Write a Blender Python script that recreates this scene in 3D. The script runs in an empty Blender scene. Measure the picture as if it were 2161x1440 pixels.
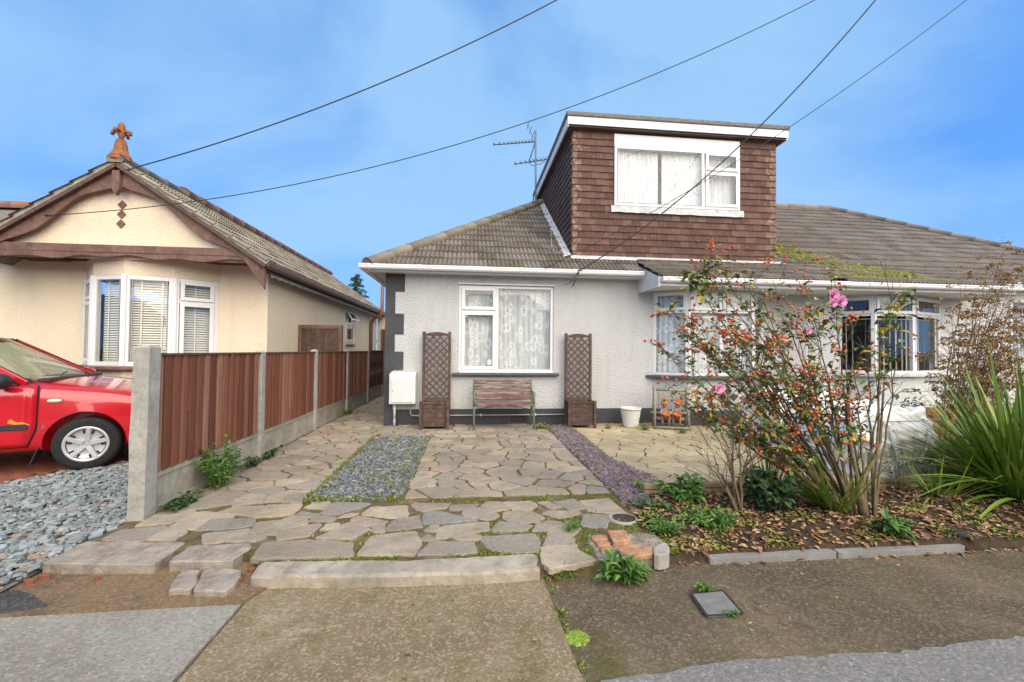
import bpy, bmesh, math, random
from math import sin, cos, pi, radians, sqrt, atan2
from mathutils import Vector, Matrix, noise
random.seed(7)
SC = bpy.context.scene
COL = SC.collection

# ------------------------------------------------------------------ camera
FPX, PSI, THETA, ROLL, CAMH = 890.0, radians(5.9), radians(1.25), radians(0.5), 1.27
PW, PH = 2161.0, 1440.0
RCAM = Matrix.Rotation(-PSI, 3, 'Z') @ Matrix.Rotation(pi/2 + THETA, 3, 'X') @ Matrix.Rotation(ROLL, 3, 'Z')
CAM = Vector((0, 0, CAMH))
cd = bpy.data.cameras.new('camera')
cd.sensor_width = 36.0
cd.lens = 36.0 * FPX / PW
cd.clip_start = 0.05
cd.clip_end = 2000
cam = bpy.data.objects.new('camera', cd)
cam.matrix_world = Matrix.Translation(CAM) @ RCAM.to_4x4()
COL.objects.link(cam)
SC.camera = cam

# ------------------------------------------------------------------ world and sun
SUN_AZ, SUN_EL = radians(160), radians(38)
w = bpy.data.worlds.new('World')
SC.world = w
w.use_nodes = True
nt = w.node_tree
nt.nodes.clear()
def wn(t, **k):
    n = nt.nodes.new(t)
    for a, b in k.items():
        setattr(n, a, b)
    return n
sky = wn('ShaderNodeTexSky', sky_type='NISHITA', sun_disc=False)
sky.sun_elevation = SUN_EL
sky.sun_rotation = SUN_AZ
sky.altitude = 0
sky.air_density = 1.15
sky.dust_density = 0.6
sky.ozone_density = 3.0
hsv = wn('ShaderNodeHueSaturation')
hsv.inputs['Hue'].default_value = 0.508
hsv.inputs['Saturation'].default_value = 1.34
hsv.inputs['Value'].default_value = 1.66
nt.links.new(sky.outputs[0], hsv.inputs['Color'])
tc = wn('ShaderNodeTexCoord')
lift = wn('ShaderNodeMapping')                 # no pale band at the horizon: an even blue haze-free sky
lift.inputs['Scale'].default_value = (1.0, 1.0, 0.62)
lift.inputs['Location'].default_value = (0.0, 0.0, 0.38)
nt.links.new(tc.outputs['Generated'], lift.inputs['Vector'])
nt.links.new(lift.outputs[0], sky.inputs['Vector'])
mp = wn('ShaderNodeMapping')
mp.inputs['Scale'].default_value = (1.0, 1.0, 1.6)
nz = wn('ShaderNodeTexNoise')
nz.inputs['Scale'].default_value = 1.6
nz.inputs['Detail'].default_value = 7.0
nz.inputs['Roughness'].default_value = 0.5
nz.inputs['Distortion'].default_value = 0.4
rp = wn('ShaderNodeValToRGB')
rp.color_ramp.elements[0].position = 0.36
rp.color_ramp.elements[0].color = (0.16, 0.16, 0.16, 1)
rp.color_ramp.elements[1].position = 0.60
rp.color_ramp.elements[1].color = (0.82, 0.82, 0.82, 1)
mix = wn('ShaderNodeMix', data_type='RGBA')
mix.inputs[7].default_value = (2.05, 3.45, 5.05, 1)
bg = wn('ShaderNodeBackground')
bg.inputs['Strength'].default_value = 0.10
out = wn('ShaderNodeOutputWorld')
nt.links.new(tc.outputs['Generated'], mp.inputs['Vector'])
nt.links.new(mp.outputs[0], nz.inputs['Vector'])
nt.links.new(nz.outputs[0], rp.inputs[0])
nt.links.new(rp.outputs[0], mix.inputs[0])
nt.links.new(hsv.outputs[0], mix.inputs[6])
nt.links.new(mix.outputs[2], bg.inputs['Color'])
nt.links.new(bg.outputs[0], out.inputs['Surface'])
sl = bpy.data.lights.new('sun', 'SUN')
sl.energy = 3.2
sl.angle = radians(85)
sl.color = (1.0, 0.84, 0.60)
so = bpy.data.objects.new('sun', sl)
SUND = Vector((sin(SUN_AZ)*cos(SUN_EL), cos(SUN_AZ)*cos(SUN_EL), sin(SUN_EL)))
so.rotation_euler = SUND.to_track_quat('Z', 'Y').to_euler()
so.location = SUND*30
COL.objects.link(so)
vs = SC.view_settings
vs.view_transform = 'Standard'
vs.look = 'None'
vs.exposure = 1.0
vs.gamma = 1.0
vs.use_curve_mapping = False
SC.cycles.max_bounces = 8
SC.cycles.transparent_max_bounces = 12
SC.cycles.use_denoising = True

# ------------------------------------------------------------------ pixel -> place on a known surface
def ray(px, py):
    return RCAM @ Vector(((px-PW/2)/FPX, -(py-PH/2)/FPX, -1))
def gz(px, py, z=0.0):
    d = ray(px, py)
    return CAM + d*((z-CAMH)/d.z)
def gy(px, py, y):
    d = ray(px, py)
    return CAM + d*(y/d.y)
def gx(px, py, x):
    d = ray(px, py)
    return CAM + d*(x/d.x)

# ------------------------------------------------------------------ mesh builder
def origin_of(o):
    v = Vector((0, 0, 0))
    while o is not None:
        v += o.location
        o = o.parent
    return v
class MB:
    def __init__(s, M=None):
        s.v = []; s.f = []; s.M = M
    def add(s, vs, fs):
        b = len(s.v)
        if s.M is not None:
            vs = [s.M @ Vector(v) for v in vs]
        s.v.extend([tuple(v) for v in vs])
        s.f.extend([tuple(i+b for i in f) for f in fs])
        return s
    def box(s, x0, x1, y0, y1, z0, z1):
        return s.add([(x0,y0,z0),(x1,y0,z0),(x1,y1,z0),(x0,y1,z0),(x0,y0,z1),(x1,y0,z1),(x1,y1,z1),(x0,y1,z1)],
                     [(0,3,2,1),(4,5,6,7),(0,1,5,4),(1,2,6,5),(2,3,7,6),(3,0,4,7)])
    def quad(s, a, b, c, d):
        return s.add([a, b, c, d], [(0,1,2,3)])
    def bar(s, a, b, w, h, up=(0,0,1)):
        a = Vector(a); b = Vector(b); d = (b-a).normalized(); up = Vector(up)
        x = d.cross(up).normalized(); u = x.cross(d).normalized()
        vs = []
        for p in (a, b):
            for i, j in ((-1,-1),(1,-1),(1,1),(-1,1)):
                vs.append(p + x*(i*w/2) + u*(j*h/2))
        return s.add(vs, [(3,2,1,0),(4,5,6,7),(0,1,5,4),(1,2,6,5),(2,3,7,6),(3,0,4,7)])
    def tube(s, pts, r, n=6, cap=True):
        pts = [Vector(p) for p in pts]
        m = len(pts)
        rr = r if isinstance(r, (list, tuple)) else [r]*m
        t0 = (pts[1]-pts[0]).normalized()
        up = Vector((0,0,1)) if abs(t0.z) < 0.9 else Vector((1,0,0))
        x = t0.cross(up).normalized()
        vs = []
        for i, p in enumerate(pts):
            t = (pts[min(i+1,m-1)] - pts[max(i-1,0)])
            if t.length < 1e-9: t = t0
            t = t.normalized()
            x = (x - t*x.dot(t)).normalized()
            y = t.cross(x)
            for k in range(n):
                a = 2*pi*k/n
                vs.append(p + (x*cos(a) + y*sin(a))*rr[i])
        fs = []
        for i in range(m-1):
            for k in range(n):
                k2 = (k+1) % n
                fs.append((i*n+k, i*n+k2, (i+1)*n+k2, (i+1)*n+k))
        if cap:
            fs.append(tuple(range(n-1,-1,-1)))
            fs.append(tuple(range((m-1)*n, m*n)))
        return s.add(vs, fs)
    def lathe(s, prof, n=16, M=None, caps=True):
        vs = []; fs = []
        for r, z in prof:
            for k in range(n):
                a = 2*pi*k/n
                p = Vector((r*cos(a), r*sin(a), z))
                vs.append(M @ p if M is not None else p)
        for i in range(len(prof)-1):
            for k in range(n):
                k2 = (k+1) % n
                fs.append((i*n+k, i*n+k2, (i+1)*n+k2, (i+1)*n+k))
        if caps and prof[0][0] > 1e-6: fs.append(tuple(range(n-1,-1,-1)))
        if caps and prof[-1][0] > 1e-6: fs.append(tuple(range((len(prof)-1)*n, len(prof)*n)))
        return s.add(vs, fs)
    def prism(s, poly, z0, z1, M=None):
        n = len(poly)
        vs = [Vector((p[0], p[1], z0)) for p in poly] + [Vector((p[0], p[1], z1)) for p in poly]
        if M is not None: vs = [M @ v for v in vs]
        fs = [tuple(range(n-1,-1,-1)), tuple(range(n, 2*n))]
        for i in range(n):
            j = (i+1) % n
            fs.append((i, j, n+j, n+i))
        return s.add(vs, fs)
    def sphere(s, c, r, n=8, m=6, sz=1.0):
        c = Vector(c); vs = []; fs = []
        vs.append(c + Vector((0,0,r*sz)))
        for i in range(1, m):
            a = pi*i/m
            for k in range(n):
                b = 2*pi*k/n
                vs.append(c + Vector((r*sin(a)*cos(b), r*sin(a)*sin(b), r*sz*cos(a))))
        vs.append(c - Vector((0,0,r*sz)))
        for k in range(n): fs.append((0, 1+k, 1+(k+1)%n))
        for i in range(m-2):
            for k in range(n):
                a = 1+i*n
                fs.append((a+k, a+n+k, a+n+(k+1)%n, a+(k+1)%n))
        e = len(vs)-1
        for k in range(n): fs.append((e, e-n+(k+1)%n, e-n+k))
        return s.add(vs, fs)
    def grid(s, fn, nu, nv):
        vs = [fn(i/nu, j/nv) for j in range(nv+1) for i in range(nu+1)]
        fs = [(j*(nu+1)+i, j*(nu+1)+i+1, (j+1)*(nu+1)+i+1, (j+1)*(nu+1)+i) for j in range(nv) for i in range(nu)]
        return s.add(vs, fs)
    def mesh(s, name, off=None, fixn=False):
        me = bpy.data.meshes.new(name)
        vs = s.v if off is None else [(v[0]-off[0], v[1]-off[1], v[2]-off[2]) for v in s.v]
        me.from_pydata(vs, [], s.f)
        me.update()
        return me
    def build(s, name, mat, parent=None, smooth=False, bevel=0.0, local=False, recalc=True):
        if parent is not None:
            off = Vector((0,0,0)) if local else origin_of(parent)
            loc = Vector((0,0,0))
        else:
            xs = [v[0] for v in s.v]; ys = [v[1] for v in s.v]; zs = [v[2] for v in s.v]
            off = Vector(((min(xs)+max(xs))/2, (min(ys)+max(ys))/2, min(zs)))
            loc = off
        me = s.mesh(name, off)
        if recalc:
            bm = bmesh.new(); bm.from_mesh(me)
            bmesh.ops.recalc_face_normals(bm, faces=bm.faces)
            bm.to_mesh(me); bm.free()
        if mat is not None:
            me.materials.append(M[mat] if isinstance(mat, str) else mat)
        if smooth:
            me.polygons.foreach_set('use_smooth', [True]*len(me.polygons))
        o = bpy.data.objects.new(name, me)
        o.location = loc
        COL.objects.link(o)
        if parent is not None: o.parent = parent
        if bevel:
            b = o.modifiers.new('bevel', 'BEVEL'); b.width = bevel; b.segments = 2; b.limit_method = 'ANGLE'
        return o
def inst(name, me, mat4, parent):
    o = bpy.data.objects.new(name, me)
    COL.objects.link(o)
    o.parent = parent
    o.matrix_local = Matrix.Translation(-origin_of(parent)) @ mat4
    return o
def empty(name, loc, rz=0.0):
    o = bpy.data.objects.new(name, None)
    o.location = loc; o.rotation_euler = (0, 0, rz); o.empty_display_size = 0.1
    COL.objects.link(o)
    return o
def tag(o, label=None, cat=None, group=None, kind=None):
    if label: o['label'] = label
    if cat: o['category'] = cat
    if group: o['group'] = group
    if kind: o['kind'] = kind
    return o
def frame(p0, ux, uz=(0,0,1)):
    """matrix: x along ux, z along uz, y = z cross x"""
    x = Vector(ux).normalized(); z = Vector(uz).normalized(); y = z.cross(x).normalized(); x = y.cross(z)
    m = Matrix((x, y, z)).transposed().to_4x4()
    m.translation = Vector(p0)
    return m
R = random.uniform

# ------------------------------------------------------------------ materials
M = {}
class NT:
    def __init__(s, name, rough=0.8, spec=0.3, metal=0.0):
        m = bpy.data.materials.new(name); m.use_nodes = True
        s.m = m; s.t = m.node_tree; s.b = s.t.nodes['Principled BSDF']
        s.b.inputs['Roughness'].default_value = rough
        s.b.inputs['Specular IOR Level'].default_value = spec
        s.b.inputs['Metallic'].default_value = metal
        s.co = s.n('ShaderNodeTexCoord').outputs['Object']
        M[name] = m
    def n(s, t, **k):
        x = s.t.nodes.new(t)
        for a, b in k.items(): setattr(x, a, b)
        return x
    def l(s, a, b): s.t.links.new(a, b)
    def noise(s, scale, detail=4, rough=0.55, dist=0.0, vec=None, sc=None):
        x = s.n('ShaderNodeTexNoise')
        x.inputs['Scale'].default_value = scale; x.inputs['Detail'].default_value = detail
        x.inputs['Roughness'].default_value = rough; x.inputs['Distortion'].default_value = dist
        v = vec if vec is not None else s.co
        if sc:
            mp = s.n('ShaderNodeMapping'); mp.inputs['Scale'].default_value = sc; s.l(v, mp.inputs[0]); v = mp.outputs[0]
        s.l(v, x.inputs['Vector'])
        return x.outputs[0]
    def vor(s, scale, feat='F1', vec=None, out=0, rnd=1.0):
        x = s.n('ShaderNodeTexVoronoi', feature=feat); x.inputs['Scale'].default_value = scale
        x.inputs['Randomness'].default_value = rnd
        s.l(vec if vec is not None else s.co, x.inputs['Vector'])
        return x.outputs[out]
    def ramp(s, fac, stops, interp='LINEAR'):
        r = s.n('ShaderNodeValToRGB'); r.color_ramp.interpolation = interp
        e = r.color_ramp.elements
        while len(e) < len(stops): e.new(0.5)
        for i, (p, c) in enumerate(stops):
            e[i].position = p
            e[i].color = (c, c, c, 1) if isinstance(c, (int, float)) else (c[0], c[1], c[2], 1)
        s.l(fac, r.inputs[0])
        return r.outputs[0]
    def mix(s, fac, a, b, mode='MIX'):
        x = s.n('ShaderNodeMix', data_type='RGBA', blend_type=mode)
        for v, i in ((fac, 0), (a, 6), (b, 7)):
            if isinstance(v, (int, float)): x.inputs[i].default_value = v if i == 0 else (v, v, v, 1)
            elif isinstance(v, tuple): x.inputs[i].default_value = (v[0], v[1], v[2], 1)
            else: s.l(v, x.inputs[i])
        return x.outputs[2]
    def math(s, op, a, b=0.0):
        x = s.n('ShaderNodeMath', operation=op)
        for v, i in ((a, 0), (b, 1)):
            if isinstance(v, (int, float)): x.inputs[i].default_value = v
            else: s.l(v, x.inputs[i])
        return x.outputs[0]
    def orand(s): return s.n('ShaderNodeObjectInfo').outputs['Random']
    def irand(s): return s.n('ShaderNodeNewGeometry').outputs['Random Per Island']
    def col(s, c):
        if isinstance(c, tuple): s.b.inputs['Base Color'].default_value = (c[0], c[1], c[2], 1)
        else: s.l(c, s.b.inputs['Base Color'])
    def bump(s, h, strength=0.5, dist=0.01):
        x = s.n('ShaderNodeBump'); x.inputs['Strength'].default_value = strength; x.inputs['Distance'].default_value = dist
        s.l(h, x.inputs['Height']); s.l(x.outputs[0], s.b.inputs['Normal'])
    def shift(s, val):
        """object coordinates moved by a random value so that copies differ"""
        a = s.n('ShaderNodeVectorMath', operation='SCALE'); a.inputs[0].default_value = (37.0, 17.0, 29.0); s.l(val, a.inputs['Scale'])
        b = s.n('ShaderNodeVectorMath', operation='ADD'); s.l(s.co, b.inputs[0]); s.l(a.outputs[0], b.inputs[1])
        return b.outputs[0]
def simple(name, c, rough=0.5, spec=0.4, metal=0.0, var=0.12, scale=6.0, bump=0.0, bscale=60.0, dirt=None):
    t = NT(name, rough, spec, metal)
    n = t.noise(scale, 5, 0.6)
    lo = tuple(x*(1-var) for x in c); hi = tuple(min(1, x*(1+var)) for x in c)
    cc = t.ramp(n, [(0.3, lo), (0.7, hi)])
    if dirt:
        cc = t.mix(t.ramp(t.noise(scale*2.3, 6, 0.7), [(0.5, 0.0), (0.75, dirt[1])]), cc, dirt[0])
    t.col(cc)
    if bump: t.bump(t.noise(bscale, 4, 0.6), bump, 0.01)
    return t

def mat_roughcast(name, c, dirt, blotch, bd=0.022):
    t = NT(name, 0.92, 0.15)
    big = t.noise(1.1, 6, 0.65)
    fine = t.noise(45, 3, 0.6)
    a = t.mix(t.ramp(big, [(0.35, 0.0), (0.75, blotch)]), c, dirt)
    a = t.mix(t.ramp(fine, [(0.3, 0.30), (0.62, 0.0)]), a, tuple(x*0.72 for x in c))
    a = t.mix(t.ramp(t.noise(7, 5, 0.65, sc=(1.0, 1.0, 0.10)), [(0.50, 0.0), (0.78, 0.38)]), a, tuple(x*0.80 for x in dirt))
    t.col(a)
    h = t.math('ADD', t.noise(38, 3, 0.55, 0.6), t.math('MULTIPLY', t.vor(55), -0.5))
    t.bump(h, 0.85, bd)
mat_roughcast('roughcast', (0.565, 0.57, 0.575), (0.47, 0.46, 0.43), 0.55)
mat_roughcast('cream_render', (0.78, 0.675, 0.505), (0.68, 0.575, 0.41), 0.45, 0.011)
mat_roughcast('white_render', (0.66, 0.67, 0.68), (0.55, 0.55, 0.53), 0.5)
simple('dark_paint', (0.055, 0.058, 0.064), 0.7, 0.3, var=0.2, scale=4, bump=0.5, bscale=45)
simple('upvc', (0.71, 0.715, 0.72), 0.32, 0.5, var=0.03, scale=3)
simple('upvc_dirty', (0.66, 0.66, 0.645), 0.42, 0.45, var=0.06, scale=5, dirt=((0.45, 0.41, 0.34), 0.35))
simple('soffit_white', (0.68, 0.68, 0.67), 0.6, 0.3, var=0.08, scale=4, dirt=((0.42, 0.36, 0.27), 0.4))
simple('sill_dark', (0.07, 0.073, 0.08), 0.55, 0.4, var=0.2, scale=8, bump=0.2)
simple('lead', (0.50, 0.51, 0.52), 0.6, 0.4, var=0.25, scale=9, bump=0.5, bscale=25, dirt=((0.25, 0.25, 0.24), 0.5))
simple('felt', (0.17, 0.16, 0.145), 0.9, 0.2, var=0.3, scale=14, bump=0.6, bscale=120, dirt=((0.30, 0.29, 0.22), 0.6))
simple('timber_dark', (0.10, 0.062, 0.048), 0.75, 0.25, var=0.3, scale=12, bump=0.3, bscale=50, dirt=((0.19, 0.14, 0.115), 0.5))
simple('barge', (0.145, 0.080, 0.062), 0.65, 0.3, var=0.3, scale=5, bump=0.2, bscale=40, dirt=((0.30, 0.22, 0.18), 0.55))
simple('brown_metal', (0.15, 0.088, 0.078), 0.45, 0.45, var=0.15, scale=4, dirt=((0.28, 0.20, 0.17), 0.4))
simple('pipe_brown', (0.19, 0.088, 0.055), 0.45, 0.45, var=0.15)
simple('terracotta', (0.52, 0.135, 0.045), 0.8, 0.2, var=0.15, scale=15, dirt=((0.55, 0.30, 0.15), 0.3))
simple('old_terracotta', (0.26, 0.095, 0.055), 0.85, 0.2, var=0.25, scale=18, bump=0.4, dirt=((0.50, 0.24, 0.03), 0.75))
simple('black', (0.012, 0.012, 0.013), 0.6, 0.3, var=0.1)
simple('black_plastic', (0.028, 0.029, 0.032), 0.5, 0.4, var=0.1, scale=20)
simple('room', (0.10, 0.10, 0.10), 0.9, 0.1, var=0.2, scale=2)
simple('grey_metal', (0.12, 0.125, 0.13), 0.45, 0.5, 0.6, var=0.1)
simple('pipe_grey', (0.38, 0.385, 0.39), 0.5, 0.4, var=0.1, scale=5)
simple('cable', (0.035, 0.04, 0.05), 0.6, 0.3, var=0.05)
simple('cable_white', (0.55, 0.55, 0.53), 0.6, 0.3, var=0.1)
simple('meter_white', (0.64, 0.645, 0.645), 0.45, 0.45, var=0.05, scale=3)
simple('pot_white', (0.66, 0.65, 0.60), 0.8, 0.2, var=0.1, scale=10, bump=0.2, dirt=((0.38, 0.36, 0.26), 0.6))
simple('bag', (0.80, 0.795, 0.78), 0.6, 0.3, var=0.06, scale=5, bump=0.15, bscale=30, dirt=((0.45, 0.40, 0.31), 0.28))
simple('strap_blue', (0.18, 0.33, 0.55), 0.6, 0.3, var=0.1)
simple('green_iron', (0.115, 0.17, 0.105), 0.7, 0.35, var=0.3, scale=25, bump=0.3, dirt=((0.28, 0.26, 0.13), 0.6))
simple('log', (0.30, 0.265, 0.215), 0.9, 0.15, var=0.25, scale=25, bump=0.5, dirt=((0.16, 0.15, 0.09), 0.5))
simple('sleeper', (0.33, 0.25, 0.155), 0.9, 0.15, var=0.25, scale=10, bump=0.5, dirt=((0.17, 0.14, 0.08), 0.5))
simple('old_concrete', (0.36, 0.345, 0.31), 0.95, 0.12, var=0.22, scale=9, bump=0.6, bscale=90, dirt=((0.20, 0.18, 0.12), 0.55))
simple('gravel_board', (0.34, 0.315, 0.265), 0.95, 0.12, var=0.25, scale=3.5, bump=0.4, bscale=90, dirt=((0.17, 0.17, 0.085), 0.7))
simple('slab', (0.30, 0.262, 0.222), 0.95, 0.12, var=0.4, scale=11, bump=0.9, bscale=90, dirt=((0.40, 0.24, 0.11), 0.55))
simple('kerb', (0.345, 0.305, 0.245), 0.95, 0.12, var=0.3, scale=5, bump=0.6, bscale=100, dirt=((0.18, 0.145, 0.09), 0.75))
simple('edging', (0.235, 0.225, 0.21), 0.95, 0.12, var=0.2, scale=6, bump=0.5, bscale=100)
simple('orange_brick', (0.40, 0.215, 0.125), 0.95, 0.12, var=0.3, scale=14, bump=0.6, bscale=70, dirt=((0.52, 0.38, 0.24), 0.9))
simple('brick_red', (0.24, 0.088, 0.055), 0.95, 0.12, var=0.3, scale=9, bump=0.4, bscale=70)
simple('stem_brown', (0.165, 0.125, 0.075), 0.85, 0.2, var=0.35, scale=20, dirt=((0.12, 0.13, 0.045), 0.6))
simple('stem_dry', (0.20, 0.135, 0.085), 0.9, 0.15, var=0.3, scale=20)
simple('moss', (0.085, 0.115, 0.012), 1.0, 0.05, var=0.45, scale=40, bump=0.8, bscale=160)
simple('roof_moss', (0.165, 0.175, 0.028), 1.0, 0.05, var=0.7, scale=5, bump=0.8, bscale=90)
simple('tyre', (0.022, 0.022, 0.023), 0.85, 0.25, var=0.25, scale=30, bump=0.3, bscale=200)
simple('hub_silver', (0.52, 0.53, 0.55), 0.35, 0.5, 0.35, var=0.08, scale=20)
simple('sticker_orange', (0.75, 0.27, 0.02), 0.5, 0.4, var=0.1)
simple('amber', (0.62, 0.55, 0.42), 0.25, 0.5, var=0.1)
simple('chrome', (0.45, 0.45, 0.46), 0.25, 0.5, 0.8, var=0.05)
simple('iron_cover', (0.055, 0.038, 0.032), 0.8, 0.3, var=0.3, scale=30, bump=0.5, bscale=80)
simple('cover_grey', (0.19, 0.185, 0.175), 0.6, 0.4, var=0.25, scale=12, bump=0.2, dirt=((0.10, 0.085, 0.07), 0.6))
simple('dark_soil', (0.06, 0.043, 0.03), 1.0, 0.05, var=0.4, scale=20, bump=0.8, bscale=60)
simple('pink_petal', (0.74, 0.30, 0.52), 0.7, 0.3, var=0.25, scale=40)
t = NT('red_paint', 0.20, 0.5)
t.col(t.ramp(t.noise(2.0, 3), [(0.3, (0.43, 0.006, 0.014)), (0.7, (0.50, 0.008, 0.019))]))
t.b.inputs['Coat Weight'].default_value = 0.8
t.b.inputs['Coat Roughness'].default_value = 0.02

# glass: mirror by fresnel over clear
def glass(name, base=0.06, tint=(0.96, 0.97, 0.97)):
    m = bpy.data.materials.new(name); m.use_nodes = True; n = m.node_tree; n.nodes.clear()
    lw = n.nodes.new('ShaderNodeLayerWeight')
    fr = n.nodes.new('ShaderNodeMath'); fr.operation = 'POWER'; fr.inputs[1].default_value = 5.0
    n.links.new(lw.outputs['Facing'], fr.inputs[0])
    ad = n.nodes.new('ShaderNodeMath'); ad.operation = 'ADD'; ad.inputs[1].default_value = base
    ad.use_clamp = True
    g = n.nodes.new('ShaderNodeBsdfGlossy'); g.inputs['Roughness'].default_value = 0.015
    tr = n.nodes.new('ShaderNodeBsdfTransparent'); tr.inputs[0].default_value = (*tint, 1)
    mx = n.nodes.new('ShaderNodeMixShader'); o = n.nodes.new('ShaderNodeOutputMaterial')
    n.links.new(fr.outputs[0], ad.inputs[0]); n.links.new(ad.outputs[0], mx.inputs[0])
    n.links.new(tr.outputs[0], mx.inputs[1]); n.links.new(g.outputs[0], mx.inputs[2]); n.links.new(mx.outputs[0], o.inputs[0])
    M[name] = m
glass('glass', 0.035)
glass('car_glass', 0.10, (0.72, 0.80, 0.76))

# lace net curtain: thin cloth, open between the threads
t = NT('lace', 0.95, 0.05)
sx = t.n('ShaderNodeSeparateXYZ'); t.l(t.co, sx.inputs[0])
v = t.n('ShaderNodeTexVoronoi', feature='F1'); v.inputs['Scale'].default_value = 9; v.inputs['Randomness'].default_value = 0.8
mpn = t.n('ShaderNodeMapping'); mpn.inputs['Scale'].default_value = (1.0, 0.0, 0.62); t.l(t.co, mpn.inputs[0]); t.l(mpn.outputs[0], v.inputs['Vector'])
v2 = t.vor(70, vec=mpn.outputs[0])
pat = t.ramp(v.outputs[0], [(0.10, 0.15), (0.2, 0.9), (0.33, 0.35), (0.42, 0.95), (0.6, 0.45)])
pat = t.math('MULTIPLY', pat, t.ramp(v2, [(0.2, 0.75), (0.6, 1.0)]))
pat = t.math('ADD', t.math('MULTIPLY', pat, 0.62), t.math('MULTIPLY', t.noise(6, 4, 0.6, sc=(6, 0, 0.35)), 0.55))  # vertical streaks in the alpha imitate shading along the cloth folds
alpha = t.ramp(pat, [(0.25, 0.38), (0.75, 0.97)])
t.col((0.80, 0.81, 0.81))
t.l(alpha, t.b.inputs['Alpha'])
t = NT('net_plain', 0.95, 0.05)
t.col((0.74, 0.75, 0.76))
t.l(t.ramp(t.noise(3.0, 4, 0.6, sc=(9, 9, 0.6)), [(0.3, 0.45), (0.7, 0.95)]), t.b.inputs['Alpha'])
simple('blind', (0.76, 0.73, 0.64), 0.6, 0.3, var=0.06)
simple('vert_blind', (0.48, 0.47, 0.43), 0.8, 0.2, var=0.08)

# roof tiles
def mat_tile(name, a, b, moss, lichen, mossamt):
    t = NT(name, 0.92, 0.2)
    r = t.orand(); ir = t.irand()
    rr = t.math('FRACT', t.math('ADD', r, ir))
    base = t.ramp(rr, [(0.0, a), (1.0, b)])
    co = t.n('ShaderNodeNewGeometry').outputs['Position']
    base = t.mix(t.ramp(t.noise(22, 4, 0.65, vec=co), [(0.35, 0.0), (0.8, 0.55)]), base, (0.30, 0.28, 0.245))
    base = t.mix(t.ramp(t.noise(2.2, 5, 0.7, vec=co), [(0.62-mossamt, 0.0), (0.74-mossamt*0.6, 0.75)]), base, moss)
    base = t.mix(t.ramp(t.noise(31, 2, 0.5, vec=co), [(0.72, 0.0), (0.76, 0.8)]), base, lichen)
    t.col(base)
    t.bump(t.noise(120, 3, 0.6, vec=co), 0.4, 0.006)
mat_tile('roof_tile', (0.082, 0.064, 0.052), (0.20, 0.17, 0.14), (0.135, 0.130, 0.055), (0.46, 0.33, 0.12), 0.06)
mat_tile('roof_tile_right', (0.105, 0.085, 0.07), (0.195, 0.165, 0.14), (0.10, 0.11, 0.035), (0.27, 0.24, 0.17), 0.0)
mat_tile('cream_tile', (0.14, 0.118, 0.088), (0.31, 0.27, 0.205), (0.15, 0.14, 0.06), (0.46, 0.33, 0.12), 0.08)
mat_tile('ridge_tile', (0.17, 0.135, 0.105), (0.25, 0.205, 0.16), (0.19, 0.16, 0.05), (0.52, 0.29, 0.03), 0.06)
mat_tile('ridge_red', (0.25, 0.10, 0.065), (0.33, 0.15, 0.10), (0.30, 0.22, 0.12), (0.52, 0.29, 0.03), 0.0)
t = NT('hung_tile', 0.8, 0.3)
r = t.math('FRACT', t.math('ADD', t.orand(), t.irand()))
pos = t.n('ShaderNodeNewGeometry').outputs['Position']
c = t.ramp(r, [(0.0, (0.078, 0.041, 0.031)), (0.5, (0.100, 0.053, 0.040)), (1.0, (0.138, 0.076, 0.058))])
c = t.mix(t.ramp(t.noise(18, 5, 0.7, vec=pos, sc=(1, 1, 0.35)), [(0.55, 0.0), (0.85, 0.6)]), c, (0.30, 0.20, 0.15))
c = t.mix(t.ramp(t.noise(13, 2, 0.5, vec=pos), [(0.735, 0.0), (0.76, 0.9)]), c, (0.55, 0.20, 0.035))
t.col(c); t.bump(t.noise(60, 4, 0.6, vec=pos), 0.25, 0.006)
t = NT('hung_tile_edge', 0.85, 0.25)
pos = t.n('ShaderNodeNewGeometry').outputs['Position']
c = t.ramp(t.noise(14, 4, 0.7, vec=pos), [(0.35, (0.105, 0.052, 0.040)), (0.55, (0.20, 0.125, 0.095)), (0.66, (0.33, 0.24, 0.18)), (0.72, (0.50, 0.21, 0.04))])
t.col(c)

# fence slats and other stained boards
t = NT('fence_slat', 0.8, 0.25)
r = t.orand(); v = t.shift(r)
c = t.ramp(r, [(0.0, (0.125, 0.044, 0.027)), (0.5, (0.22, 0.085, 0.050)), (0.9, (0.30, 0.130, 0.078)), (1.0, (0.34, 0.20, 0.14))])
c = t.mix(t.ramp(t.noise(5, 5, 0.6, vec=v, sc=(9, 9, 0.6)), [(0.4, 0.0), (0.75, 0.6)]), c, (0.085, 0.037, 0.026))
c = t.mix(t.ramp(t.noise(9, 4, 0.6, vec=v), [(0.68, 0.0), (0.76, 0.6)]), c, (0.30, 0.25, 0.20))
t.col(c); t.bump(t.noise(8, 4, 0.6, vec=v, sc=(14, 14, 0.7)), 0.4, 0.006)
t = NT('bench_slat', 0.6, 0.35)
r = t.orand(); v = t.shift(r)
c = t.mix(t.ramp(t.noise(6, 6, 0.7, vec=v, sc=(0.7, 4, 4)), [(0.46, 0.0), (0.60, 0.85)]), (0.115, 0.045, 0.036), (0.30, 0.235, 0.20))
t.col(c); t.bump(t.noise(10, 4, 0.6, vec=v, sc=(1, 12, 12)), 0.3, 0.004)
t = NT('planter_wood', 0.8, 0.25)
r = t.orand(); v = t.shift(r)
c = t.mix(t.ramp(t.noise(9, 6, 0.7, vec=v), [(0.48, 0.0), (0.72, 0.7)]), (0.085, 0.052, 0.042), (0.21, 0.155, 0.125))
t.col(c); t.bump(t.noise(30, 4, 0.6, vec=v), 0.3, 0.004)

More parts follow.
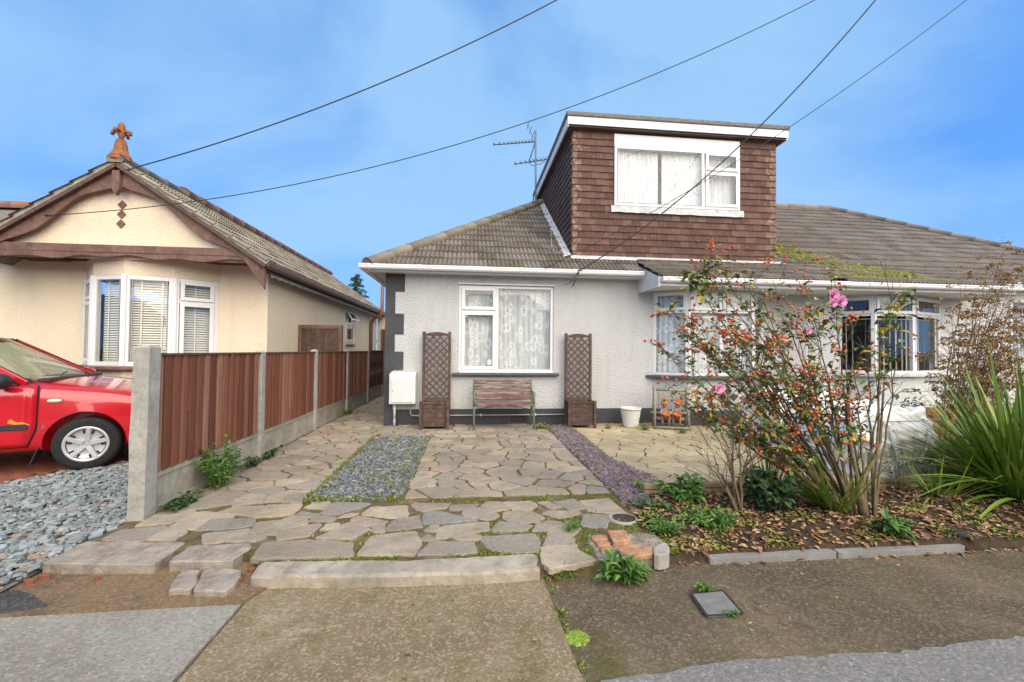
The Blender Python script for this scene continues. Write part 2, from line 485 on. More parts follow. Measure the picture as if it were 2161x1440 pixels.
# stones
def mat_stone(name, stops, stain, speck):
    t = NT(name, 0.93, 0.15)
    r = t.orand(); v = t.shift(r)
    c = t.ramp(r, stops, 'CONSTANT')
    c = t.mix(t.ramp(t.noise(5, 6, 0.72, vec=v), [(0.40, 0.0), (0.66, 0.85)]), c, stain)
    c = t.mix(t.ramp(t.noise(70, 3, 0.6, vec=v), [(0.42, 0.0), (0.7, 0.7)]), c, speck)
    c = t.mix(t.ramp(t.noise(1.3, 4, 0.6, vec=t.n('ShaderNodeNewGeometry').outputs['Position']), [(0.40, 0.0), (0.72, 0.55)]), c, (0.15, 0.125, 0.10))
    t.col(c)
    t.bump(t.math('ADD', t.noise(60, 4, 0.7, vec=v), t.math('MULTIPLY', t.noise(9, 5, 0.7, vec=v), 2.0)), 0.8, 0.012)
mat_stone('paving_stone', [(0.0, (0.35, 0.285, 0.20)), (0.20, (0.42, 0.35, 0.255)), (0.38, (0.265, 0.24, 0.195)), (0.50, (0.47, 0.385, 0.275)),
                     (0.64, (0.215, 0.215, 0.20)), (0.72, (0.33, 0.285, 0.235)), (0.86, (0.40, 0.27, 0.205)), (0.90, (0.46, 0.36, 0.235)), (0.95, (0.27, 0.225, 0.185))],
          (0.245, 0.20, 0.145), (0.43, 0.385, 0.32))
mat_stone('yellow_stone', [(0.0, (0.54, 0.43, 0.255)), (0.25, (0.49, 0.395, 0.24)), (0.5, (0.58, 0.475, 0.30)), (0.75, (0.45, 0.37, 0.235))],
          (0.37, 0.30, 0.185), (0.60, 0.51, 0.36))
t = NT('mortar', 1.0, 0.05)
c = t.ramp(t.noise(9, 5, 0.7), [(0.35, (0.095, 0.07, 0.043)), (0.55, (0.18, 0.135, 0.082)), (0.7, (0.27, 0.21, 0.14))])
c = t.mix(t.ramp(t.noise(4, 6, 0.7), [(0.48, 0.0), (0.66, 0.8)]), c, (0.095, 0.10, 0.025))
t.col(c); t.bump(t.noise(90, 4, 0.7), 0.8, 0.012)
def mat_chip(name, stops):
    t = NT(name, 0.75, 0.3)
    r = t.irand()
    c = t.ramp(r, stops)
    c = t.mix(t.ramp(t.noise(25, 4, 0.6), [(0.4, 0.0), (0.8, 0.4)]), c, tuple(min(1, x*1.5) for x in stops[1][1]))
    t.col(c); t.bump(t.noise(60, 3, 0.6), 0.3, 0.005)
mat_chip('chip_blue', [(0.0, (0.145, 0.170, 0.172)), (0.5, (0.235, 0.268, 0.268)), (0.93, (0.34, 0.375, 0.37)), (0.97, (0.30, 0.20, 0.14))])
mat_chip('chip_grey', [(0.0, (0.085, 0.095, 0.105)), (0.5, (0.15, 0.165, 0.18)), (0.9, (0.24, 0.255, 0.26)), (0.96, (0.36, 0.32, 0.25))])
mat_chip('chip_plum', [(0.0, (0.105, 0.077, 0.085)), (0.5, (0.18, 0.140, 0.150)), (0.93, (0.26, 0.21, 0.22)), (0.97, (0.26, 0.16, 0.08))])
# pavement surfaces
def mat_aggregate(name, stops, sp, spfac, big=1.2, moss=0.0, streak=False):
    t = NT(name, 0.95, 0.15)
    a = t.ramp(t.noise(big, 7, 0.68), stops)
    gcol = t.n('ShaderNodeTexVoronoi'); gcol.inputs['Scale'].default_value = 85; t.l(t.co, gcol.inputs['Vector'])
    sep = t.n('ShaderNodeSeparateColor'); t.l(gcol.outputs['Color'], sep.inputs[0])
    a = t.mix(t.ramp(sep.outputs[0], [(0.62, 0.0), (0.8, spfac), (1.0, spfac)]), a, sp)
    a = t.mix(t.ramp(sep.outputs[1], [(0.62, 0.0), (0.85, spfac), (1.0, spfac)]), a, tuple(x*0.38 for x in sp))
    a = t.mix(t.ramp(t.vor(17, out=0), [(0.06, 0.8), (0.11, 0.0)]), a, tuple(min(1, x*1.25) for x in sp))
    if streak:
        a = t.mix(t.ramp(t.noise(10, 4, 0.6, sc=(0.35, 5, 1)), [(0.35, 0.28), (0.6, 0.0)]), a, tuple(x*0.35 for x in sp))
    if moss:
        a = t.mix(t.ramp(t.noise(2.6, 8, 0.75), [(0.52, 0.0), (0.68, moss)]), a, (0.085, 0.080, 0.018))
        dv = t.n('ShaderNodeVectorMath', operation='MULTIPLY_ADD'); nv = t.n('ShaderNodeTexNoise'); nv.inputs['Scale'].default_value = 5; nv.inputs['Detail'].default_value = 5; t.l(t.co, nv.inputs['Vector'])
        t.l(nv.outputs['Color'], dv.inputs[0]); dv.inputs[1].default_value = (0.25, 0.25, 0.25); t.l(t.co, dv.inputs[2])
        ck = t.ramp(t.vor(0.9, 'DISTANCE_TO_EDGE', vec=dv.outputs[0]), [(0.001, 0.45), (0.004, 0.0)])
        a = t.mix(t.math('MULTIPLY', ck, t.ramp(t.noise(1.1, 2), [(0.50, 0.0), (0.56, 1.0)])), a, (0.03, 0.024, 0.016))
    t.col(a)
    t.bump(t.math('ADD', t.noise(75, 5, 0.75), t.math('MULTIPLY', t.vor(60), 0.6)), 0.7, 0.008)
mat_aggregate('apron', [(0.3, (0.15, 0.105, 0.058)), (0.5, (0.245, 0.182, 0.105)), (0.7, (0.34, 0.27, 0.175))], (0.44, 0.355, 0.245), 0.5, 1.6, 0.5, True)
mat_aggregate('grey_panel', [(0.3, (0.185, 0.16, 0.125)), (0.5, (0.275, 0.25, 0.205)), (0.7, (0.345, 0.315, 0.265))], (0.42, 0.39, 0.34), 0.38, 1.4, 0.12)
mat_aggregate('asphalt_old', [(0.3, (0.062, 0.047, 0.031)), (0.5, (0.125, 0.095, 0.058)), (0.7, (0.22, 0.16, 0.095))], (0.27, 0.235, 0.185), 0.38, 1.1, 0.75)
mat_aggregate('tarmac', [(0.3, (0.175, 0.163, 0.148)), (0.6, (0.235, 0.222, 0.205)), (0.75, (0.27, 0.258, 0.24))], (0.36, 0.34, 0.315), 0.4, 2.0)
mat_aggregate('tarmac_dark', [(0.3, (0.04, 0.038, 0.036)), (0.6, (0.07, 0.066, 0.06)), (0.8, (0.09, 0.08, 0.07))], (0.2, 0.19, 0.17), 0.35, 2.0)
mat_aggregate('dirt', [(0.3, (0.105, 0.07, 0.042)), (0.5, (0.19, 0.125, 0.072)), (0.7, (0.27, 0.18, 0.10))], (0.33, 0.24, 0.16), 0.4, 2.5, 0.4)
t = NT('ground_far', 1.0, 0.05)
t.col(t.ramp(t.noise(0.4, 6), [(0.35, (0.10, 0.085, 0.055)), (0.65, (0.16, 0.135, 0.09))]))
# leaves: colour by leaf
def mat_leaf(name, stops, rough=0.55):
    t = NT(name, rough, 0.35)
    c = t.ramp(t.irand(), stops)
    c = t.mix(t.ramp(t.noise(30, 3), [(0.4, 0.0), (0.8, 0.35)]), c, tuple(x*0.6 for x in stops[0][1]))
    t.col(c)
    t.b.inputs['Subsurface Weight'].default_value = 0.0
mat_leaf('leaf_rose', [(0.0, (0.055, 0.115, 0.035)), (0.45, (0.11, 0.19, 0.05)), (0.65, (0.20, 0.235, 0.045)), (0.78, (0.52, 0.37, 0.035)), (0.9, (0.42, 0.27, 0.04)), (1.0, (0.30, 0.11, 0.05))])
mat_leaf('leaf_weed', [(0.0, (0.05, 0.125, 0.022)), (0.6, (0.10, 0.20, 0.035)), (1.0, (0.16, 0.27, 0.05))])
mat_leaf('leaf_dark', [(0.0, (0.028, 0.065, 0.025)), (0.6, (0.055, 0.11, 0.035)), (1.0, (0.10, 0.16, 0.05))])
mat_leaf('leaf_grass', [(0.0, (0.10, 0.14, 0.025)), (0.6, (0.16, 0.22, 0.035)), (0.85, (0.24, 0.25, 0.06)), (1.0, (0.36, 0.27, 0.10))])
mat_leaf('leaf_lime', [(0.0, (0.13, 0.21, 0.02)), (0.6, (0.20, 0.29, 0.03)), (1.0, (0.30, 0.36, 0.06))])
mat_leaf('litter', [(0.0, (0.16, 0.08, 0.035)), (0.4, (0.28, 0.155, 0.07)), (0.7, (0.40, 0.25, 0.13)), (0.88, (0.48, 0.34, 0.19)), (1.0, (0.26, 0.055, 0.025))], 0.8)
mat_leaf('seed_brown', [(0.0, (0.17, 0.09, 0.03)), (0.6, (0.29, 0.165, 0.055)), (1.0, (0.38, 0.25, 0.09))], 0.9)
t = NT('blade_green', 0.42, 0.4)
r = t.orand(); v = t.n('ShaderNodeTexCoord').outputs['Generated']
c = t.ramp(r, [(0.0, (0.065, 0.14, 0.014)), (0.45, (0.14, 0.24, 0.024)), (0.8, (0.215, 0.325, 0.036)), (0.93, (0.34, 0.38, 0.07)), (1.0, (0.36, 0.25, 0.10))])
c = t.mix(t.ramp(t.noise(5, 3, vec=v), [(0.4, 0.0), (0.8, 0.4)]), c, (0.20, 0.26, 0.04))
t.col(c)
t = NT('hip', 0.35, 0.45)
t.col(t.ramp(t.math('FRACT', t.math('ADD', t.orand(), t.irand())), [(0.0, (0.40, 0.055, 0.02)), (0.6, (0.56, 0.105, 0.035)), (1.0, (0.64, 0.20, 0.06))]))
simple('calyx', (0.19, 0.12, 0.06), 0.9, 0.1, var=0.3)
mat_leaf('conifer', [(0.0, (0.02, 0.055, 0.03)), (1.0, (0.05, 0.11, 0.055))], 0.8)

# ================================================================== GROUND AND PAVING
def clip(poly, n, d):
    """keep the side n.p <= d"""
    o = []
    for i in range(len(poly)):
        a = poly[i]; b = poly[(i+1) % len(poly)]
        da = n[0]*a[0]+n[1]*a[1]-d; db = n[0]*b[0]+n[1]*b[1]-d
        if da <= 0: o.append(a)
        if (da < 0) != (db < 0) and abs(da-db) > 1e-12:
            t = da/(da-db)
            o.append((a[0]+(b[0]-a[0])*t, a[1]+(b[1]-a[1])*t))
    return o
def area(p):
    return 0.5*sum(p[i][0]*p[(i+1) % len(p)][1]-p[(i+1) % len(p)][0]*p[i][1] for i in range(len(p)))
def centroid(p):
    a = area(p)
    if abs(a) < 1e-9: return p[0]
    cx = sum((p[i][0]+p[(i+1) % len(p)][0])*(p[i][0]*p[(i+1) % len(p)][1]-p[(i+1) % len(p)][0]*p[i][1]) for i in range(len(p)))/(6*a)
    cy = sum((p[i][1]+p[(i+1) % len(p)][1])*(p[i][0]*p[(i+1) % len(p)][1]-p[(i+1) % len(p)][0]*p[i][1]) for i in range(len(p)))/(6*a)
    return (cx, cy)
def inpoly(p, q):
    x, y = q; r = False
    for i in range(len(p)):
        a = p[i]; b = p[i-1]
        if (a[1] > y) != (b[1] > y) and x < (b[0]-a[0])*(y-a[1])/(b[1]-a[1])+a[0]: r = not r
    return r
def inset(poly, g):
    if area(poly) < 0: poly = poly[::-1]
    out = poly
    for i in range(len(poly)):
        a = poly[i]; b = poly[(i+1) % len(poly)]
        dx, dy = b[0]-a[0], b[1]-a[1]; L = sqrt(dx*dx+dy*dy)
        if L < 1e-6: continue
        n = (dy/L, -dx/L)
        out = clip(out, n, n[0]*a[0]+n[1]*a[1]-g)
        if len(out) < 3: return []
    return out
def shrink(poly, g):
    c = centroid(poly); o = []
    for p in poly:
        d = sqrt((p[0]-c[0])**2+(p[1]-c[1])**2)
        k = max(0.2, (d-g)/d) if d > 0 else 1
        o.append((c[0]+(p[0]-c[0])*k, c[1]+(p[1]-c[1])*k))
    return o
def roughen(poly, seg=0.09, amp=0.006):
    o = []
    for i in range(len(poly)):
        a = poly[i]; b = poly[(i+1) % len(poly)]
        L = sqrt((b[0]-a[0])**2+(b[1]-a[1])**2)
        if L < 0.012: continue
        n = max(1, int(L/seg))
        cut = min(0.2/n, 0.02/L)
        for k in range(n):
            t = k/n + (cut if k == 0 else 0)
            j = amp if k else amp*0.6
            o.append((a[0]+(b[0]-a[0])*t+R(-j, j), a[1]+(b[1]-a[1])*t+R(-j, j)))
        t = 1-cut
        o.append((a[0]+(b[0]-a[0])*t+R(-amp, amp)*0.5, a[1]+(b[1]-a[1])*t+R(-amp, amp)*0.5))
    return o
def stone(name, poly, top, thick, mat, parent=None, bev=0.010, tilt=0.006, seg=0.09, amp=0.006):
    if area(poly) < 0: poly = poly[::-1]
    p = roughen(poly, seg, amp)
    if len(p) < 4: return None
    c = centroid(p); n = len(p)
    tx, ty = R(-tilt, tilt), R(-tilt, tilt)
    zf = lambda q: top + (q[0]-c[0])*tx*3 + (q[1]-c[1])*ty*3
    inn = shrink(p, bev)
    vs = [(q[0], q[1], top-thick) for q in p] + [(q[0], q[1], zf(q)-bev*0.55) for q in p] + [(q[0], q[1], zf(q)+R(-0.001, 0.001)) for q in inn]
    fs = []
    for k in range(2):
        for i in range(n):
            j = (i+1) % n
            fs.append((k*n+i, k*n+j, (k+1)*n+j, (k+1)*n+i))
    fs.append(tuple(range(2*n, 3*n)))
    m = MB(); m.v = vs; m.f = fs
    off = Vector((c[0], c[1], top-thick))
    me = m.mesh(name, off); me.materials.append(M[mat])
    o = bpy.data.objects.new(name, me)
    COL.objects.link(o)
    if parent is not None:
        o.parent = parent; o.location = off - origin_of(parent)
    else: o.location = off
    return o
def sheet(name, poly, z, mat, kind='structure', thick=0.0, sub=None, rag=0):
    m = MB()
    if rag: poly = roughen(poly, 0.045, rag)
    if thick: m.prism([(p[0], p[1]) for p in poly], z-thick, z)
    else: m.add([(p[0], p[1], z) for p in poly], [tuple(range(len(poly)))])
    o = m.build(name, mat)
    return tag(o, kind=kind)
PAVE = -0.07
sheet('ground', [(-400, -400), (400, -400), (400, 400), (-400, 400)], -0.16, 'ground_far')
sheet('road', [(-40, -9), (40, -9), (40, 1.1), (-40, 1.1)], -0.125, 'tarmac')
sheet('pavement', [(-40, 1.06), (40, 1.06), (40, 2.62), (-40, 2.62)], PAVE-0.012, 'asphalt_old', thick=0.08)
sheet('pavement_tarmac_strip', [(0.50, 1.0), (14, 1.0), (14, 2.02), (2.66, 1.78), (1.9, 1.74), (1.2, 1.765), (0.78, 1.72), (0.55, 1.70)], PAVE-0.004, 'tarmac', thick=0.05, rag=0.010)
sheet('pavement_concrete_apron', [(-1.145, 1.13), (0.50, 1.13), (0.47, 2.0), (0.445, 2.60), (-1.15, 2.60)], PAVE, 'apron', thick=0.06, rag=0.004)
sheet('pavement_concrete_panel', [(-9, 1.13), (-1.16, 1.13), (-1.165, 2.375), (-1.7, 2.385), (-2.1, 2.36), (-2.7, 2.38), (-9, 2.36)], PAVE+0.004, 'grey_panel', thick=0.06, rag=0.004)
sheet('dirt_verge', [(-3.0, 2.34), (-1.16, 2.36), (-1.05, 2.62), (-1.3, 2.95), (-2.4, 3.3), (-3.0, 2.9)], PAVE+0.012, 'dirt', thick=0.05)
sheet('pavement_dark_patch', [(-6, 2.33), (-2.30, 2.365), (-2.12, 2.41), (-2.30, 2.53), (-2.42, 2.58), (-6, 2.62)], PAVE+0.016, 'tarmac_dark', thick=0.05)

# --- crazy paving in front of the bungalow
paving = MB()
paving.prism([(-2.46, 3.02), (-2.1, 2.90), (-1.62, 2.86), (-1.30, 2.78), (-1.12, 2.56), (0.44, 2.50), (0.80, 2.52), (1.22, 2.62), (1.45, 3.3), (1.62, 3.65), (1.32, 3.7), (1.32, 7.3), (-1.38, 7.3), (-1.38, 16), (-2.46, 16)], -0.09, -0.009)
paving_o = tag(paving.build('crazy_paving', 'mortar'), kind='structure')
Z7 = lambda x, y: tuple(gz(600+x/3.087, 860+y/3.087)[:2])
Z6 = lambda x, y: tuple(gz(x/3.0, 960+y/3.0)[:2])
front = []
for pl in [
    [(-200,985),(-130,885),(-50,868),(240,870),(432,885),(436,975)],
    [(485,962),(560,850),(590,830),(850,808),(880,870),(845,958)],
    [(872,955),(960,875),(1225,868),(1240,948),(1100,956)],
    [(1280,860),(1300,840),(1620,825),(1650,860),(1640,938),(1480,942),(1355,920)],
    [(1690,1000),(1680,910),(1890,905),(2015,990),(1740,1050)],
    [(1720,850),(1860,830),(1895,900),(1700,900)],
    [(-40,850),(0,800),(215,762),(230,775),(150,835),(-20,862)],
    [(220,850),(390,765),(430,758),(550,800),(470,835),(440,858)],
    [(565,800),(655,758),(650,808),(600,812)],
    [(665,795),(715,740),(870,705),(895,775),(720,797)],
    [(1000,855),(1010,790),(1050,770),(1320,745),(1330,800)],
    [(1360,810),(1410,748),(1610,770),(1560,805)],
    [(890,860),(940,830),(1000,852),(985,862)],
    [(445,720),(490,705),(670,740),(580,782),(450,755)],
    [(515,695),(570,650),(790,640),(800,690),(760,722)],
    [(915,755),(915,690),(1000,680),(1250,740),(1100,750)],
    [(1165,690),(1200,660),(1330,650),(1390,700),(1340,730),(1200,715)],
    [(1430,720),(1440,680),(1600,672),(1690,715),(1640,745),(1500,755)],
    [(245,690),(290,640),(350,615),(555,625),(480,655),(330,695)],
    [(830,640),(860,622),(1070,627),(1050,655),(900,675)],
    [(1085,665),(1095,634),(1260,627),(1200,665)],
    [(1290,640),(1330,612),(1420,620),(1470,660),(1380,672)],
    [(1420,620),(1600,614),(1640,640),(1600,664),(1490,660)],
    [(1650,622),(1720,618),(1800,650),(1740,662)],
    [(1760,620),(1890,600),(1970,655),(1860,665)],
    [(1690,690),(1720,670),(1900,670),(1930,685),(1800,715)],
    [(1925,605),(2110,595),(2230,690),(1990,672)],
    [(1950,700),(2130,702),(2090,780),(1940,770)],
    [(1730,790),(1850,740),(1925,790),(1880,825),(1725,845)],
    [(1620,800),(1650,760),(1720,735),(1800,745),(1715,800)],
    [(1100,845),(1180,825),(1270,835),(1265,858),(1150,865)],
    [(80,700),(120,680),(220,690),(215,715),(100,715)],
    [(140,650),(200,622),(290,622),(260,665)],
    [(-60,760),(40,715),(130,715),(140,760),(0,795)],
    [(170,740),(220,710),(330,720),(310,745)],
    [(240,800),(275,765),(350,760),(330,790)],
    [(920,800),(960,770),(1000,770),(990,805)],
    [(350,715),(430,690),(480,690),(430,705)],
    ]:
    front.append([Z7(*q) for q in pl])
for pl in [
    [(870,450),(1010,370),(1240,345),(1180,395),(1075,430)],
    [(1080,450),(1240,365),(1480,365),(1460,400),(1300,468),(1200,462)],
    [(1245,475),(1340,408),(1600,404),(1600,440),(1480,460)],
    [(1620,395),(1700,322),(1905,314),(1850,380)],
    [(1590,490),(1640,428),(1930,402),(1940,435),(1830,495),(1700,498)],
    [(1300,560),(1300,500),(1570,468),(1560,505),(1400,545)],
    [(1440,548),(1480,522),(1640,502),(1680,520),(1600,545)],
    [(940,535),(1050,470),(1160,460),(1175,490),(1100,535)],
    [(660,530),(760,480),(1030,450),(1060,465),(930,535),(790,540)],
    [(1480,318),(1500,292),(1820,252),(1760,292)],
    [(1100,338),(1200,290),(1470,270),(1470,310),(1240,340)],
    [(1390,362),(1490,328),(1690,324),(1610,388)],
    [(1480,268),(1600,240),(1760,250),(1560,285)],
    [(1210,282),(1330,235),(1480,225),(1560,240),(1480,262)],
    [(1790,300),(1830,258),(1960,240),(1910,304)],
    ]:
    front.append([Z6(*q) for q in pl])
all_stones = []
for pl in front:
    p = shrink(pl, -0.020)
    stone('stone', p, R(-0.002, 0.007), 0.03, 'paving_stone', paving_o, seg=0.05, amp=0.009, bev=0.007)
    all_stones.append(p)

def voronoi(seeds, bounds, aniso=1.0):
    cells = []
    for i, s in enumerate(seeds):
        poly = [(bounds[0], bounds[2]), (bounds[1], bounds[2]), (bounds[1], bounds[3]), (bounds[0], bounds[3])]
        near = sorted(((q[0]-s[0])**2*aniso+(q[1]-s[1])**2, k) for k, q in enumerate(seeds) if k != i)[:22]
        for _, k in near:
            q = seeds[k]
            n = ((q[0]-s[0])*aniso, q[1]-s[1])
            m = ((q[0]+s[0])/2, (q[1]+s[1])/2)
            poly = clip(poly, n, n[0]*m[0]+n[1]*m[1])
            if len(poly) < 3: break
        cells.append(poly)
    return cells
def seeds_in(test, bounds, r, tries, jitr=0.5):
    out = []
    for _ in range(tries):
        q = (R(bounds[0], bounds[1]), R(bounds[2], bounds[3]))
        if not test(q): continue
        rr = r*R(1-jitr, 1+jitr*0.6)
        if all((a[0]-q[0])**2*0.5+(a[1]-q[1])**2 > rr*rr for a in out): out.append(q)
    return out
YT = 3.72
SX0, SX1, SY0, SY1 = -1.335, -0.545, 3.68, 6.30          # grey slate strip
reg = lambda q: (-2.36 < q[0] < 1.30 and YT < q[1] < 7.26 and not (SX0 < q[0] < SX1 and q[1] < SY1)) or (-2.36 < q[0] < -1.36 and 7.2 < q[1] < 13)
sd = seeds_in(reg, (-2.36, 1.30, YT, 13), 0.23, 6000)
for s, poly in zip(sd, voronoi(sd, (-2.36, 1.30, YT-0.03, 13), 0.55)):
    if len(poly) < 3: continue
    # keep off the slate strip and off the house
    if s[1] < SY1+0.2:
        if s[0] < SX0: poly = clip(poly, (1, 0), SX0-0.005)
        elif s[0] > SX1: poly = clip(poly, (-1, 0), -(SX1+0.005))
        else: poly = clip(poly, (0, -1), -(SY1+0.005))
    if s[0] > -1.38: poly = clip(poly, (0, 1), 7.26)
    elif s[1] > 7.0: poly = clip(poly, (1, 0), -1.385)
    if s[0] <= -1.38 and s[1] > 6.9: pass
    if len(poly) < 3 or abs(area(poly)) < 0.006: continue
    p = inset(poly, R(0.005, 0.015))
    if len(p) < 3: continue
    if R(0, 1) < 0.25 and len(p) > 4:                  # some stones are broken in two
        c = centroid(p); a = R(0, pi); n = (cos(a), sin(a)); d = n[0]*c[0]+n[1]*c[1]
        halves = [clip(p, n, d-0.006), clip(p, (-n[0], -n[1]), -d-0.006)]
    else: halves = [p]
    for h in halves:
        if len(h) > 2 and abs(area(h)) > 0.004:
            stone('stone', h, R(-0.003, 0.006), 0.03, 'paving_stone', paving_o, bev=0.006, seg=0.07, amp=0.010)
            all_stones.append(h)

# --- yellow crazy paving patio
plumR = [(1.74, 7.2), (1.72, 6.2), (1.66, 5.17), (1.72, 4.56), (1.83, 4.35), (1.90, 3.66)]
patio = MB().add([(1.60, 3.60, -0.016), (9.6, 3.60, -0.016), (9.6, 7.3, -0.016), (1.60, 7.3, -0.016)], [(0,1,2,3)])
patio_o = tag(patio.build('patio', 'mortar'), kind='structure')
pR = [(1.30, 3.66)] + [(1.9, 3.66), (1.83, 4.35), (1.72, 4.56), (1.66, 5.17), (1.72, 6.2), (1.74, 7.3)] + [(1.30, 7.3)]
preg = lambda q: q[1] < 7.25 and q[1] > 3.66 and q[0] > 1.7 and not inpoly(pR, q)
sd = seeds_in(preg, (1.6, 7.8, 3.66, 7.25), 0.245, 5000)
for s, poly in zip(sd, voronoi(sd, (1.6, 7.8, 3.665, 7.25), 0.55)):
    if len(poly) < 3: continue
    if s[0] < 2.3:
        xr = 1.68 if s[1] > 4.7 else 1.88 - (s[1]-3.66)*0.17
        poly = clip(poly, (-1, 0), -xr+R(-0.06, 0.03))
    if len(poly) < 3 or abs(area(poly)) < 0.005: continue
    p = inset(poly, R(0.006, 0.011))
    if len(p) > 2: 
        stone('stone', p, R(-0.003, 0.006), 0.03, 'yellow_stone', patio_o, bev=0.006, seg=0.07, amp=0.012)
        all_stones.append(p)

# --- slate chippings
def chips(name, poly, count, smin, smax, z0, depth, mat, tiltmax=0.35):
    xs = [p[0] for p in poly]; ys = [p[1] for p in poly]
    m = MB(); n = 0; guard = 0
    while n < count and guard < count*8:
        guard += 1
        q = (R(min(xs), max(xs)), R(min(ys), max(ys)))
        if not inpoly(poly, q): continue
        n += 1
        L = (smin*0.8+(smax*1.5-smin*0.8)*random.random()**2.2); W = L*R(0.4, 0.75); T = R(0.004, 0.009)
        k = random.choice((5, 5, 6))
        a0 = R(0, 6.28)
        rot = Matrix.Rotation(R(0, 6.28), 3, 'Z') @ Matrix.Rotation(R(-tiltmax, tiltmax), 3, 'X') @ Matrix.Rotation(R(-tiltmax, tiltmax)*0.7, 3, 'Y')
        c = Vector((q[0], q[1], z0 + R(0, depth)))
        vs = []
        pts = []
        for i in range(k):
            a = a0 + 2*pi*i/k + R(-0.3, 0.3)
            rr = R(0.8, 1.1)
            pts.append((cos(a)*L/2*rr, sin(a)*W/2*rr))
        for zz in (-T, T):
            sh = 1.0 if zz < 0 else 0.9
            for x, y in pts:
                vs.append(c + rot @ Vector((x*sh, y*sh, zz)))
        fs = [tuple(range(k, 2*k))] + [(i, (i+1) % k, k+(i+1) % k, k+i) for i in range(k)]
        m.add(vs, fs)
    o = m.build(name, mat, recalc=False)
    return tag(o, kind='stuff')
blue_poly = [(-2.47, 2.50), (-5.9, 2.45), (-5.9, 2.7), (-4.45, 4.15), (-3.8, 5.16), (-2.95, 6.35), (-2.52, 6.35), (-2.49, 3.4)]
sheet('gravel_bed', blue_poly, -0.045, 'edging')
o = chips('slate_chippings', blue_poly, 9500, 0.035, 0.075, -0.035, 0.04, 'chip_blue', 0.3)
tag(o, 'blue grey slate chippings covering the drive edge beside the concrete fence post', 'gravel')
strip = [(SX0, SY0), (SX1, SY0), (SX1, SY1), (SX0, SY1)]
sheet('gravel_bed', strip, -0.03+0.018, 'dark_soil')
o = chips('slate_chippings', strip, 4200, 0.025, 0.05, -0.012, 0.02, 'chip_grey', 0.35)
tag(o, 'dark grey slate chippings in the rectangular strip between the paving stones', 'gravel')
plum_poly = [(1.315, 3.30), (1.56, 3.42), (1.92, 3.64)] + [(1.86, 4.3), (1.74, 4.56), (1.68, 5.17), (1.72, 6.2), (1.74, 7.0), (1.50, 7.1), (1.31, 6.9)]
sheet('gravel_bed', plum_poly, -0.011, 'dark_soil')
o = chips('slate_chippings', plum_poly, 4200, 0.03, 0.06, -0.010, 0.022, 'chip_plum', 0.35)
tag(o, 'plum coloured slate chippings in the diagonal strip beside the yellow paving', 'gravel')

# --- brick drive of the neighbour
dm = MB().add([(-14, 2.6, -0.03), (-5.9, 2.6, -0.03), (-4.45, 4.15, -0.03), (-3.8, 5.16, -0.03), (-2.95, 6.35, -0.03), (-2.5, 6.4, -0.03), (-2.5, 8.6, -0.03), (-14, 8.6, -0.03)], [tuple(range(8))])
drive = tag(dm.build('brick_drive', 'mortar'), kind='structure')
bmb = MB().box(-0.1, 0.1, -0.05, 0.05, -0.02, 0.0)
bme = bmb.mesh('paver'); bme.materials.append(M['brick_red'])
dpoly = [(-7.2, 2.6), (-5.95, 2.6), (-4.5, 4.17), (-3.85, 5.18), (-3.0, 6.36), (-3.2, 6.5), (-7.2, 6.5)]
n = 0
for j in range(48):
    for i in range(28):
        x = -7.1 + i*0.205 + (j % 2)*0.1025; y = 2.62 + j*0.105
        if inpoly(dpoly, (x, y)) and inpoly(dpoly, (x+0.09, y-0.04)) and x/y > -1.05 and n < 290 and (x + 4.5)*0.55 - (y-4.2) > -1.75:
            n += 1
            inst('paver', bme, Matrix.Translation((x, y, -0.012+R(-0.002, 0.002))), drive)

# --- loose slabs and the kerb stones at the front of the paving
def slab_px(name, pts, label, cat, mat='slab', top=0.0, thick=0.06, f=Z6, amp=0.010, bev=0.010, group=None, seg=0.06):
    p = [f(*q) for q in pts]
    o = stone(name, p, top, thick, mat, None, bev=bev, tilt=0.004, seg=seg, amp=amp)
    all_stones.append(p)
    return tag(o, label, cat, group)
slab_px('paving_slab', [(255,690),(545,548),(1185,548),(972,692)], 'large flat concrete slab with orange stains edging the slate chippings', 'paving slab', amp=0.005)
slab_px('paving_slab', [(1062,680),(1195,575),(1588,552),(1590,585),(1460,672)], 'cracked grey slab lying beside the large orange stained slab', 'paving slab')
slab_px('paving_slab', [(1060,822),(1150,695),(1270,690),(1212,822)], 'narrower half of a broken slab lying loose on the dirt', 'paving slab', top=-0.028, thick=0.05)
slab_px('paving_slab', [(1222,830),(1285,694),(1530,690),(1522,742),(1430,832)], 'wider half of a broken slab lying loose on the dirt', 'paving slab', top=-0.026, thick=0.05)
Zp = lambda x, y: tuple(gz(x, y)[:2])
slab_px('kerb_stone', [(528,1216),(546,1187),(700,1184),(950,1178),(1138,1168),(1141,1200),(1000,1208),(760,1214)], 'long worn concrete kerb with rounded front along the drive entrance', 'kerb', 'kerb', 0.0, 0.095, Zp, 0.006, 0.028)
# edging kerb along the flower bed
for k, (a, b, lab) in enumerate([((1500, 1172), (1768, 1160), 'grey concrete edging kerb along the flower bed by the brick pier stump'), ((1772, 1160), (2040, 1147), 'grey concrete edging kerb along the flower bed, in front of the rose')]):
    p = [tuple(gz(*a, -0.02)[:2]), tuple(gz(*b, -0.02)[:2])]
    q = [(p[1][0], p[1][1]+0.055), (p[0][0], p[0][1]+0.055)]
    tag(stone('edging_kerb', p+q, -0.040, 0.09, 'edging', None, bev=0.006, tilt=0.002, seg=0.1, amp=0.003), lab, 'kerb')

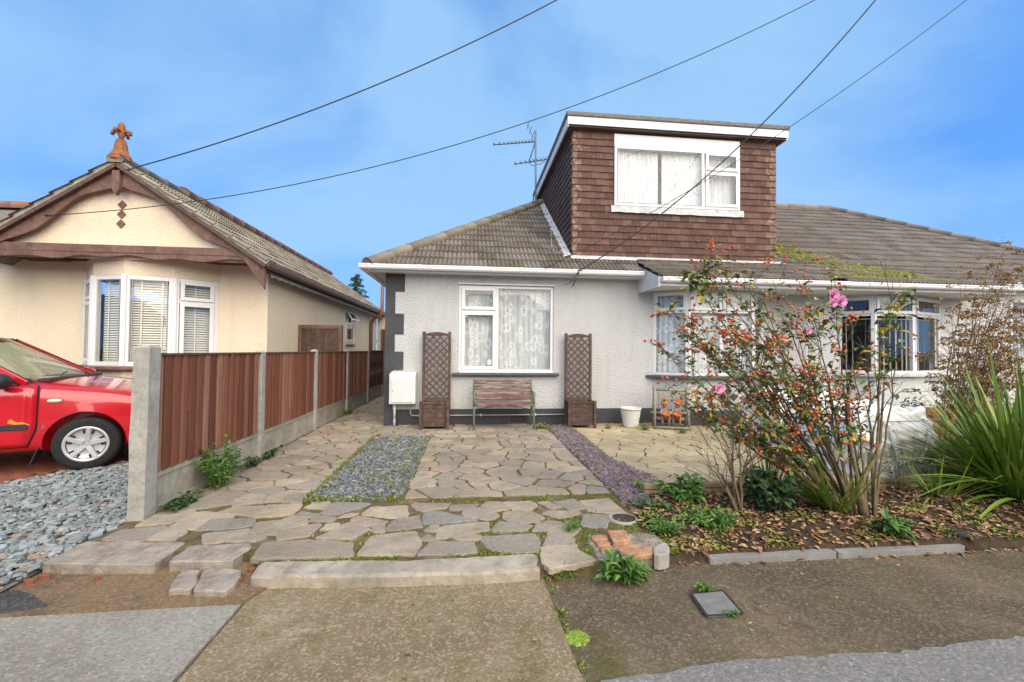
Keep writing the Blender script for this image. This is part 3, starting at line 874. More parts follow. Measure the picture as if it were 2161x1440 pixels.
# --- flower bed: mounded soil with leaf litter
def bedz(x, y):
    e = min(1.0, max(0.0, (y-2.56)/0.3))
    if y < 2.62: return -0.09
    return -0.035 + 0.055*e*(0.5+noise.noise((x*1.7, y*1.7, 0))) + 0.02*noise.noise((x*6, y*6, 3)) + 0.02*e
BX0, BX1, BY0, BY1 = 0.8, 8.0, 2.585, 3.62
bed_poly = [(0.86, 2.52), (1.2, 2.60), (1.45, 2.54), (8.0, 2.54), (8.0, 3.62), (1.56, 3.6), (1.50, 3.36), (1.33, 3.2), (1.25, 2.98), (1.35, 2.72)]
m = MB()
nx, ny = 150, 26
m.grid(lambda u, v: (BX0+(BX1-BX0)*u, BY0+(BY1-BY0)*v, bedz(BX0+(BX1-BX0)*u, BY0+(BY1-BY0)*v) - (0.0 if inpoly(bed_poly, (BX0+(BX1-BX0)*u, BY0+(BY1-BY0)*v)) else 0.08)), nx, ny)
tag(m.build('soil_bed', 'dark_soil', smooth=True), kind='structure')

# ================================================================== SEMI-DETACHED BUNGALOWS
WY = 7.25            # front wall plane
EY, EZ = 6.98, 2.62  # main eave
SL = 0.685           # roof slope
XL, XP, XR = -1.385, 6.27, 13.9
RY = 10.95
RZ = EZ + SL*(RY-EY)
house = empty('bungalow', (2.0, WY, 0.0))
tag(house, 'pale grey roughcast bungalow with a brown tile-hung dormer and black quoins', 'house')
right = empty('adjoining_bungalow', (9.0, WY, 0.0))
tag(right, 'attached bungalow half with plain tiled roof and mossy valley, behind the yellow-leaved rose', 'house')

def wall_open(mb, p0, ux, w, h, ops, depth=0.07, z0=0.0):
    """flat wall from p0 along ux, height h, with openings (x0,x1,z0,z1) and reveals going inwards"""
    F = frame(p0, ux)
    xs = sorted({0, w, *[o[0] for o in ops], *[o[1] for o in ops]})
    zs = sorted({z0, h, *[o[2] for o in ops], *[o[3] for o in ops]})
    P = lambda x, y, z: F @ Vector((x, y, z))
    for i in range(len(xs)-1):
        for j in range(len(zs)-1):
            cx, cz = (xs[i]+xs[i+1])/2, (zs[j]+zs[j+1])/2
            if any(o[0] < cx < o[1] and o[2] < cz < o[3] for o in ops): continue
            mb.quad(P(xs[i],0,zs[j]), P(xs[i+1],0,zs[j]), P(xs[i+1],0,zs[j+1]), P(xs[i],0,zs[j+1]))
    for a, b, c, d in ops:
        mb.quad(P(a,0,c), P(a,depth,c), P(a,depth,d), P(a,0,d))
        mb.quad(P(b,0,c), P(b,0,d), P(b,depth,d), P(b,depth,c))
        mb.quad(P(a,0,d), P(a,depth,d), P(b,depth,d), P(b,0,d))
        mb.quad(P(a,0,c), P(b,0,c), P(b,depth,c), P(a,depth,c))

def rect_frame(mb, x0, x1, z0, z1, t, y0, y1):
    mb.box(x0, x0+t, y0, y1, z0, z1); mb.box(x1-t, x1, y0, y1, z0, z1)
    mb.box(x0+t, x1-t, y0, y1, z0, z0+t); mb.box(x0+t, x1-t, y0, y1, z1-t, z1)

def window(parent, p0, ux, w, h, lights, curtain=None, ft=0.045, room=True, mat='upvc', openang=None):
    """window in plane p0/ux; lights = (x0,x1,z0,z1,opening). y is into the house."""
    F = frame(p0, ux)
    m = MB(F)
    rect_frame(m, 0, w, 0, h, ft, -0.012, 0.055)
    xs0 = sorted({l[0] for l in lights} | {l[1] for l in lights}); xs = []
    for x in xs0:
        if not xs or x-xs[-1] > 0.06: xs.append(x)
    zs = sorted({l[2] for l in lights})
    for x in xs:
        if 0.06 < x < w-0.06: m.box(x-ft*0.62, x+ft*0.62, -0.009, 0.052, ft, h-ft)
    for l in lights:
        if l[2] > 0.06: m.box(l[0]+0.01, l[1]-0.01, -0.006, 0.050, l[2]-ft*0.5, l[2]+ft*0.5)
    win = m.build('window', mat, parent, bevel=0.004)
    for x0, x1, z0, z1, op in lights:
        a, b, c, d = x0+0.03, x1-0.03, z0+0.03, z1-0.03
        Fl = F
        g = 0.03
        if op:
            if openang and op == 2:
                Fl = F @ Matrix.Translation((0, -0.03, d)) @ Matrix.Rotation(-openang, 4, 'X') @ Matrix.Translation((0, 0, -d))
            s = MB(Fl)
            rect_frame(s, a-0.012, b+0.012, c-0.012, d+0.012, 0.055, -0.034, -0.013)
            so_ = s.build('sash', mat, win, bevel=0.004)
            a += 0.04; b -= 0.04; c += 0.04; d -= 0.04
        pm = MB(Fl).box(a, b, 0.004, 0.008, c, d) if not op else MB(Fl).box(a, b, -0.024, -0.020, c, d)
        pm.build('pane', 'glass', win)
        gk = MB(Fl); yy = -0.0105 if not op else -0.030
        rect_frame(gk, a-0.004, b+0.004, c-0.004, d+0.004, 0.008, yy, yy+0.02)
        gk.build('gasket', 'pipe_grey', win)
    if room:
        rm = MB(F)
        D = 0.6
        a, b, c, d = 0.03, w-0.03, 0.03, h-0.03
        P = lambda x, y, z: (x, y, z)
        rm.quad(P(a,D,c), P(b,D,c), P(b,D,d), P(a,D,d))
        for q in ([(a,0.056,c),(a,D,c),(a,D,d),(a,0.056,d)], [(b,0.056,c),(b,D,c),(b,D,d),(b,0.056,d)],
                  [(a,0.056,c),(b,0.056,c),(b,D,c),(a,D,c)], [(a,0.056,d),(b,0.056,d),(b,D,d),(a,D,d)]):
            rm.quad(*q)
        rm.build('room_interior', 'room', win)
    if curtain:
        for (x0, x1, kind) in curtain:
            cm = MB(F)
            wl = R(0.085, 0.12); ph = R(0, 6)
            nu = max(8, int((x1-x0)/0.009))
            def fn(u, v, x0=x0, x1=x1):
                x = x0+(x1-x0)*u; z = 0.035+(h-0.07)*v
                a = 0.0075+0.007*noise.noise((x*7, z*0.6, ph))
                y = 0.11 + a*sin(2*pi*x/wl + 2.2*noise.noise((x*3, z*0.5, ph+2))) + 0.012*noise.noise((x*4, z*1.2, 8))
                return (x, y, z)
            cm.grid(fn, nu, 10)
            cm.build('net_curtain', kind, win, smooth=True, recalc=False)
    return win

# ---- roof tile meshes (interlocking concrete tile with rolls)
TW, TG = 0.30, 0.30
def roll_tile_mesh(mat, clip_planes=None, rolls=4, w=TW, g=TG, name='tile', lap=0.05):
    m = MB(); n = rolls*4
    prof = []
    for i in range(n+1):
        x = w*i/n; ph = (i % 4)
        prof.append((x, [0.000, 0.024, 0.032, 0.024][ph] if i < n else 0.004))
    vs = []
    for (x, z) in prof:
        vs += [(x, 0.0, z-0.016), (x, 0.0, z+0.026), (x, g+lap, z-0.004)]
    fs = []
    for i in range(n):
        a = 3*i
        fs.append((a, a+3, a+4, a+1)); fs.append((a+1, a+4, a+5, a+2))
    m.add(vs, fs)
    return m
TILE_BASE = {}
def tile_mesh(mat, **k):
    key = (mat, tuple(k.items()))
    if key not in TILE_BASE:
        me = roll_tile_mesh(mat, **k).mesh('tile'); me.materials.append(M[mat]); TILE_BASE[key] = me
    return TILE_BASE[key]
def tile_plane(parent, origin, ux, uy, poly, mat, limit, spent, visible=lambda p: True, name='tile', stuffname='tile', rolls=4, w=TW, g=TG):
    """cover convex polygon (u,v in metres on the plane) with tiles. returns (pieces placed)"""
    F = frame(origin, ux, Vector(ux).cross(Vector(uy)))
    if area(poly) < 0: poly = poly[::-1]
    us = [p[0] for p in poly]; vs_ = [p[1] for p in poly]
    planes = []
    for i in range(len(poly)):
        a = poly[i]; b = poly[(i+1) % len(poly)]
        d = Vector((b[0]-a[0], b[1]-a[1], 0)); nn = Vector((d.y, -d.x, 0)).normalized()
        planes.append((Vector((a[0], a[1], 0)), nn))
    base = tile_mesh(mat, rolls=rolls, w=w, g=g)
    stuff = bmesh.new(); used = 0
    j0 = int(math.floor(min(vs_)/g)); j1 = int(math.ceil(max(vs_)/g))
    i0 = int(math.floor(min(us)/w))-1; i1 = int(math.ceil(max(us)/w))+1
    for j in range(j0, j1):
        for i in range(i0, i1):
            x = i*w + (w*0.5 if j % 2 else 0); y = j*g
            cs = [(x, y), (x+w, y), (x+w, y+g), (x, y+g)]
            ins = [inpoly(poly, (min(max(c[0], x+0.01), x+w-0.01), min(max(c[1], y+0.01), y+g-0.01))) for c in cs]
            cen = inpoly(poly, (x+w/2, y+g/2))
            if not any(ins) and not cen: continue
            T = Matrix.Translation((x, y+R(-0.006, 0.006), 0)) @ Matrix.Rotation(R(-0.010, 0.010), 4, 'Z') @ Matrix.Translation((0, 0, R(0, 0.008)))
            wp = F @ Vector((x+w/2, y+g/2, 0))
            as_part = visible(wp) and spent[0] < limit
            if all(ins):
                if as_part:
                    inst(name, base, F @ T, parent); spent[0] += 1
                else:
                    tmp = bmesh.new(); tmp.from_mesh(base); tmp.transform(F @ T); me = bpy.data.meshes.new('t'); tmp.to_mesh(me); tmp.free()
                    stuff.from_mesh(me); bpy.data.meshes.remove(me); used += 1
            else:
                tmp = bmesh.new(); tmp.from_mesh(base); tmp.transform(T)
                for pt, nn in planes:
                    bmesh.ops.bisect_plane(tmp, geom=tmp.verts[:]+tmp.edges[:]+tmp.faces[:], plane_co=pt, plane_no=nn, clear_outer=True)
                if tmp.faces:
                    tmp.transform(F)
                    if as_part and sum(f.calc_area() for f in tmp.faces) > 0.02:
                        me = bpy.data.meshes.new('tile'); tmp.to_mesh(me); me.materials.append(M[mat])
                        inst(name, me, Matrix.Identity(4), parent); spent[0] += 1
                    else:
                        me = bpy.data.meshes.new('t'); tmp.to_mesh(me); stuff.from_mesh(me); bpy.data.meshes.remove(me); used += 1
                tmp.free()
    if used:
        me = bpy.data.meshes.new(stuffname); stuff.to_mesh(me); me.materials.append(M[mat])
        o = inst(stuffname, me, Matrix.Identity(4), parent); tag(o, kind='stuff')
    stuff.free()
def ridge_run(parent, a, b, mat, r=0.11, L=0.42, name='ridge_tile', flat=0.75, lean=(0,0,1)):
    a = Vector(a); b = Vector(b); d = (b-a); n = max(1, int(d.length/L)); d = d.normalized()
    F0 = frame((0,0,0), d, Vector(lean) - d*Vector(lean).dot(d))
    mm = MB(); k = 8; segs = []
    for i in range(k+1):
        t = -0.6+(pi+1.2)*i/k
        segs.append((cos(t)*r*1.05, sin(t)*r*flat))
    vs = []
    step = (b-a).length/n
    for x, s in ((0, 1.06), (0.03, 1.06), (0.031, 1.0), (step+0.02, 1.0)):
        for (y, z) in segs: vs.append((x, y*s, z*s))
    fs = []
    for q in range(3):
        for i in range(k): fs.append((q*(k+1)+i, q*(k+1)+i+1, (q+1)*(k+1)+i+1, (q+1)*(k+1)+i))
    fs.append(tuple(range(k+1)))
    mm.add(vs, fs)
    me = mm.mesh(name); me.materials.append(M[mat]); me.polygons.foreach_set('use_smooth', [True]*len(me.polygons))
    for i in range(n):
        p = a + d*(step*i)
        inst(name, me, Matrix.Translation(p) @ F0 @ Matrix.Rotation(R(-0.02, 0.02), 4, 'Z'), parent)

def gutter(parent, a, b, mat='upvc', clips=(), drop=0.0):
    a = Vector(a); b = Vector(b); F = frame(a, b-a)
    L = (b-a).length
    prof = [(0.0, 0.075), (-0.115, 0.075), (-0.118, 0.060), (-0.112, 0.052), (-0.108, 0.02), (-0.09, 0.0), (-0.01, 0.0), (0.0, 0.01)]
    inner = [(-0.012, 0.070), (-0.10, 0.070)]
    m = MB(F)
    vs = [(0, y, z) for y, z in prof] + [(L, y, z) for y, z in prof]
    n = len(prof)
    m.add(vs, [tuple(range(n)), tuple(range(2*n-1, n-1, -1))] + [(i, (i+1) % n, n+(i+1) % n, n+i) for i in range(n)])
    g = m.build('gutter', mat, parent)
    for c in clips:
        cm = MB(F)
        pr = [(0.004, 0.079), (-0.121, 0.079), (-0.124, 0.058), (-0.114, 0.018), (-0.092, -0.006), (0.004, -0.006)]
        k = len(pr)
        cm.add([(c-0.02, y, z) for y, z in pr] + [(c+0.02, y, z) for y, z in pr],
               [tuple(range(k)), tuple(range(2*k-1, k-1, -1))] + [(i, (i+1) % k, k+(i+1) % k, k+i) for i in range(k)])
        cm.build('bracket', mat, g)
    return g

# ---- walls
WIN = (-0.17, 1.475, 0.885, 2.385)      # left window: x0,x1,z0,z1
m = MB()
wall_open(m, (XL, WY, 0), (1,0,0), XP-XL, 2.66, [(WIN[0]-XL, WIN[1]-XL, WIN[2], WIN[3]), (3.30-XL, 5.35-XL, 0.85, 2.36)], z0=0.26)
m.quad((XL, WY, 0.26), (XL, WY, 2.66), (XL, 14.6, 2.66), (XL, 14.6, 0.26))
m.quad((XL, 14.6, 0.26), (XP, 14.6, 0.26), (XP, 14.6, 2.66), (XL, 14.6, 2.66))
m.build('wall', 'roughcast', house)
m = MB()
m.box(XL-0.008, XP, WY-0.012, WY+0.02, -0.1, 0.262); m.box(XL-0.010, XL+0.02, WY+0.02, 14.6, -0.1, 0.262)
m.build('plinth', 'dark_paint', house)
# painted quoins on the corner
qz = [(0.262, 0.56, 0.13), (0.56, 0.92, 0.13), (0.92, 1.23, 0.30), (1.23, 1.52, 0.155), (1.52, 1.87, 0.30), (1.87, 2.24, 0.155), (2.24, 2.655, 0.31)]
for a, b, wd in qz:
    MB().box(XL-0.009, XL+wd, WY-0.008, WY+0.02, a, b-0.0005).build('quoin', 'dark_paint', house)
for y0, y1, z0, z1 in [(WY+0.021, WY+0.45, 0.262, 2.655)]:
    MB().box(XL-0.008, XL+0.02, y0, y1, z0, z1).build('quoin', 'dark_paint', house)
# left window
ww, wh = WIN[1]-WIN[0]-0.004, WIN[3]-WIN[2]-0.004
win = window(house, (WIN[0]+0.002, WY+0.035, WIN[2]+0.002), (1,0,0), ww, wh,
       [(0.03, 0.655, 0.03, 1.055, 1), (0.03, 0.655, 1.055, wh-0.02, 1), (0.665, ww-0.02, 0.03, wh-0.02, 0)],
       curtain=[(0.04, ww*0.42, 'lace'), (ww*0.40, ww-0.04, 'lace')])
MB().box(WIN[0]-0.02, WIN[1]+0.02, WY-0.035, WY+0.03, WIN[3]+0.005, WIN[3]+0.03).build('head_drip', 'upvc_dirty', win)
MB().box(WIN[0]-0.10, WIN[1]+0.09, WY-0.09, WY+0.03, WIN[2]-0.055, WIN[2]-0.006).build('sill', 'sill_dark', win, bevel=0.012)
MB().box(WIN[0]+0.01, WIN[1]-0.01, WY-0.045, WY+0.02, WIN[2]-0.005, WIN[2]+0.03).build('cill_trim', 'upvc', win, bevel=0.005)
m = MB(frame((WIN[0]+0.125, WY+0.0095, WIN[2]+0.97), (1,0,0)))
m.prism([(0.035*cos(a*pi/8), 0.035*sin(a*pi/8)) for a in range(16)], 0, 0.001, Matrix.Rotation(pi/2, 4, 'X'))
m.build('sticker', 'strap_blue', win)
MB().box(WIN[0]+0.50, WIN[0]+0.565, WY+0.0085, WY+0.0095, WIN[2]+0.13, WIN[2]+0.22).build('sticker', 'upvc_dirty', win)

# bays
def bay(parent, pts, zs, zt, ztop, lay, curtain, mat_wall, sill_mat):
    """pts: plan polyline of the bay at the wall face"""
    for k in range(len(pts)-1):
        a = Vector((*pts[k], 0)); b = Vector((*pts[k+1], 0)); d = b-a; L = d.length; ux = d.normalized()
        m = MB(); F = frame(a, ux); P = lambda x, y, z: F @ Vector((x, y, z))
        m.quad(P(0,0,0.0), P(L,0,0.0), P(L,0,zs), P(0,0,zs))
        m.build('bay_wall', mat_wall, parent); m = MB()
        m.quad(P(0,0,zt), P(L,0,zt), P(L,0,ztop), P(0,0,ztop))
        m.build('bay_head', mat_wall, parent)
        ls = []
        for (x0, x1, z0, z1, op) in lay[k]:
            ls.append((x0*(L-0.04)+0.01, x1*(L-0.04)+0.03, z0*(zt-zs)+0.02, z1*(zt-zs)-0.01 if z1 == 1 else z1*(zt-zs), op))
        cur = [(0.02, L-0.02, curtain)] if curtain else None
        window(parent, a + ux*0.006 + Vector((0,0,zs+0.002)) + F.to_3x3() @ Vector((0, 0.012, 0)), ux, L-0.012, zt-zs-0.004, ls, curtain=cur, room=False)
    # sill following the bay
    m = MB()
    n = len(pts)
    out = []
    for k in range(n):
        p = Vector((*pts[k], 0))
        d0 = (Vector((*pts[k], 0))-Vector((*pts[k-1], 0))).normalized() if k else (Vector((*pts[1], 0))-p).normalized()
        d1 = (Vector((*pts[k+1], 0))-p).normalized() if k < n-1 else d0
        nn = Vector((d0.y, -d0.x, 0)) + Vector((d1.y, -d1.x, 0)); nn.normalize()
        out.append(p + nn*0.10 + (d1*0.10 if k == n-1 else (-d0*0.10 if k == 0 else Vector((0,0,0)))))
    poly = [(q.x, min(q.y, WYB)) for q in out] + [(pts[k][0], min(pts[k][1]+0.02, WYB)) for k in range(n-1, -1, -1)]
    m.prism(poly, zs-0.055, zs-0.003)
    m.build('sill', sill_mat, parent, bevel=0.01)
WYB = WY-0.002
side_l = [(0.0, 1.0, 0.0, 0.72, 0), (0.0, 1.0, 0.74, 1.0, 1)]
mid_l = [(0.0, 0.5, 0.0, 0.72, 0), (0.5, 1.0, 0.0, 0.72, 0), (0.0, 0.5, 0.74, 1.0, 1), (0.5, 1.0, 0.74, 1.0, 1)]
bay(house, [(3.28, WY), (3.76, 6.90), (4.98, 6.90), (5.40, WY)], 0.855, 2.33, 2.45, [side_l, mid_l, side_l], 'lace', 'roughcast', 'sill_dark')
# black diamonds under the first bay
for dx, dz in ((0, 0.10), (-0.10, 0), (0.10, 0), (0, -0.10)):
    c = gy(1537, 838, 6.895)
    mm = MB(); F = frame((c.x+dx, 6.898, c.z+dz), (1,0,0))
    mm.prism([(0.07,0),(0,0.07),(-0.07,0),(0,-0.07)], 0, 0.012, F @ Matrix.Rotation(pi/2, 4, 'X'))
    mm.build('diamond', 'dark_paint', house)
m = MB()
m.add([(3.29,7.235,-0.1),(3.765,6.885,-0.1),(4.975,6.885,-0.1),(5.39,7.235,-0.1),(3.29,7.235,0.26),(3.765,6.885,0.26),(4.975,6.885,0.26),(5.39,7.235,0.26)], [(0,1,5,4),(1,2,6,5),(2,3,7,6)])
m.build('bay_plinth', 'dark_paint', house)
# neighbour's half
m = MB()
wall_open(m, (XP, WY, 0), (1,0,0), XR-XP, 2.66, [(6.93-XP, 9.05-XP, 0.90, 2.34), (10.62-XP, 12.08-XP, 1.02, 2.33)], z0=-0.1)
m.quad((XR, WY, 0), (XR, 14.6, 0), (XR, 14.6, 2.66), (XR, WY, 2.66))
m.quad((XR, 14.6, 0), (XP, 14.6, 0), (XP, 14.6, 2.66), (XR, 14.6, 2.66))
m.build('wall', 'white_render', right)
bay(right, [(6.92, WY), (7.30, 6.90), (8.12, 6.90), (9.06, WY)], 0.905, 2.32, 2.45,
    [side_l, side_l, side_l], None, 'white_render', 'lead')
for k in range(16):
    x = 7.05+k*0.125
    y = 7.22 if x < 7.3 or x > 8.2 else 7.08
    MB(Matrix.Translation((x, y, 0)) @ Matrix.Rotation(R(0.5, 0.8), 4, 'Z')).box(-0.055, 0.055, -0.001, 0.001, 0.95, 2.28).build('blind_slat', 'vert_blind', right)
# second window far right
window(right, (10.6, WY-0.015, 1.0), (1,0,0), 1.5, 1.35, [(0.03, 0.75, 0.03, 1.32, 0), (0.75, 1.47, 0.03, 1.32, 1)], curtain=[(0.04, 1.46, 'net_plain')], room=False)

# ---- eaves: fascia, soffit, gutter
m = MB().box(XL-0.26, 3.0, EY+0.005, EY+0.03, 2.53, 2.635); m.box(XL-0.26, XL-0.235, EY+0.03, 14.8, 2.53, 2.635)
m.build('fascia', 'upvc_dirty', house)
m = MB().box(XL-0.234, 3.0, EY+0.031, WY+0.01, 2.545, 2.56); m.box(XL-0.234, XL+0.01, WY+0.011, 14.8, 2.545, 2.56)
m.build('soffit', 'soffit_white', house)
gutter(house, (XL-0.36, EY, 2.555), (2.97, EY, 2.54), clips=(0.15, 0.95, 1.75, 2.6, 3.5))
gs = gutter(house, (XL-0.265, 14.8, 2.555), (XL-0.265, EY+0.01, 2.555), clips=(2.0, 4.0, 6.0))
# boxed eave over the bays
BY = 6.42; BZ = 2.46; BXR = 9.54
BS = (EZ+SL*(7.45-EY)-BZ-0.02)/(7.45-BY)
for par, x0, x1 in ((house, 3.0, XP), (right, XP, BXR)):
    MB().box(x0+0.021, x1, BY+0.005, BY+0.03, 2.325, BZ+0.01).build('fascia', 'upvc_dirty', par)
    MB().box(x0+0.021, x1, BY+0.031, WY+0.005, 2.345, 2.36).build('soffit', 'soffit_white', par)
gutter(house, (3.03, BY, 2.375), (XP-0.01, BY, 2.37), clips=(0.1, 1.3, 2.5))
gutter(right, (XP-0.005, BY, 2.37), (BXR, BY, 2.362), clips=(0.35, 0.9, 1.9, 2.9))
m = MB().add([(3.0, BY, 2.30), (3.0, EY+0.1, 2.30), (3.0, WY, 2.30), (3.0, WY, 2.80), (3.0, BY, BZ+0.005)], [(0,1,2,3,4)])
m.add([(3.02, BY, 2.30), (3.02, WY, 2.30), (3.02, WY, 2.80), (3.02, BY, BZ+0.005)], [(0,1,2,3)])
m.add([(3.0, BY, 2.30), (3.02, BY, 2.30), (3.02, BY, BZ+0.005), (3.0, BY, BZ+0.005)], [(0,1,2,3)])
m.build('eave_end_board', 'upvc_dirty', house)
m = MB().box(BXR, XR+0.2, EY+0.005, EY+0.03, 2.53, 2.635); m.build('fascia', 'upvc_dirty', right)
MB().box(BXR, XR+0.2, EY+0.031, WY+0.01, 2.545, 2.56).build('soffit', 'soffit_white', right)
gutter(right, (BXR+0.02, EY, 2.548), (XR+0.3, EY, 2.54), clips=(0.6, 1.8, 3.0))
MB().add([(BXR, BY, 2.30), (BXR, WY, 2.30), (BXR, WY, 2.80), (BXR, BY, BZ)], [(0,1,2,3)]).build('eave_end_board', 'upvc_dirty', right)

# ---- roofs
CS = sqrt(1+SL*SL)
HX0, HX1 = -1.60, 14.14              # eave ends of the hips
def P0(x, y): return (x, (y-EY)*CS)  # plan -> plane coordinates (u along x, v up the slope)
AX0 = HX0 + (RY-EY); AX1 = HX1 - (RY-EY)
roof = MB()
uz = -0.02
roof.add([(HX0, EY, EZ+uz), (HX1, EY, EZ+uz), (AX1, RY, RZ+uz), (AX0, RY, RZ+uz)], [(0,1,2,3)])
Yb = 2*RY-EY
roof.add([(HX0, Yb, EZ+uz), (HX1, Yb, EZ+uz), (AX1, RY, RZ+uz), (AX0, RY, RZ+uz)], [(3,2,1,0)])
roof.add([(HX0, EY, EZ+uz), (AX0, RY, RZ+uz), (HX0, Yb, EZ+uz)], [(0,1,2)])
roof.add([(HX1, EY, EZ+uz), (AX1, RY, RZ+uz), (HX1, Yb, EZ+uz)], [(0,1,2)])
roof.add([(3.02, BY, BZ-0.01), (BXR, BY, BZ-0.01), (BXR, 7.45, BZ-0.01+BS*(7.45-BY)), (3.02, 7.45, BZ-0.01+BS*(7.45-BY))], [(0,1,2,3)])
roof_o = roof.build('roof', 'felt', house)
rr = MB(); rr.add([(XP, RY-0.05, RZ-0.10), (AX1, RY-0.05, RZ-0.10), (AX1, RY+0.05, RZ-0.10), (XP, RY+0.05, RZ-0.10)], [(0,1,2,3)])
roof_r = rr.build('roof', 'felt', right)
uy = Vector((0, 1, SL)).normalized()
spent_h = [0]; spent_r = [0]
DX0, DX1, DY = 1.85, 5.80, 7.45
O = (0, EY, EZ+0.005)
allv = lambda p: True
tile_plane(roof_o, O, (1,0,0), uy, [P0(HX0, EY), P0(DX0, EY), P0(DX0, EY+DX0-HX0)], 'roof_tile', 290, spent_h, allv)
tile_plane(roof_o, O, (1,0,0), uy, [P0(DX0, EY), P0(3.0, EY), P0(3.0, DY), P0(DX0, DY)], 'roof_tile', 290, spent_h, allv)
ub = Vector((0, 1, BS)).normalized(); CB = sqrt(1+BS*BS)
OB = (0, BY-0.02, BZ+0.008)
PB = lambda x, y: (x, (y-BY+0.02)*CB)
tile_plane(roof_o, OB, (1,0,0), ub, [PB(2.985, BY-0.02), PB(XP, BY-0.02), PB(XP, 7.50), PB(2.985, 7.50)], 'roof_tile', 290, spent_h, allv)
tile_plane(roof_o, O, (1,0,0), uy, [P0(DX1, DY), P0(XP, DY), P0(XP, RY), P0(DX1, RY)], 'roof_tile_right', 290, spent_h, allv)
infr = lambda p: p.x < 9.9 + (p.y-7)*0.9
tile_plane(roof_r, OB, (1,0,0), ub, [PB(XP, BY-0.02), PB(BXR, BY-0.02), PB(BXR, 7.50), PB(XP, 7.50)], 'roof_tile_right', 290, spent_r, infr)
tile_plane(roof_r, O, (1,0,0), uy, [P0(XP, DY), P0(HX1-(DY-EY), DY), P0(AX1, RY), P0(XP, RY)], 'roof_tile_right', 295, spent_r, infr)
tile_plane(roof_r, O, (1,0,0), uy, [P0(BXR, EY), P0(HX1, EY), P0(HX1-(DY-EY), DY), P0(BXR, DY)], 'roof_tile_right', 295, spent_r, infr)
ridge_run(roof_o, (HX0-0.03, EY-0.03, EZ+0.02), (DX0-0.1, EY+DX0-HX0-0.1, EZ+SL*(DX0-HX0-0.1)+0.035), 'ridge_tile', 0.13, 0.42)
ridge_run(roof_o, (DX1, RY, RZ+0.03), (XP, RY, RZ+0.03), 'ridge_tile', 0.12, 0.42)
ridge_run(roof_r, (XP, RY, RZ+0.03), (AX1, RY, RZ+0.03), 'ridge_tile', 0.12, 0.42)
ridge_run(roof_r, (HX1, EY, EZ+0.02), (AX1, RY, RZ+0.03), 'ridge_tile', 0.13, 0.42)
# moss clumps on the valley side of the neighbour's roof
def moss_clumps(parent, pts, rmin, rmax, name='moss', mat='leaf_lime'):
    m = MB()
    for p in pts:
        r = R(rmin, rmax); p = Vector(p)
        vs = [p+Vector((0,0,r*0.7))]; k = 6
        for i in range(k):
            a = 2*pi*i/k+R(-.3,.3); q = R(0.7, 1.2)
            vs.append(p+Vector((cos(a)*r*0.6*q, sin(a)*r*0.6*q, r*0.45)))
        for i in range(k):
            a = 2*pi*i/k; q = R(0.7, 1.3)
            vs.append(p+Vector((cos(a)*r*q, sin(a)*r*q, -0.01)))
        fs = [(0, 1+i, 1+(i+1) % k) for i in range(k)] + [(1+i, 1+k+i, 1+k+(i+1) % k, 1+(i+1) % k) for i in range(k)]
        m.add(vs, fs)
    return m.build(name, mat, parent, smooth=True, recalc=False)
def rz_main(x, y): return EZ+SL*(y-EY)+0.03
def rz_bay(x, y): return BZ+BS*(y-BY)+0.035
pts = []
for _ in range(900):
    t = random.random()**1.3
    x = 5.95 + 2.0*t + random.gauss(0, 0.16); y = 8.35 - 1.55*t + random.gauss(0, 0.16)
    if x < DX1+0.03: continue
    # moss sits at the lower edges of the courses
    yc = EY + round((y-EY)*CS/TG)*TG/CS + R(-0.13, 0.11)
    if y > 7.5: pts.append((x, yc, rz_main(x, yc)))
    else: pts.append((x, y, rz_bay(x, y)))
for _ in range(330):
    x = R(6.3, 9.3)**1.0; y = 6.55+abs(random.gauss(0, 0.16))
    if noise.noise((x*1.5, 0, 0)) > -0.15 - 0.2*(8-x): pts.append((x, y, rz_bay(x, y)))
moss_clumps(roof_r, [(p[0], p[1], p[2]+0.015) for p in pts], 0.018, 0.05, mat='roof_moss')
pts = []
for _ in range(1300):
    x = DX0 - 0.04 - abs(random.gauss(0, 1.1)); y = R(7.0, 10.2)
    if y < EY + (x-HX0) - 0.1:
        yc = EY + round((y-EY)*CS/TG)*TG/CS + R(-0.03, 0.02)
        pts.append((x, yc, rz_main(x, yc)-0.006))
moss_clumps(roof_o, pts, 0.006, 0.020, mat='moss')
pts = []
for _ in range(900):
    x = R(XP+0.1, 11.5); y = R(7.5, 10.6)
    if x > HX1-(y-EY)-0.3: continue
    yc = EY + round((y-EY)*CS/TG)*TG/CS + R(-0.03, 0.02)
    pts.append((x, yc, rz_main(x, yc)-0.004))
moss_clumps(roof_r, pts, 0.006, 0.020, mat='moss')

# ---- dormer
DB = EZ+SL*(DY-EY)+0.02
DT = 5.30
dm_ = MB()
ybk = RY
wall_open(dm_, (DX0, DY, 0), (1,0,0), DX1-DX0, DT, [(2.62-DX0+0.02, 5.055-DX0-0.02, 3.95, 5.02)], z0=DB-0.1, depth=0.04)
dm_.add([(DX0, DY, DB-0.1), (DX0, DY, DT), (DX0, ybk, DT), (DX0, ybk, RZ-0.1)], [(0,1,2,3)])
dm_.add([(DX1, DY, DB-0.1), (DX1, ybk, RZ-0.1), (DX1, ybk, DT), (DX1, DY, DT)], [(0,1,2,3)])
dormer = dm_.build('dormer', 'felt', house)
HW, HG = 0.17, 0.121
hm = MB()
hm.add([(0,0,0),(HW-0.003,0,0),(HW-0.003,0.006,HG+0.03),(0,0.006,HG+0.03),(0,-0.030,0.002),(HW-0.003,-0.030,0.002),(HW-0.003,-0.008,HG+0.03),(0,-0.008,HG+0.03)],
       [(4,5,6,7),(0,1,5,4),(1,2,6,5),(3,0,4,7)])
hme = hm.mesh('hanging_tile'); hme.materials.append(M['hung_tile'])
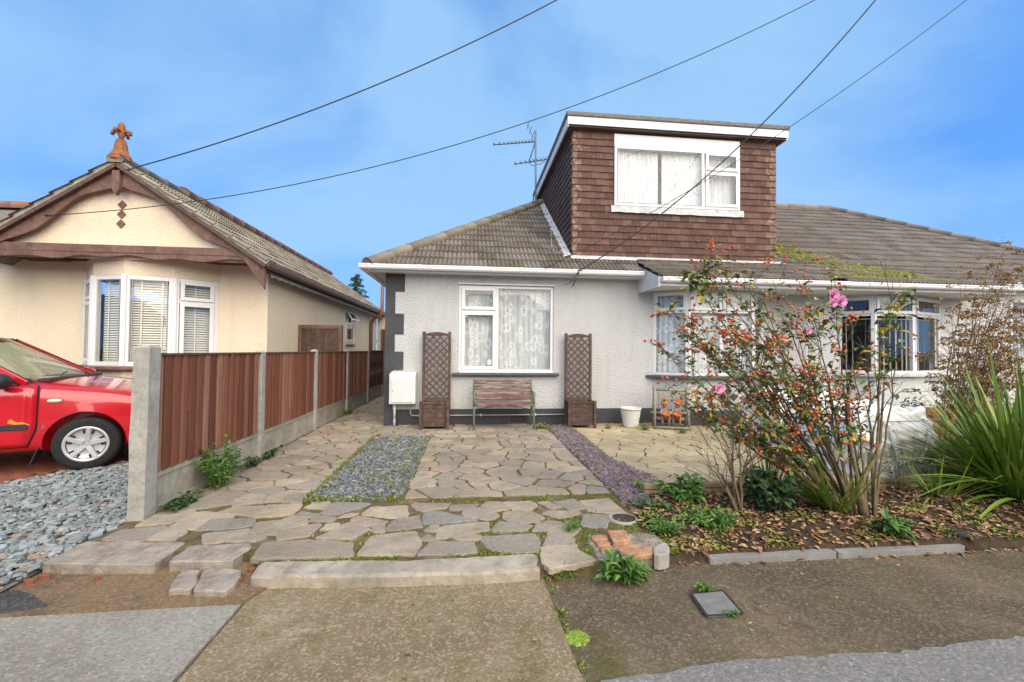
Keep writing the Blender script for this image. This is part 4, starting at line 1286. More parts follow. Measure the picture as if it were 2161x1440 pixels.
hme2 = hm.mesh('corner_tile'); hme2.materials.append(M['hung_tile_edge'])
DWX0, DWX1, DWZ0, DWZ1 = 2.62, 5.055, 3.93, 5.22
rows = int((DT-DB)/HG)+1
g0 = DB
spent = 0
stm = bmesh.new(); nst = 0
def add_stuff(me, mat4):
    tmp = bmesh.new(); tmp.from_mesh(me); tmp.transform(mat4); t2 = bpy.data.meshes.new('t'); tmp.to_mesh(t2); tmp.free(); stm.from_mesh(t2); bpy.data.meshes.remove(t2)
for j in range(rows):
    z = g0 + j*HG
    if z > DT-0.03: break
    off = HW/2 if j % 2 else 0
    x = DX0 - off + 0.005
    while x < DX1 - 0.02:
        x0 = max(x, DX0-0.012); x1 = min(x+HW-0.003, DX1+0.012)
        segs = [(x0, x1)]
        if z+HG > DWZ0-0.10 and z < DWZ1+0.3:
            segs = []
            if x0 < DWX0-0.01: segs.append((x0, min(x1, DWX0-0.006)))
            if x1 > DWX1+0.01: segs.append((max(x0, DWX1+0.006), x1))
            if z < DWZ0-0.10 and z+HG > DWZ0-0.10 and not segs: segs = [(x0, x1)]
        for a, b in segs:
            if b-a < 0.02: continue
            edge = (a < DX0+0.05) or (b > DX1-0.05)
            sc = (b-a)/(HW-0.003)
            Mx = Matrix.Translation((a, DY, z)) @ Matrix.Rotation(R(-0.007, 0.007), 4, 'Y') @ Matrix.Translation((0, R(-0.003, 0.002), 0)) @ Matrix.Diagonal((sc, 1, 1, 1))
            if spent < 298: inst('hanging_tile', hme2 if edge else hme, Mx, dormer); spent += 1
            else: add_stuff(hme, Mx); nst += 1
        x += HW
# cheek tiles (seen edge-on, a few pixels each)
for side, xx, ang in ((0, DX0, -pi/2), (1, DX1, pi/2)):
    for j in range(rows):
        z = g0 + j*HG
        if z > DT-0.03: break
        ylim = EY + (z-EZ+0.05)/SL
        k = 0
        while DY + k*HW < ylim and DY + k*HW < ybk:
            y = DY + k*HW
            F = Matrix.Translation((xx, y+HW if side == 0 else y, z)) @ Matrix.Rotation(ang, 4, 'Z')
            add_stuff(hme, F); nst += 1
            k += 1
me = bpy.data.meshes.new('cheek_tiles'); stm.to_mesh(me); me.materials.append(M['hung_tile']); stm.free()
tag(inst('cheek_tiles', me, Matrix.Identity(4), dormer), kind='stuff')
# dormer window
dw = DWX1-DWX0; dh = 5.03-DWZ0
w_o = window(house, (DWX0, DY-0.045, DWZ0), (1,0,0), dw, dh,
       [(0.03, dw*0.70, 0.03, dh-0.02, 0), (dw*0.71, dw-0.02, 0.03, dh*0.645, 1), (dw*0.71, dw-0.02, dh*0.645, dh-0.02, 1)],
       curtain=[(0.03, dw*0.36, 'lace'), (dw*0.39, dw*0.70, 'lace'), (dw*0.70, dw-0.03, 'net_plain')], room=True)
m = MB().box(DWX0-0.005, DWX1+0.005, DY-0.05, DY+0.0, 5.032, 5.25)
m.build('head_panel', 'upvc_dirty', w_o, bevel=0.006)
m = MB()
def apron(u, v):
    x = DWX0-0.06+(DWX1-DWX0+0.14)*u
    return (x, DY-0.052-0.004*(1-v)+0.006*noise.noise((x*9, v, 1)), DWZ0-0.004-0.12*(1-v)+0.012*noise.noise((x*5, 0, 5))*(1-v))
m.grid(apron, 60, 3); m.build('lead_apron', 'lead', w_o, smooth=True)
# flat roof with fascia and felt trim
FZ = 5.285
m = MB()
m.box(DX0-0.13, DX1+0.16, DY-0.16, DY-0.135, FZ+0.035, FZ+0.17)
m.box(DX0-0.13, DX0-0.105, DY-0.135, RY+0.3, FZ, FZ+0.17); m.box(DX1+0.135, DX1+0.16, DY-0.135, RY+0.3, FZ, FZ+0.17)
m.build('fascia', 'upvc', dormer)
MB().box(DX0-0.104, DX1+0.134, DY-0.134, RY+0.28, FZ+0.005, FZ+0.02).build('soffit', 'timber_dark', dormer)
m = MB().box(DX0-0.155, DX1+0.185, DY-0.185, RY+0.35, FZ+0.172, FZ+0.26)
m.build('flat_roof', 'felt', dormer, bevel=0.02)
# lead flashings at the foot and along the cheek
m = MB()
def fl(u, v):
    x = DX0-0.05+(DX1-DX0+0.16)*u
    lo = (DB-0.02-0.095*(1-v))+0.012*noise.noise((x*4, 0, 9))
    y = DY-0.035-0.13*(1-v)
    base = (rz_main(x, y) if x < 3.0 else max(rz_main(x, y), rz_bay(x, y)))+0.045
    return (x, y, max(base, lo if v > 0.5 else base)+0.004*noise.noise((x*12, v*3, 2)))
m.grid(fl, 90, 4); m.build('flashing', 'lead', dormer, smooth=True)
m = MB()
def fl2(u, v):
    y = DY-0.05+(EY+DX0-HX0-0.12-DY)*u
    x = DX0-0.035-0.13*v
    return (x+0.012*noise.noise((y*5, 0, 0))*v, y, rz_main(x, y)+0.016+0.05*(1-v)+0.008*noise.noise((y*6, v, 4)))
m.grid(fl2, 60, 3); m.build('flashing', 'lead', dormer, smooth=True)
# loose white aerial cable lying on the tiles
pts = []
for px, py in ((1132, 432), (1136, 442), (1150, 447), (1160, 450), (1158, 470), (1163, 490), (1164, 515), (1170, 534), (1190, 531), (1203, 540)):
    d = ray(px, py); k = (EZ+0.055-SL*EY-CAMH)/(d.z-SL*d.y); pts.append(CAM+d*k)
MB().tube(pts, 0.006, 5).build('aerial_cable', 'cable_white', house)
# gas pipe, vents
m = MB(); yv = WY-0.04
m.tube([(-0.95, yv, 0.33), (-0.95, yv, 0.19), (-0.93, yv, 0.165), (-0.88, yv, 0.16), (2.15, yv, 0.165)], 0.011, 7)
gp = m.build('gas_pipe', 'pipe_grey', house, smooth=True)
for x in (-0.80, 0.22, 1.16, 2.1):
    MB().box(x-0.012, x+0.012, yv-0.014, WY-0.011, 0.145, 0.185).build('pipe_clip', 'upvc_dirty', gp)
for x0 in (0.76, 4.35):
    yy = WY-0.012 if x0 < 3 else 6.884
    vm = MB()
    for k in range(3):
        for i in range(6): vm.box(x0+i*0.042, x0+i*0.042+0.03, yy-0.006, yy+0.001, 0.055+k*0.026, 0.073+k*0.026)
    vb = MB().box(x0-0.012, x0+0.258, yy-0.003, yy+0.002, 0.04, 0.14).build('air_vent', 'black', house)
    vm.build('grille', 'dark_paint', vb)

# ================================================================== CREAM BUNGALOW (left neighbour)
cream = empty('cream_bungalow', (-5.05, 7.32, 0))
tag(cream, 'cream rendered gable-fronted bungalow with brown bargeboards and curved bay window', 'house')
CX, CW, CWY, CSL, CRZ = -5.05, 1.75, 7.32, 0.68, 3.93
GY = 6.60
cz = lambda x: CRZ - CSL*abs(x-CX)
bayp = [(-6.04, CWY), (-5.617, 6.93), (-5.05, 6.745), (-4.483, 6.93), (-4.06, CWY)]
CZS, CZT = 0.985, 2.335
m = MB()
LX = CX-CW-2.6
wall_open(m, (LX, CWY, 0), (1,0,0), CX+CW-LX, 2.62, [(bayp[0][0]-LX+0.01, bayp[-1][0]-LX-0.01, CZS, CZT)], z0=-0.1)
wall_open(m, (CX+CW, CWY, 0), (0,1,0), 8.3, 2.62, [(4.45, 5.30, 1.42, 2.32)], z0=-0.1)
m.quad((LX, CWY, -0.1), (LX, 15.6, -0.1), (LX, 15.6, 2.62), (LX, CWY, 2.62))
m.quad((LX, 15.6, -0.1), (CX+CW, 15.6, -0.1), (CX+CW, 15.6, 2.62), (LX, 15.6, 2.62))
m.add([(CX-CW, 15.6, 2.62), (CX+CW, 15.6, 2.62), (CX, 15.6, CRZ-0.1)], [(0,1,2)])
m.build('wall', 'cream_render', cream)
# bay
for k in range(4):
    a = Vector((*bayp[k], 0)); b = Vector((*bayp[k+1], 0)); L = (b-a).length; ux = (b-a).normalized()
    F = frame(a, ux); P = lambda x, y, z: F @ Vector((x, y, z))
    m = MB(); m.quad(P(0,0,-0.1), P(L,0,-0.1), P(L,0,CZS), P(0,0,CZS)); m.build('bay_wall', 'cream_render', cream)
    m = MB(); m.quad(P(0,0,CZT), P(L,0,CZT), P(L,0,2.66), P(0,0,2.66)); m.build('bay_head', 'cream_render', cream)
    hh = CZT-CZS-0.004; l = L-0.012
    lay = [(0.05, l-0.04, 0.03, hh*0.735, 1), (0.05, l-0.04, hh*0.735, hh-0.02, 1)] if k in (0, 3) else [(0.06, l-0.05, 0.03, hh-0.02, 0)]
    wn_ = window(cream, a+ux*0.006+Vector((0,0,CZS+0.002))+F.to_3x3() @ Vector((0, 0.012, 0)), ux, l, hh, lay, ft=0.06, room=False)
    bl = MB(F)
    nsl = 34
    for i in range(nsl):
        z = CZS+0.07+(CZT-CZS-0.13)*i/(nsl-1)
        bl.add([(0.07, 0.10, z-0.015), (L-0.07, 0.10, z-0.015), (L-0.07, 0.122, z+0.014), (0.07, 0.122, z+0.014)], [(0,1,2,3)])
    for x in ((0.3*L, 0.72*L) if k in (1, 2) else (0.5*L,)):
        bl.box(x-0.011, x+0.011, 0.094, 0.098, CZS+0.05, CZT-0.05)
    bl.build('venetian_blind', 'blind', wn_, recalc=False)
    MB(F).box(-0.03, 0.03, -0.025, 0.03, CZS, CZT).build('mullion', 'upvc', wn_, bevel=0.006)
m = MB()
o1 = []
for k, p in enumerate(bayp):
    d = Vector((p[0]-CX, p[1]-7.9, 0)).normalized(); o1.append((p[0]+d.x*0.13, min(p[1]+d.y*0.10, CWY-0.002)))
m.prism(o1 + [(p[0], min(p[1]+0.02, CWY-0.002)) for p in bayp[::-1]], CZS-0.06, CZS-0.004)
m.build('sill', 'barge', cream, bevel=0.015)
# gable
m = MB()
gy2 = GY+0.13
m.add([(CX-1.95, gy2, cz(CX-1.95)-0.05), (CX+1.95, gy2, cz(CX+1.95)-0.05), (CX, gy2, CRZ-0.06)], [(0,1,2)])
m.build('gable_wall', 'cream_render', cream)
for k in range(3):
    c = gy(259 - k*1.5, 433+k*20, gy2)
    MB().prism([(0.062,0),(0,0.066),(-0.062,0),(0,-0.066)], 0, 0.012, frame((c.x, gy2-0.001, c.z), (1,0,0)) @ Matrix.Rotation(pi/2, 4, 'X')).build('diamond', 'barge', cream)
MB().box(CX-1.97, CX+1.97, GY+0.02, CWY-0.001, 2.62, 2.635).build('gable_soffit', 'timber_dark', cream)
for i in range(6):
    MB().box(CX-1.72, CX-1.0-0.15*(i%2), GY+0.16+i*0.09, GY+0.20+i*0.09, 2.59, 2.615).build('soffit_batten', 'timber_dark', cream)
m = MB(); n = 40
pts = []
for i in range(n+1):
    x = CX-1.93+3.86*i/n
    pts.append((x, 2.565+0.016*sin((x-CX)*9.5)+0.02*cos((x-CX)*3.2)))
m.prism(pts + [(CX+1.80, 2.74), (CX-1.80, 2.74)], 0, 0.05, frame((0, GY+0.07, 0), (1,0,0)) @ Matrix.Rotation(pi/2, 4, 'X'))
m.build('tie_beam', 'barge', cream)
for sgn in (-1, 1):
    n = 36; top = []; low = []
    Lx = 2.02
    for i in range(n+1):
        s = i/n; x = s*Lx
        wd = 0.20 + 0.055*cos(2*pi*(s*1.9)) - 0.04*sin(pi*s)
        if s > 0.88: wd += 0.10*(s-0.88)/0.12
        top.append((CX+sgn*x, CRZ-CSL*x-0.035)); low.append((CX+sgn*x, CRZ-CSL*x-0.035-wd*1.1))
    m = MB()
    m.prism(top + low[::-1], 0, 0.045, frame((0, GY+0.045, 0), (1,0,0)) @ Matrix.Rotation(pi/2, 4, 'X'))
    m.build('bargeboard', 'barge', cream)
    m = MB()
    m.bar((CX+sgn*0.0, GY-0.035, CRZ-0.045), (CX+sgn*2.06, GY-0.035, CRZ-CSL*2.06-0.045), 0.05, 0.07, up=(0,1,0))
    m.build('verge_board', 'timber_dark', cream)
    m = MB(); m.bar((CX+sgn*0.0, GY-0.03, CRZ+0.0), (CX+sgn*2.07, GY-0.03, CRZ-CSL*2.07+0.0), 0.11, 0.035, up=(0,1,0))
    m.build('verge_mortar', 'old_concrete', cream)
m = MB(frame((CX, GY-0.06, 0), (1,0,0)))
m.add([(-0.05,0,3.80),(0.05,0,3.80),(0.05,0,3.53),(0,0,3.45),(-0.05,0,3.53),(-0.05,0.06,3.80),(0.05,0.06,3.80),(0.05,0.06,3.53),(0,0.06,3.45),(-0.05,0.06,3.53)],
      [(4,3,2,1,0),(5,6,7,8,9),(0,1,6,5),(1,2,7,6),(2,3,8,7),(3,4,9,8),(4,0,5,9)])
m.build('pendant', 'barge', cream)
# roof
RBK = 15.8
m = MB(); z_ = -0.02
ex = 2.04
m.add([(CX+ex, GY-0.04, CRZ-CSL*ex+z_), (CX+ex, RBK, CRZ-CSL*ex+z_), (CX, RBK, CRZ+z_), (CX, GY-0.04, CRZ+z_)], [(0,1,2,3)])
m.add([(CX-ex, GY-0.04, CRZ-CSL*ex+z_), (CX-ex, RBK, CRZ-CSL*ex+z_), (CX, RBK, CRZ+z_), (CX, GY-0.04, CRZ+z_)], [(3,2,1,0)])
yr = 7.05+(CRZ-2.6)/CSL
m.add([(LX-0.2, 7.05, 2.6), (CX-1.9, 7.05, 2.6), (CX-0.1, yr, CRZ-0.03), (LX-0.2, yr, CRZ-0.03)], [(0,1,2,3)])
m.add([(LX-0.2, yr, CRZ-0.03), (CX-0.1, yr, CRZ-0.03), (CX-0.1, 15.7, 2.6), (LX-0.2, 15.7, 2.6)], [(0,1,2,3)])
croof = m.build('roof', 'felt', cream)
ridge_run(croof, (CX-0.2, yr, CRZ+0.02), (LX-0.2, yr, CRZ+0.02), 'ridge_red', 0.13, 0.45)
cs = sqrt(1+CSL*CSL); SLn = ex*cs
spc = [0]
tile_plane(croof, (CX+ex+0.02, GY-0.08, CRZ-CSL*(ex+0.02)+0.012), (0,1,0), Vector((-1,0,CSL)).normalized(), [(0,0),(RBK-GY,0),(RBK-GY,SLn),(0,SLn)], 'cream_tile', 285, spc)
tile_plane(croof, (CX-ex-0.02, RBK, CRZ-CSL*(ex+0.02)+0.012), (0,-1,0), Vector((1,0,CSL)).normalized(), [(RBK-GY-0.9,0),(RBK-GY+0.08,0),(RBK-GY+0.08,SLn),(RBK-GY-0.9,SLn)], 'cream_tile', 0, spc)
ridge_run(croof, (CX, GY-0.08, CRZ+0.03), (CX, 7.9, CRZ+0.03), 'ridge_tile', 0.11, 0.40)
ridge_run(croof, (CX, 7.9, CRZ+0.05), (CX, RBK, CRZ+0.05), 'ridge_red', 0.14, 0.45)
# finial on the ridge end
fz = CRZ+0.06
m = MB()
m.lathe([(0.13, 0.0), (0.125, 0.06), (0.085, 0.14), (0.07, 0.24), (0.055, 0.30)], 8, Matrix.Translation((CX, GY+0.02, fz-0.02)))
fin = m.build('finial', 'old_terracotta', croof)
m = MB(); Fz = Matrix.Translation((CX, GY+0.02, fz))
m.lathe([(0.035, 0.26), (0.03, 0.33), (0.05, 0.36), (0.035, 0.40), (0.045, 0.46), (0.035, 0.52), (0.0, 0.55)], 8, Fz)
for a in range(4):
    d = Vector((cos(a*pi/2), sin(a*pi/2), 0))
    c = Vector((CX, GY+0.02, fz))
    m.tube([c+Vector((0,0,0.38)), c+d*0.07+Vector((0,0,0.415)), c+d*0.115+Vector((0,0,0.40)), c+d*0.125+Vector((0,0,0.355))], [0.022, 0.022, 0.026, 0.020], 6)
m.build('fleur', 'old_terracotta', fin, smooth=True)
# side eave
gxe = CX+ex-0.03
m = MB().box(gxe-0.06, gxe-0.03, GY, RBK, 2.44, 2.545); m.build('fascia', 'timber_dark', cream)
MB().box(CX+CW+0.001, gxe-0.061, GY+0.08, RBK, 2.50, 2.515).build('side_soffit', 'timber_dark', cream)
gutter(cream, (gxe-0.028, GY-0.02, 2.475), (gxe-0.028, RBK, 2.45), 'brown_metal', clips=tuple(0.3+0.9*i for i in range(10)))
n = 8*34; vs = []
for i in range(n+1):
    y = CWY-0.35+ (RBK-CWY+0.3)*i/n
    vs.append((y, 2.375 + 0.03*abs(sin((y)*pi/0.26)) ))
m = MB()
for i in range(n):
    a, b = vs[i], vs[i+1]
    m.add([(gxe-0.066,a[0],a[1]),(gxe-0.066,b[0],b[1]),(gxe-0.066,b[0],2.46),(gxe-0.066,a[0],2.46)], [(0,1,2,3)])
m.build('scalloped_valance', 'lead', cream)
# side window with the top light open
window(cream, (CX+CW-0.03, CWY+4.452, 1.422), (0,1,0), 0.846, 0.896, [(0.03, 0.82, 0.03, 0.56, 1), (0.03, 0.82, 0.56, 0.88, 2)], curtain=[(0.04, 0.80, 'net_plain')], openang=0.55)
MB().box(CX+CW-0.02, CX+CW+0.05, CWY+4.42, CWY+5.33, 1.375, 1.418).build('sill', 'old_concrete', cream, bevel=0.006)
# soil vent pipe with a swan neck round the gutter
xw = CX+CW+0.06; yp = 14.5
MB().tube([(xw, yp, -0.1), (xw, yp, 2.05), (xw+0.02, yp, 2.18), (xw+0.12, yp, 2.30), (xw+0.28, yp, 2.40), (xw+0.34, yp, 2.52), (xw+0.36, yp, 3.65)], 0.055, 10).build('vent_pipe', 'pipe_brown', cream, smooth=True)
# rear extension across the passage end
ext = MB()
ext.box(CX+CW+0.01, -0.6, 15.7, 15.9, -0.1, 2.5)
ext.build('rear_wall', 'cream_render', cream)
d = MB().box(-3.06, -2.15, 15.64, 15.699, 0, 1.92).build('rear_door', 'planter_wood', cream)
m = MB(frame((-3.06, 15.62, 0), (1,0,0))); rect_frame(m, -0.07, 0.98, 0, 1.99, 0.07, -0.02, 0.07); m.build('door_frame', 'barge', d)

# ---- side gate across the neighbour's passage
gate = empty('side_gate', (-2.9, 8.6, 0)); tag(gate, 'brown boarded side gate closing the passage beside the cream house', 'gate')
for i in range(8):
    x = CX+CW+0.075+i*0.0865
    MB().box(x, x+0.080, 8.602, 8.62+R(0, 0.004), 0.04, 1.66).build('board', 'planter_wood', gate, bevel=0.003)
m = MB(); m.box(CX+CW+0.004, CX+CW+0.07, 8.58, 8.66, -0.02, 1.73); m.box(-2.54, -2.475, 8.58, 8.66, -0.02, 1.73); m.box(CX+CW+0.071, -2.541, 8.58, 8.66, 1.665, 1.73)
m.build('gate_frame', 'barge', gate, bevel=0.004)

# ================================================================== FENCE
FX = -2.42
fence = empty('fence', (FX, 3.45, 0)); tag(fence, 'brown featheredge fence with concrete posts and gravel boards along the drive', 'fence')
PY = [3.45+1.75*i for i in range(7)]
for i, y in enumerate(PY):
    h = [1.285, 1.24, 1.255, 1.24, 1.235, 1.235, 1.23][i]
    m = MB(); hw = 0.058 if i == 0 else 0.05
    m.box(FX-hw, FX+hw, y-hw, y+hw, -0.1, h-0.02)
    m.add([(FX-hw, y-hw, h-0.02), (FX+hw, y-hw, h-0.02), (FX+hw, y+hw, h-0.02), (FX-hw, y+hw, h-0.02), (FX-hw+0.02, y-hw+0.02, h), (FX+hw-0.02, y-hw+0.02, h), (FX+hw-0.02, y+hw-0.02, h), (FX-hw+0.02, y+hw-0.02, h)],
          [(4,5,6,7),(0,1,5,4),(1,2,6,5),(2,3,7,6),(3,0,4,7)])
    o = m.build('post', 'old_concrete', fence, bevel=0.012)
    if i == 0:
        o.data = o.data.copy()
        o.rotation_euler = (0, 0.010, 0)
        bm = bmesh.new(); bm.from_mesh(o.data); bmesh.ops.subdivide_edges(bm, edges=bm.edges, cuts=9, use_grid_fill=True)
        for v in bm.verts:
            p = Vector((v.co.x*9, v.co.y*9, v.co.z*7)); k = 0.010 if v.co.x < 0 else 0.003
            v.co += Vector((noise.noise(p)*k + (0.010*noise.noise(p*3) if v.co.x < -0.03 else 0), noise.noise(p+Vector((5,5,5)))*k*0.6, noise.noise(p+Vector((9,1,4)))*0.004))
        bm.to_mesh(o.data); bm.free(); o.modifiers.clear()
sw = 0.104
SLAT = []
for k in range(6):
    m = MB(); h = R(0.885, 0.895)
    pl = [(0.0, -0.012), (0.116, -0.012), (0.116, -0.009), (0.102, -0.009), (0.0975, 0.006), (0.05, 0.011+0.0007*k), (0.004, 0.013), (0.0, 0.010)]
    m.prism([(y, -x) for x, y in [(p[0], -p[1]) for p in pl]], 0, h)
    me = MB()
    me.v = [(-(v[0]), -v[1], v[2]) for v in m.v]; me.f = m.f
    mm = me.mesh('slat'); mm.materials.append(M['fence_slat']); SLAT.append(mm)
for i in range(5):
    y0, y1 = PY[i]+0.055, PY[i+1]-0.055
    # gravel board with a recessed face
    m = MB()
    m.box(FX-0.02, FX+0.012, y0, y1, 0.0-0.04, 0.30)
    m.box(FX+0.0125, FX+0.024, y0, y1, 0.255, 0.30); m.box(FX+0.0125, FX+0.024, y0, y1, -0.04, 0.035)
    m.build('gravel_board', 'gravel_board', fence, bevel=0.004)
    if i < 4:
        n = int((y1-y0)/0.098)
        st = (y1-y0-0.02)/n
        for k in range(n):
            y = y0+0.004+k*st
            ang = R(-0.006, 0.006)
            gap = (i == 0 and k in (3, 6, 10, 11, 13)) or (i == 1 and k in (1, 9))
            if gap: ang = R(-0.022, -0.014)
            Mx = Matrix.Translation((FX+0.022, y, 0.302)) @ Matrix.Rotation(ang, 4, 'X') @ Matrix.Diagonal((1, (st-0.006 if gap else st+0.006)/0.116, R(1.016, 1.022), 1))
            inst('slat', random.choice(SLAT), Mx, fence)
        MB().box(FX-0.03, FX+0.0085, y0, y1, 0.40, 0.47).build('rail', 'timber_dark', fence)
        MB().box(FX-0.03, FX+0.0085, y0, y1, 1.02, 1.09).build('rail', 'timber_dark', fence)
        MB().box(FX-0.028, FX+0.045, y0, y1, 1.203, 1.222).build('capping', 'timber_dark', fence, bevel=0.003)
    else:
        for k in range(9):
            z = 0.302+k*0.102
            F = Matrix.Translation((FX, y0, z)) @ Matrix.Rotation(0.14, 4, 'Y')
            MB(F).box(0.004, 0.014, 0, y1-y0, 0, 0.115).build('lap_board', 'fence_slat', fence)
        for y in (y0+0.02, (y0+y1)/2, y1-0.06):
            MB().box(FX+0.034, FX+0.052, y, y+0.04, 0.30, 1.21).build('batten', 'timber_dark', fence)
        MB().box(FX-0.02, FX+0.052, y0, y1, 1.212, 1.235).build('capping', 'timber_dark', fence)

# ================================================================== RED CAR
PHI = radians(19)
wp = gz(186, 987)
CR = Matrix.Rotation(PHI, 3, 'Z')
car_loc = Vector((wp.x, wp.y, -0.012)) - CR @ Vector((0, -0.70, 0))
car = empty('parked_car', car_loc, PHI)
tag(car, 'small red hatchback with silver hubcaps parked on the brick drive', 'car')
def car_ray(px, py, y):
    """where the line of sight meets the car's own plane y = const (car coordinates)"""
    Ri = CR.transposed(); o = Ri @ (CAM-car_loc); d = Ri @ ray(px, py)
    return o + d*((y-o.y)/d.y)
ST = [(.735,.36,.32,.46,.47),(.715,.56,.26,.55,.57),(.66,.66,.215,.645,.665),(.56,.72,.20,.715,.735),(.42,.757,.19,.765,.79),(.2,.78,.19,.812,.845),(-.02,.787,.19,.842,.882),(-.25,.79,.19,.868,.915),(-.42,.79,.19,.885,.935),(-.52,.79,.19,.90,.94),
      (-.62,.79,.19,.912,.925),(-.9,.79,.19,.92,.93),(-1.3,.79,.19,.93,.94),(-1.7,.79,.19,.94,.95),(-2.1,.79,.19,.95,.96),(-2.45,.785,.19,.955,.965),(-2.75,.77,.20,.96,.97),(-2.93,.73,.24,.95,.96),(-3.0,.64,.30,.85,.86)]
def sec(s):
    x, w, zb, zs, zc = s
    h = [(0, zb), (w*0.8, zb), (w-0.012, zb+0.05), (w, zb+0.11), (w+0.006, .47 if zs > .6 else (zb+zs)/2), (w, .60 if zs > .7 else (zb+2*zs)/3), (w-0.008, zs-0.10 if zs > .8 else zs-0.06), (w-0.030, zs-0.035), (w-0.075, zs), (w*0.72, (zs+zc)/2+.008), (w*0.4, zc), (0, zc+.006)]
    return [Vector((x, -y, z)) for y, z in h] + [Vector((x, y, z)) for y, z in h[-2:0:-1]]
secs = [sec(s) for s in ST]
m = MB(); n = len(secs[0])
vs = [v for s in secs for v in s]
fs = []
for i in range(len(secs)-1):
    for k in range(n): fs.append((i*n+k, i*n+(k+1) % n, (i+1)*n+(k+1) % n, (i+1)*n+k))
fs.append(tuple(range(n))); fs.append(tuple(range(len(vs)-1, len(vs)-n-1, -1)))
m.add(vs, fs)
body = m.build('body', 'red_paint', car, smooth=True, local=True)
WR = 0.272
cut = MB()
for x in (0, -2.36):
    for s in (-1, 1):
        cut.lathe([(0.325, -0.14), (0.325, 0.14)], 40, Matrix.Translation((x, s*0.72, 0.285)) @ Matrix.Rotation(pi/2, 4, 'X'))
co = cut.build('cutter', 'black', car, local=True)
ss = body.modifiers.new('sub', 'SUBSURF'); ss.levels = 2; ss.render_levels = 2
bo = body.modifiers.new('cut', 'BOOLEAN'); bo.operation = 'DIFFERENCE'; bo.object = co; bo.solver = 'EXACT'
bpy.context.view_layer.update()
dg = bpy.context.evaluated_depsgraph_get()
nm = bpy.data.meshes.new_from_object(body.evaluated_get(dg))
body.modifiers.clear(); body.data = nm
nm.materials.clear(); nm.materials.append(M['red_paint'])
nm.polygons.foreach_set('material_index', [0]*len(nm.polygons))
nm.polygons.foreach_set('use_smooth', [True]*len(nm.polygons))
bpy.data.objects.remove(co)
try: nm.set_sharp_from_angle(angle=radians(40))
except Exception: pass
def side_y(x, z):
    w = .79; pts = [(.24, w-.012), (.30, w), (.47, w+.006), (.60, w), (.80, w-.008), (.875, w-.030), (.915, w-.075)]
    for i in range(len(pts)-1):
        if z <= pts[i+1][0]:
            t = max(0, (z-pts[i][0])/(pts[i+1][0]-pts[i][0])); return -(pts[i][1]*(1-t)+pts[i+1][1]*t)
    return -pts[-1][1]
# doors (both sides), following the body side
_mp = car_ray(2, 806, -0.86); MIRX, MIRZ = _mp.x, _mp.z
DFX = car_ray(77, 880, -0.79).x
for sg in (1, -1):
    z0, z1 = 0.285, 0.885
    def fx(z): 
        t = (z-z0)/(z1-z0)
        return DFX - 0.13*max(0, 0.30-t)**1.0*1.6 - 0.05*max(0, t-0.8)
    m = MB()
    def dfn(u, v):
        z = z0+(z1-z0)*v; x = fx(z)*(1-u) + (-1.78)*u
        return (x, (side_y(x, z)-0.006)*sg, z)
    m.grid(dfn, 14, 14)
    door = m.build('door', 'red_paint', car, smooth=True, local=True)
    so2 = door.modifiers.new('solid', 'SOLIDIFY'); so2.thickness = 0.01; so2.offset = 0
    pts = [Vector((fx(z0+(z1-z0)*i/14)+0.006, (side_y(0, z0+(z1-z0)*i/14)-0.001)*sg, z0+(z1-z0)*i/14)) for i in range(15)]
    pts = [Vector((-1.78, (side_y(0, z0)-0.001)*sg, z0-0.006))] + [Vector((-0.75, (side_y(0, z0)-0.001)*sg, z0-0.006))] + pts
    MB().tube(pts, 0.0065, 5).build('door_seam', 'black', door, local=True)
    m = MB()
    xa = DFX-0.07
    m.prism([(xa, 0.455), (xa+0.018, 0.468), (xa+0.018, 0.500), (xa, 0.512), (-1.74, 0.512), (-1.74, 0.455)], 0, 0.018, Matrix.Translation((0, (-0.802)*sg, 0)) @ Matrix.Rotation(pi/2*sg, 4, 'X') if sg > 0 else Matrix.Translation((0, 0.784, 0)) @ Matrix(((1,0,0,0),(0,0,1,0),(0,1,0,0),(0,0,0,1))))
    m.build('rub_strip', 'black_plastic', door, local=True, bevel=0.005)
    MB(Matrix.Translation((-1.62, -0.80*sg, 0.76))).box(-0.09, 0.09, -0.012, 0.012, -0.02, 0.02).build('handle', 'black_plastic', door, local=True, bevel=0.006)
    mir = MB(Matrix.Translation((MIRX, -0.86*sg, MIRZ)) @ Matrix.Diagonal((0.07, 0.105, 0.075, 1)))
    mir.sphere((0,0,0), 1, 14, 10)
    mr = mir.build('mirror', 'red_paint' if sg < 0 else 'black_plastic', door, smooth=True, local=True)
# orange flash sticker on the visible door
m = MB()
sp = []
for px, py, hh in ((66, 888, 0.010), (72, 886, 0.022), (78, 889, 0.018), (86, 891, 0.012), (96, 890, 0.015), (104, 892, 0.010), (112, 893, 0.003)):
    c = car_ray(px-50, py+4, -0.806)
    sp.append((c.x, c.z, hh))
vs = [(x, -0.8115+0.0, z-h) for x, z, h in sp] + [(x, -0.8115, z+h) for x, z, h in sp]
k = len(sp)
# keep it on the flat of the door
vs = [(v[0], side_y(v[0], v[2])-0.0125, v[2]) for v in vs]
m.add(vs, [(i, i+1, k+i+1, k+i) for i in range(k-1)])
m.build('sticker', 'sticker_orange', car, local=True)
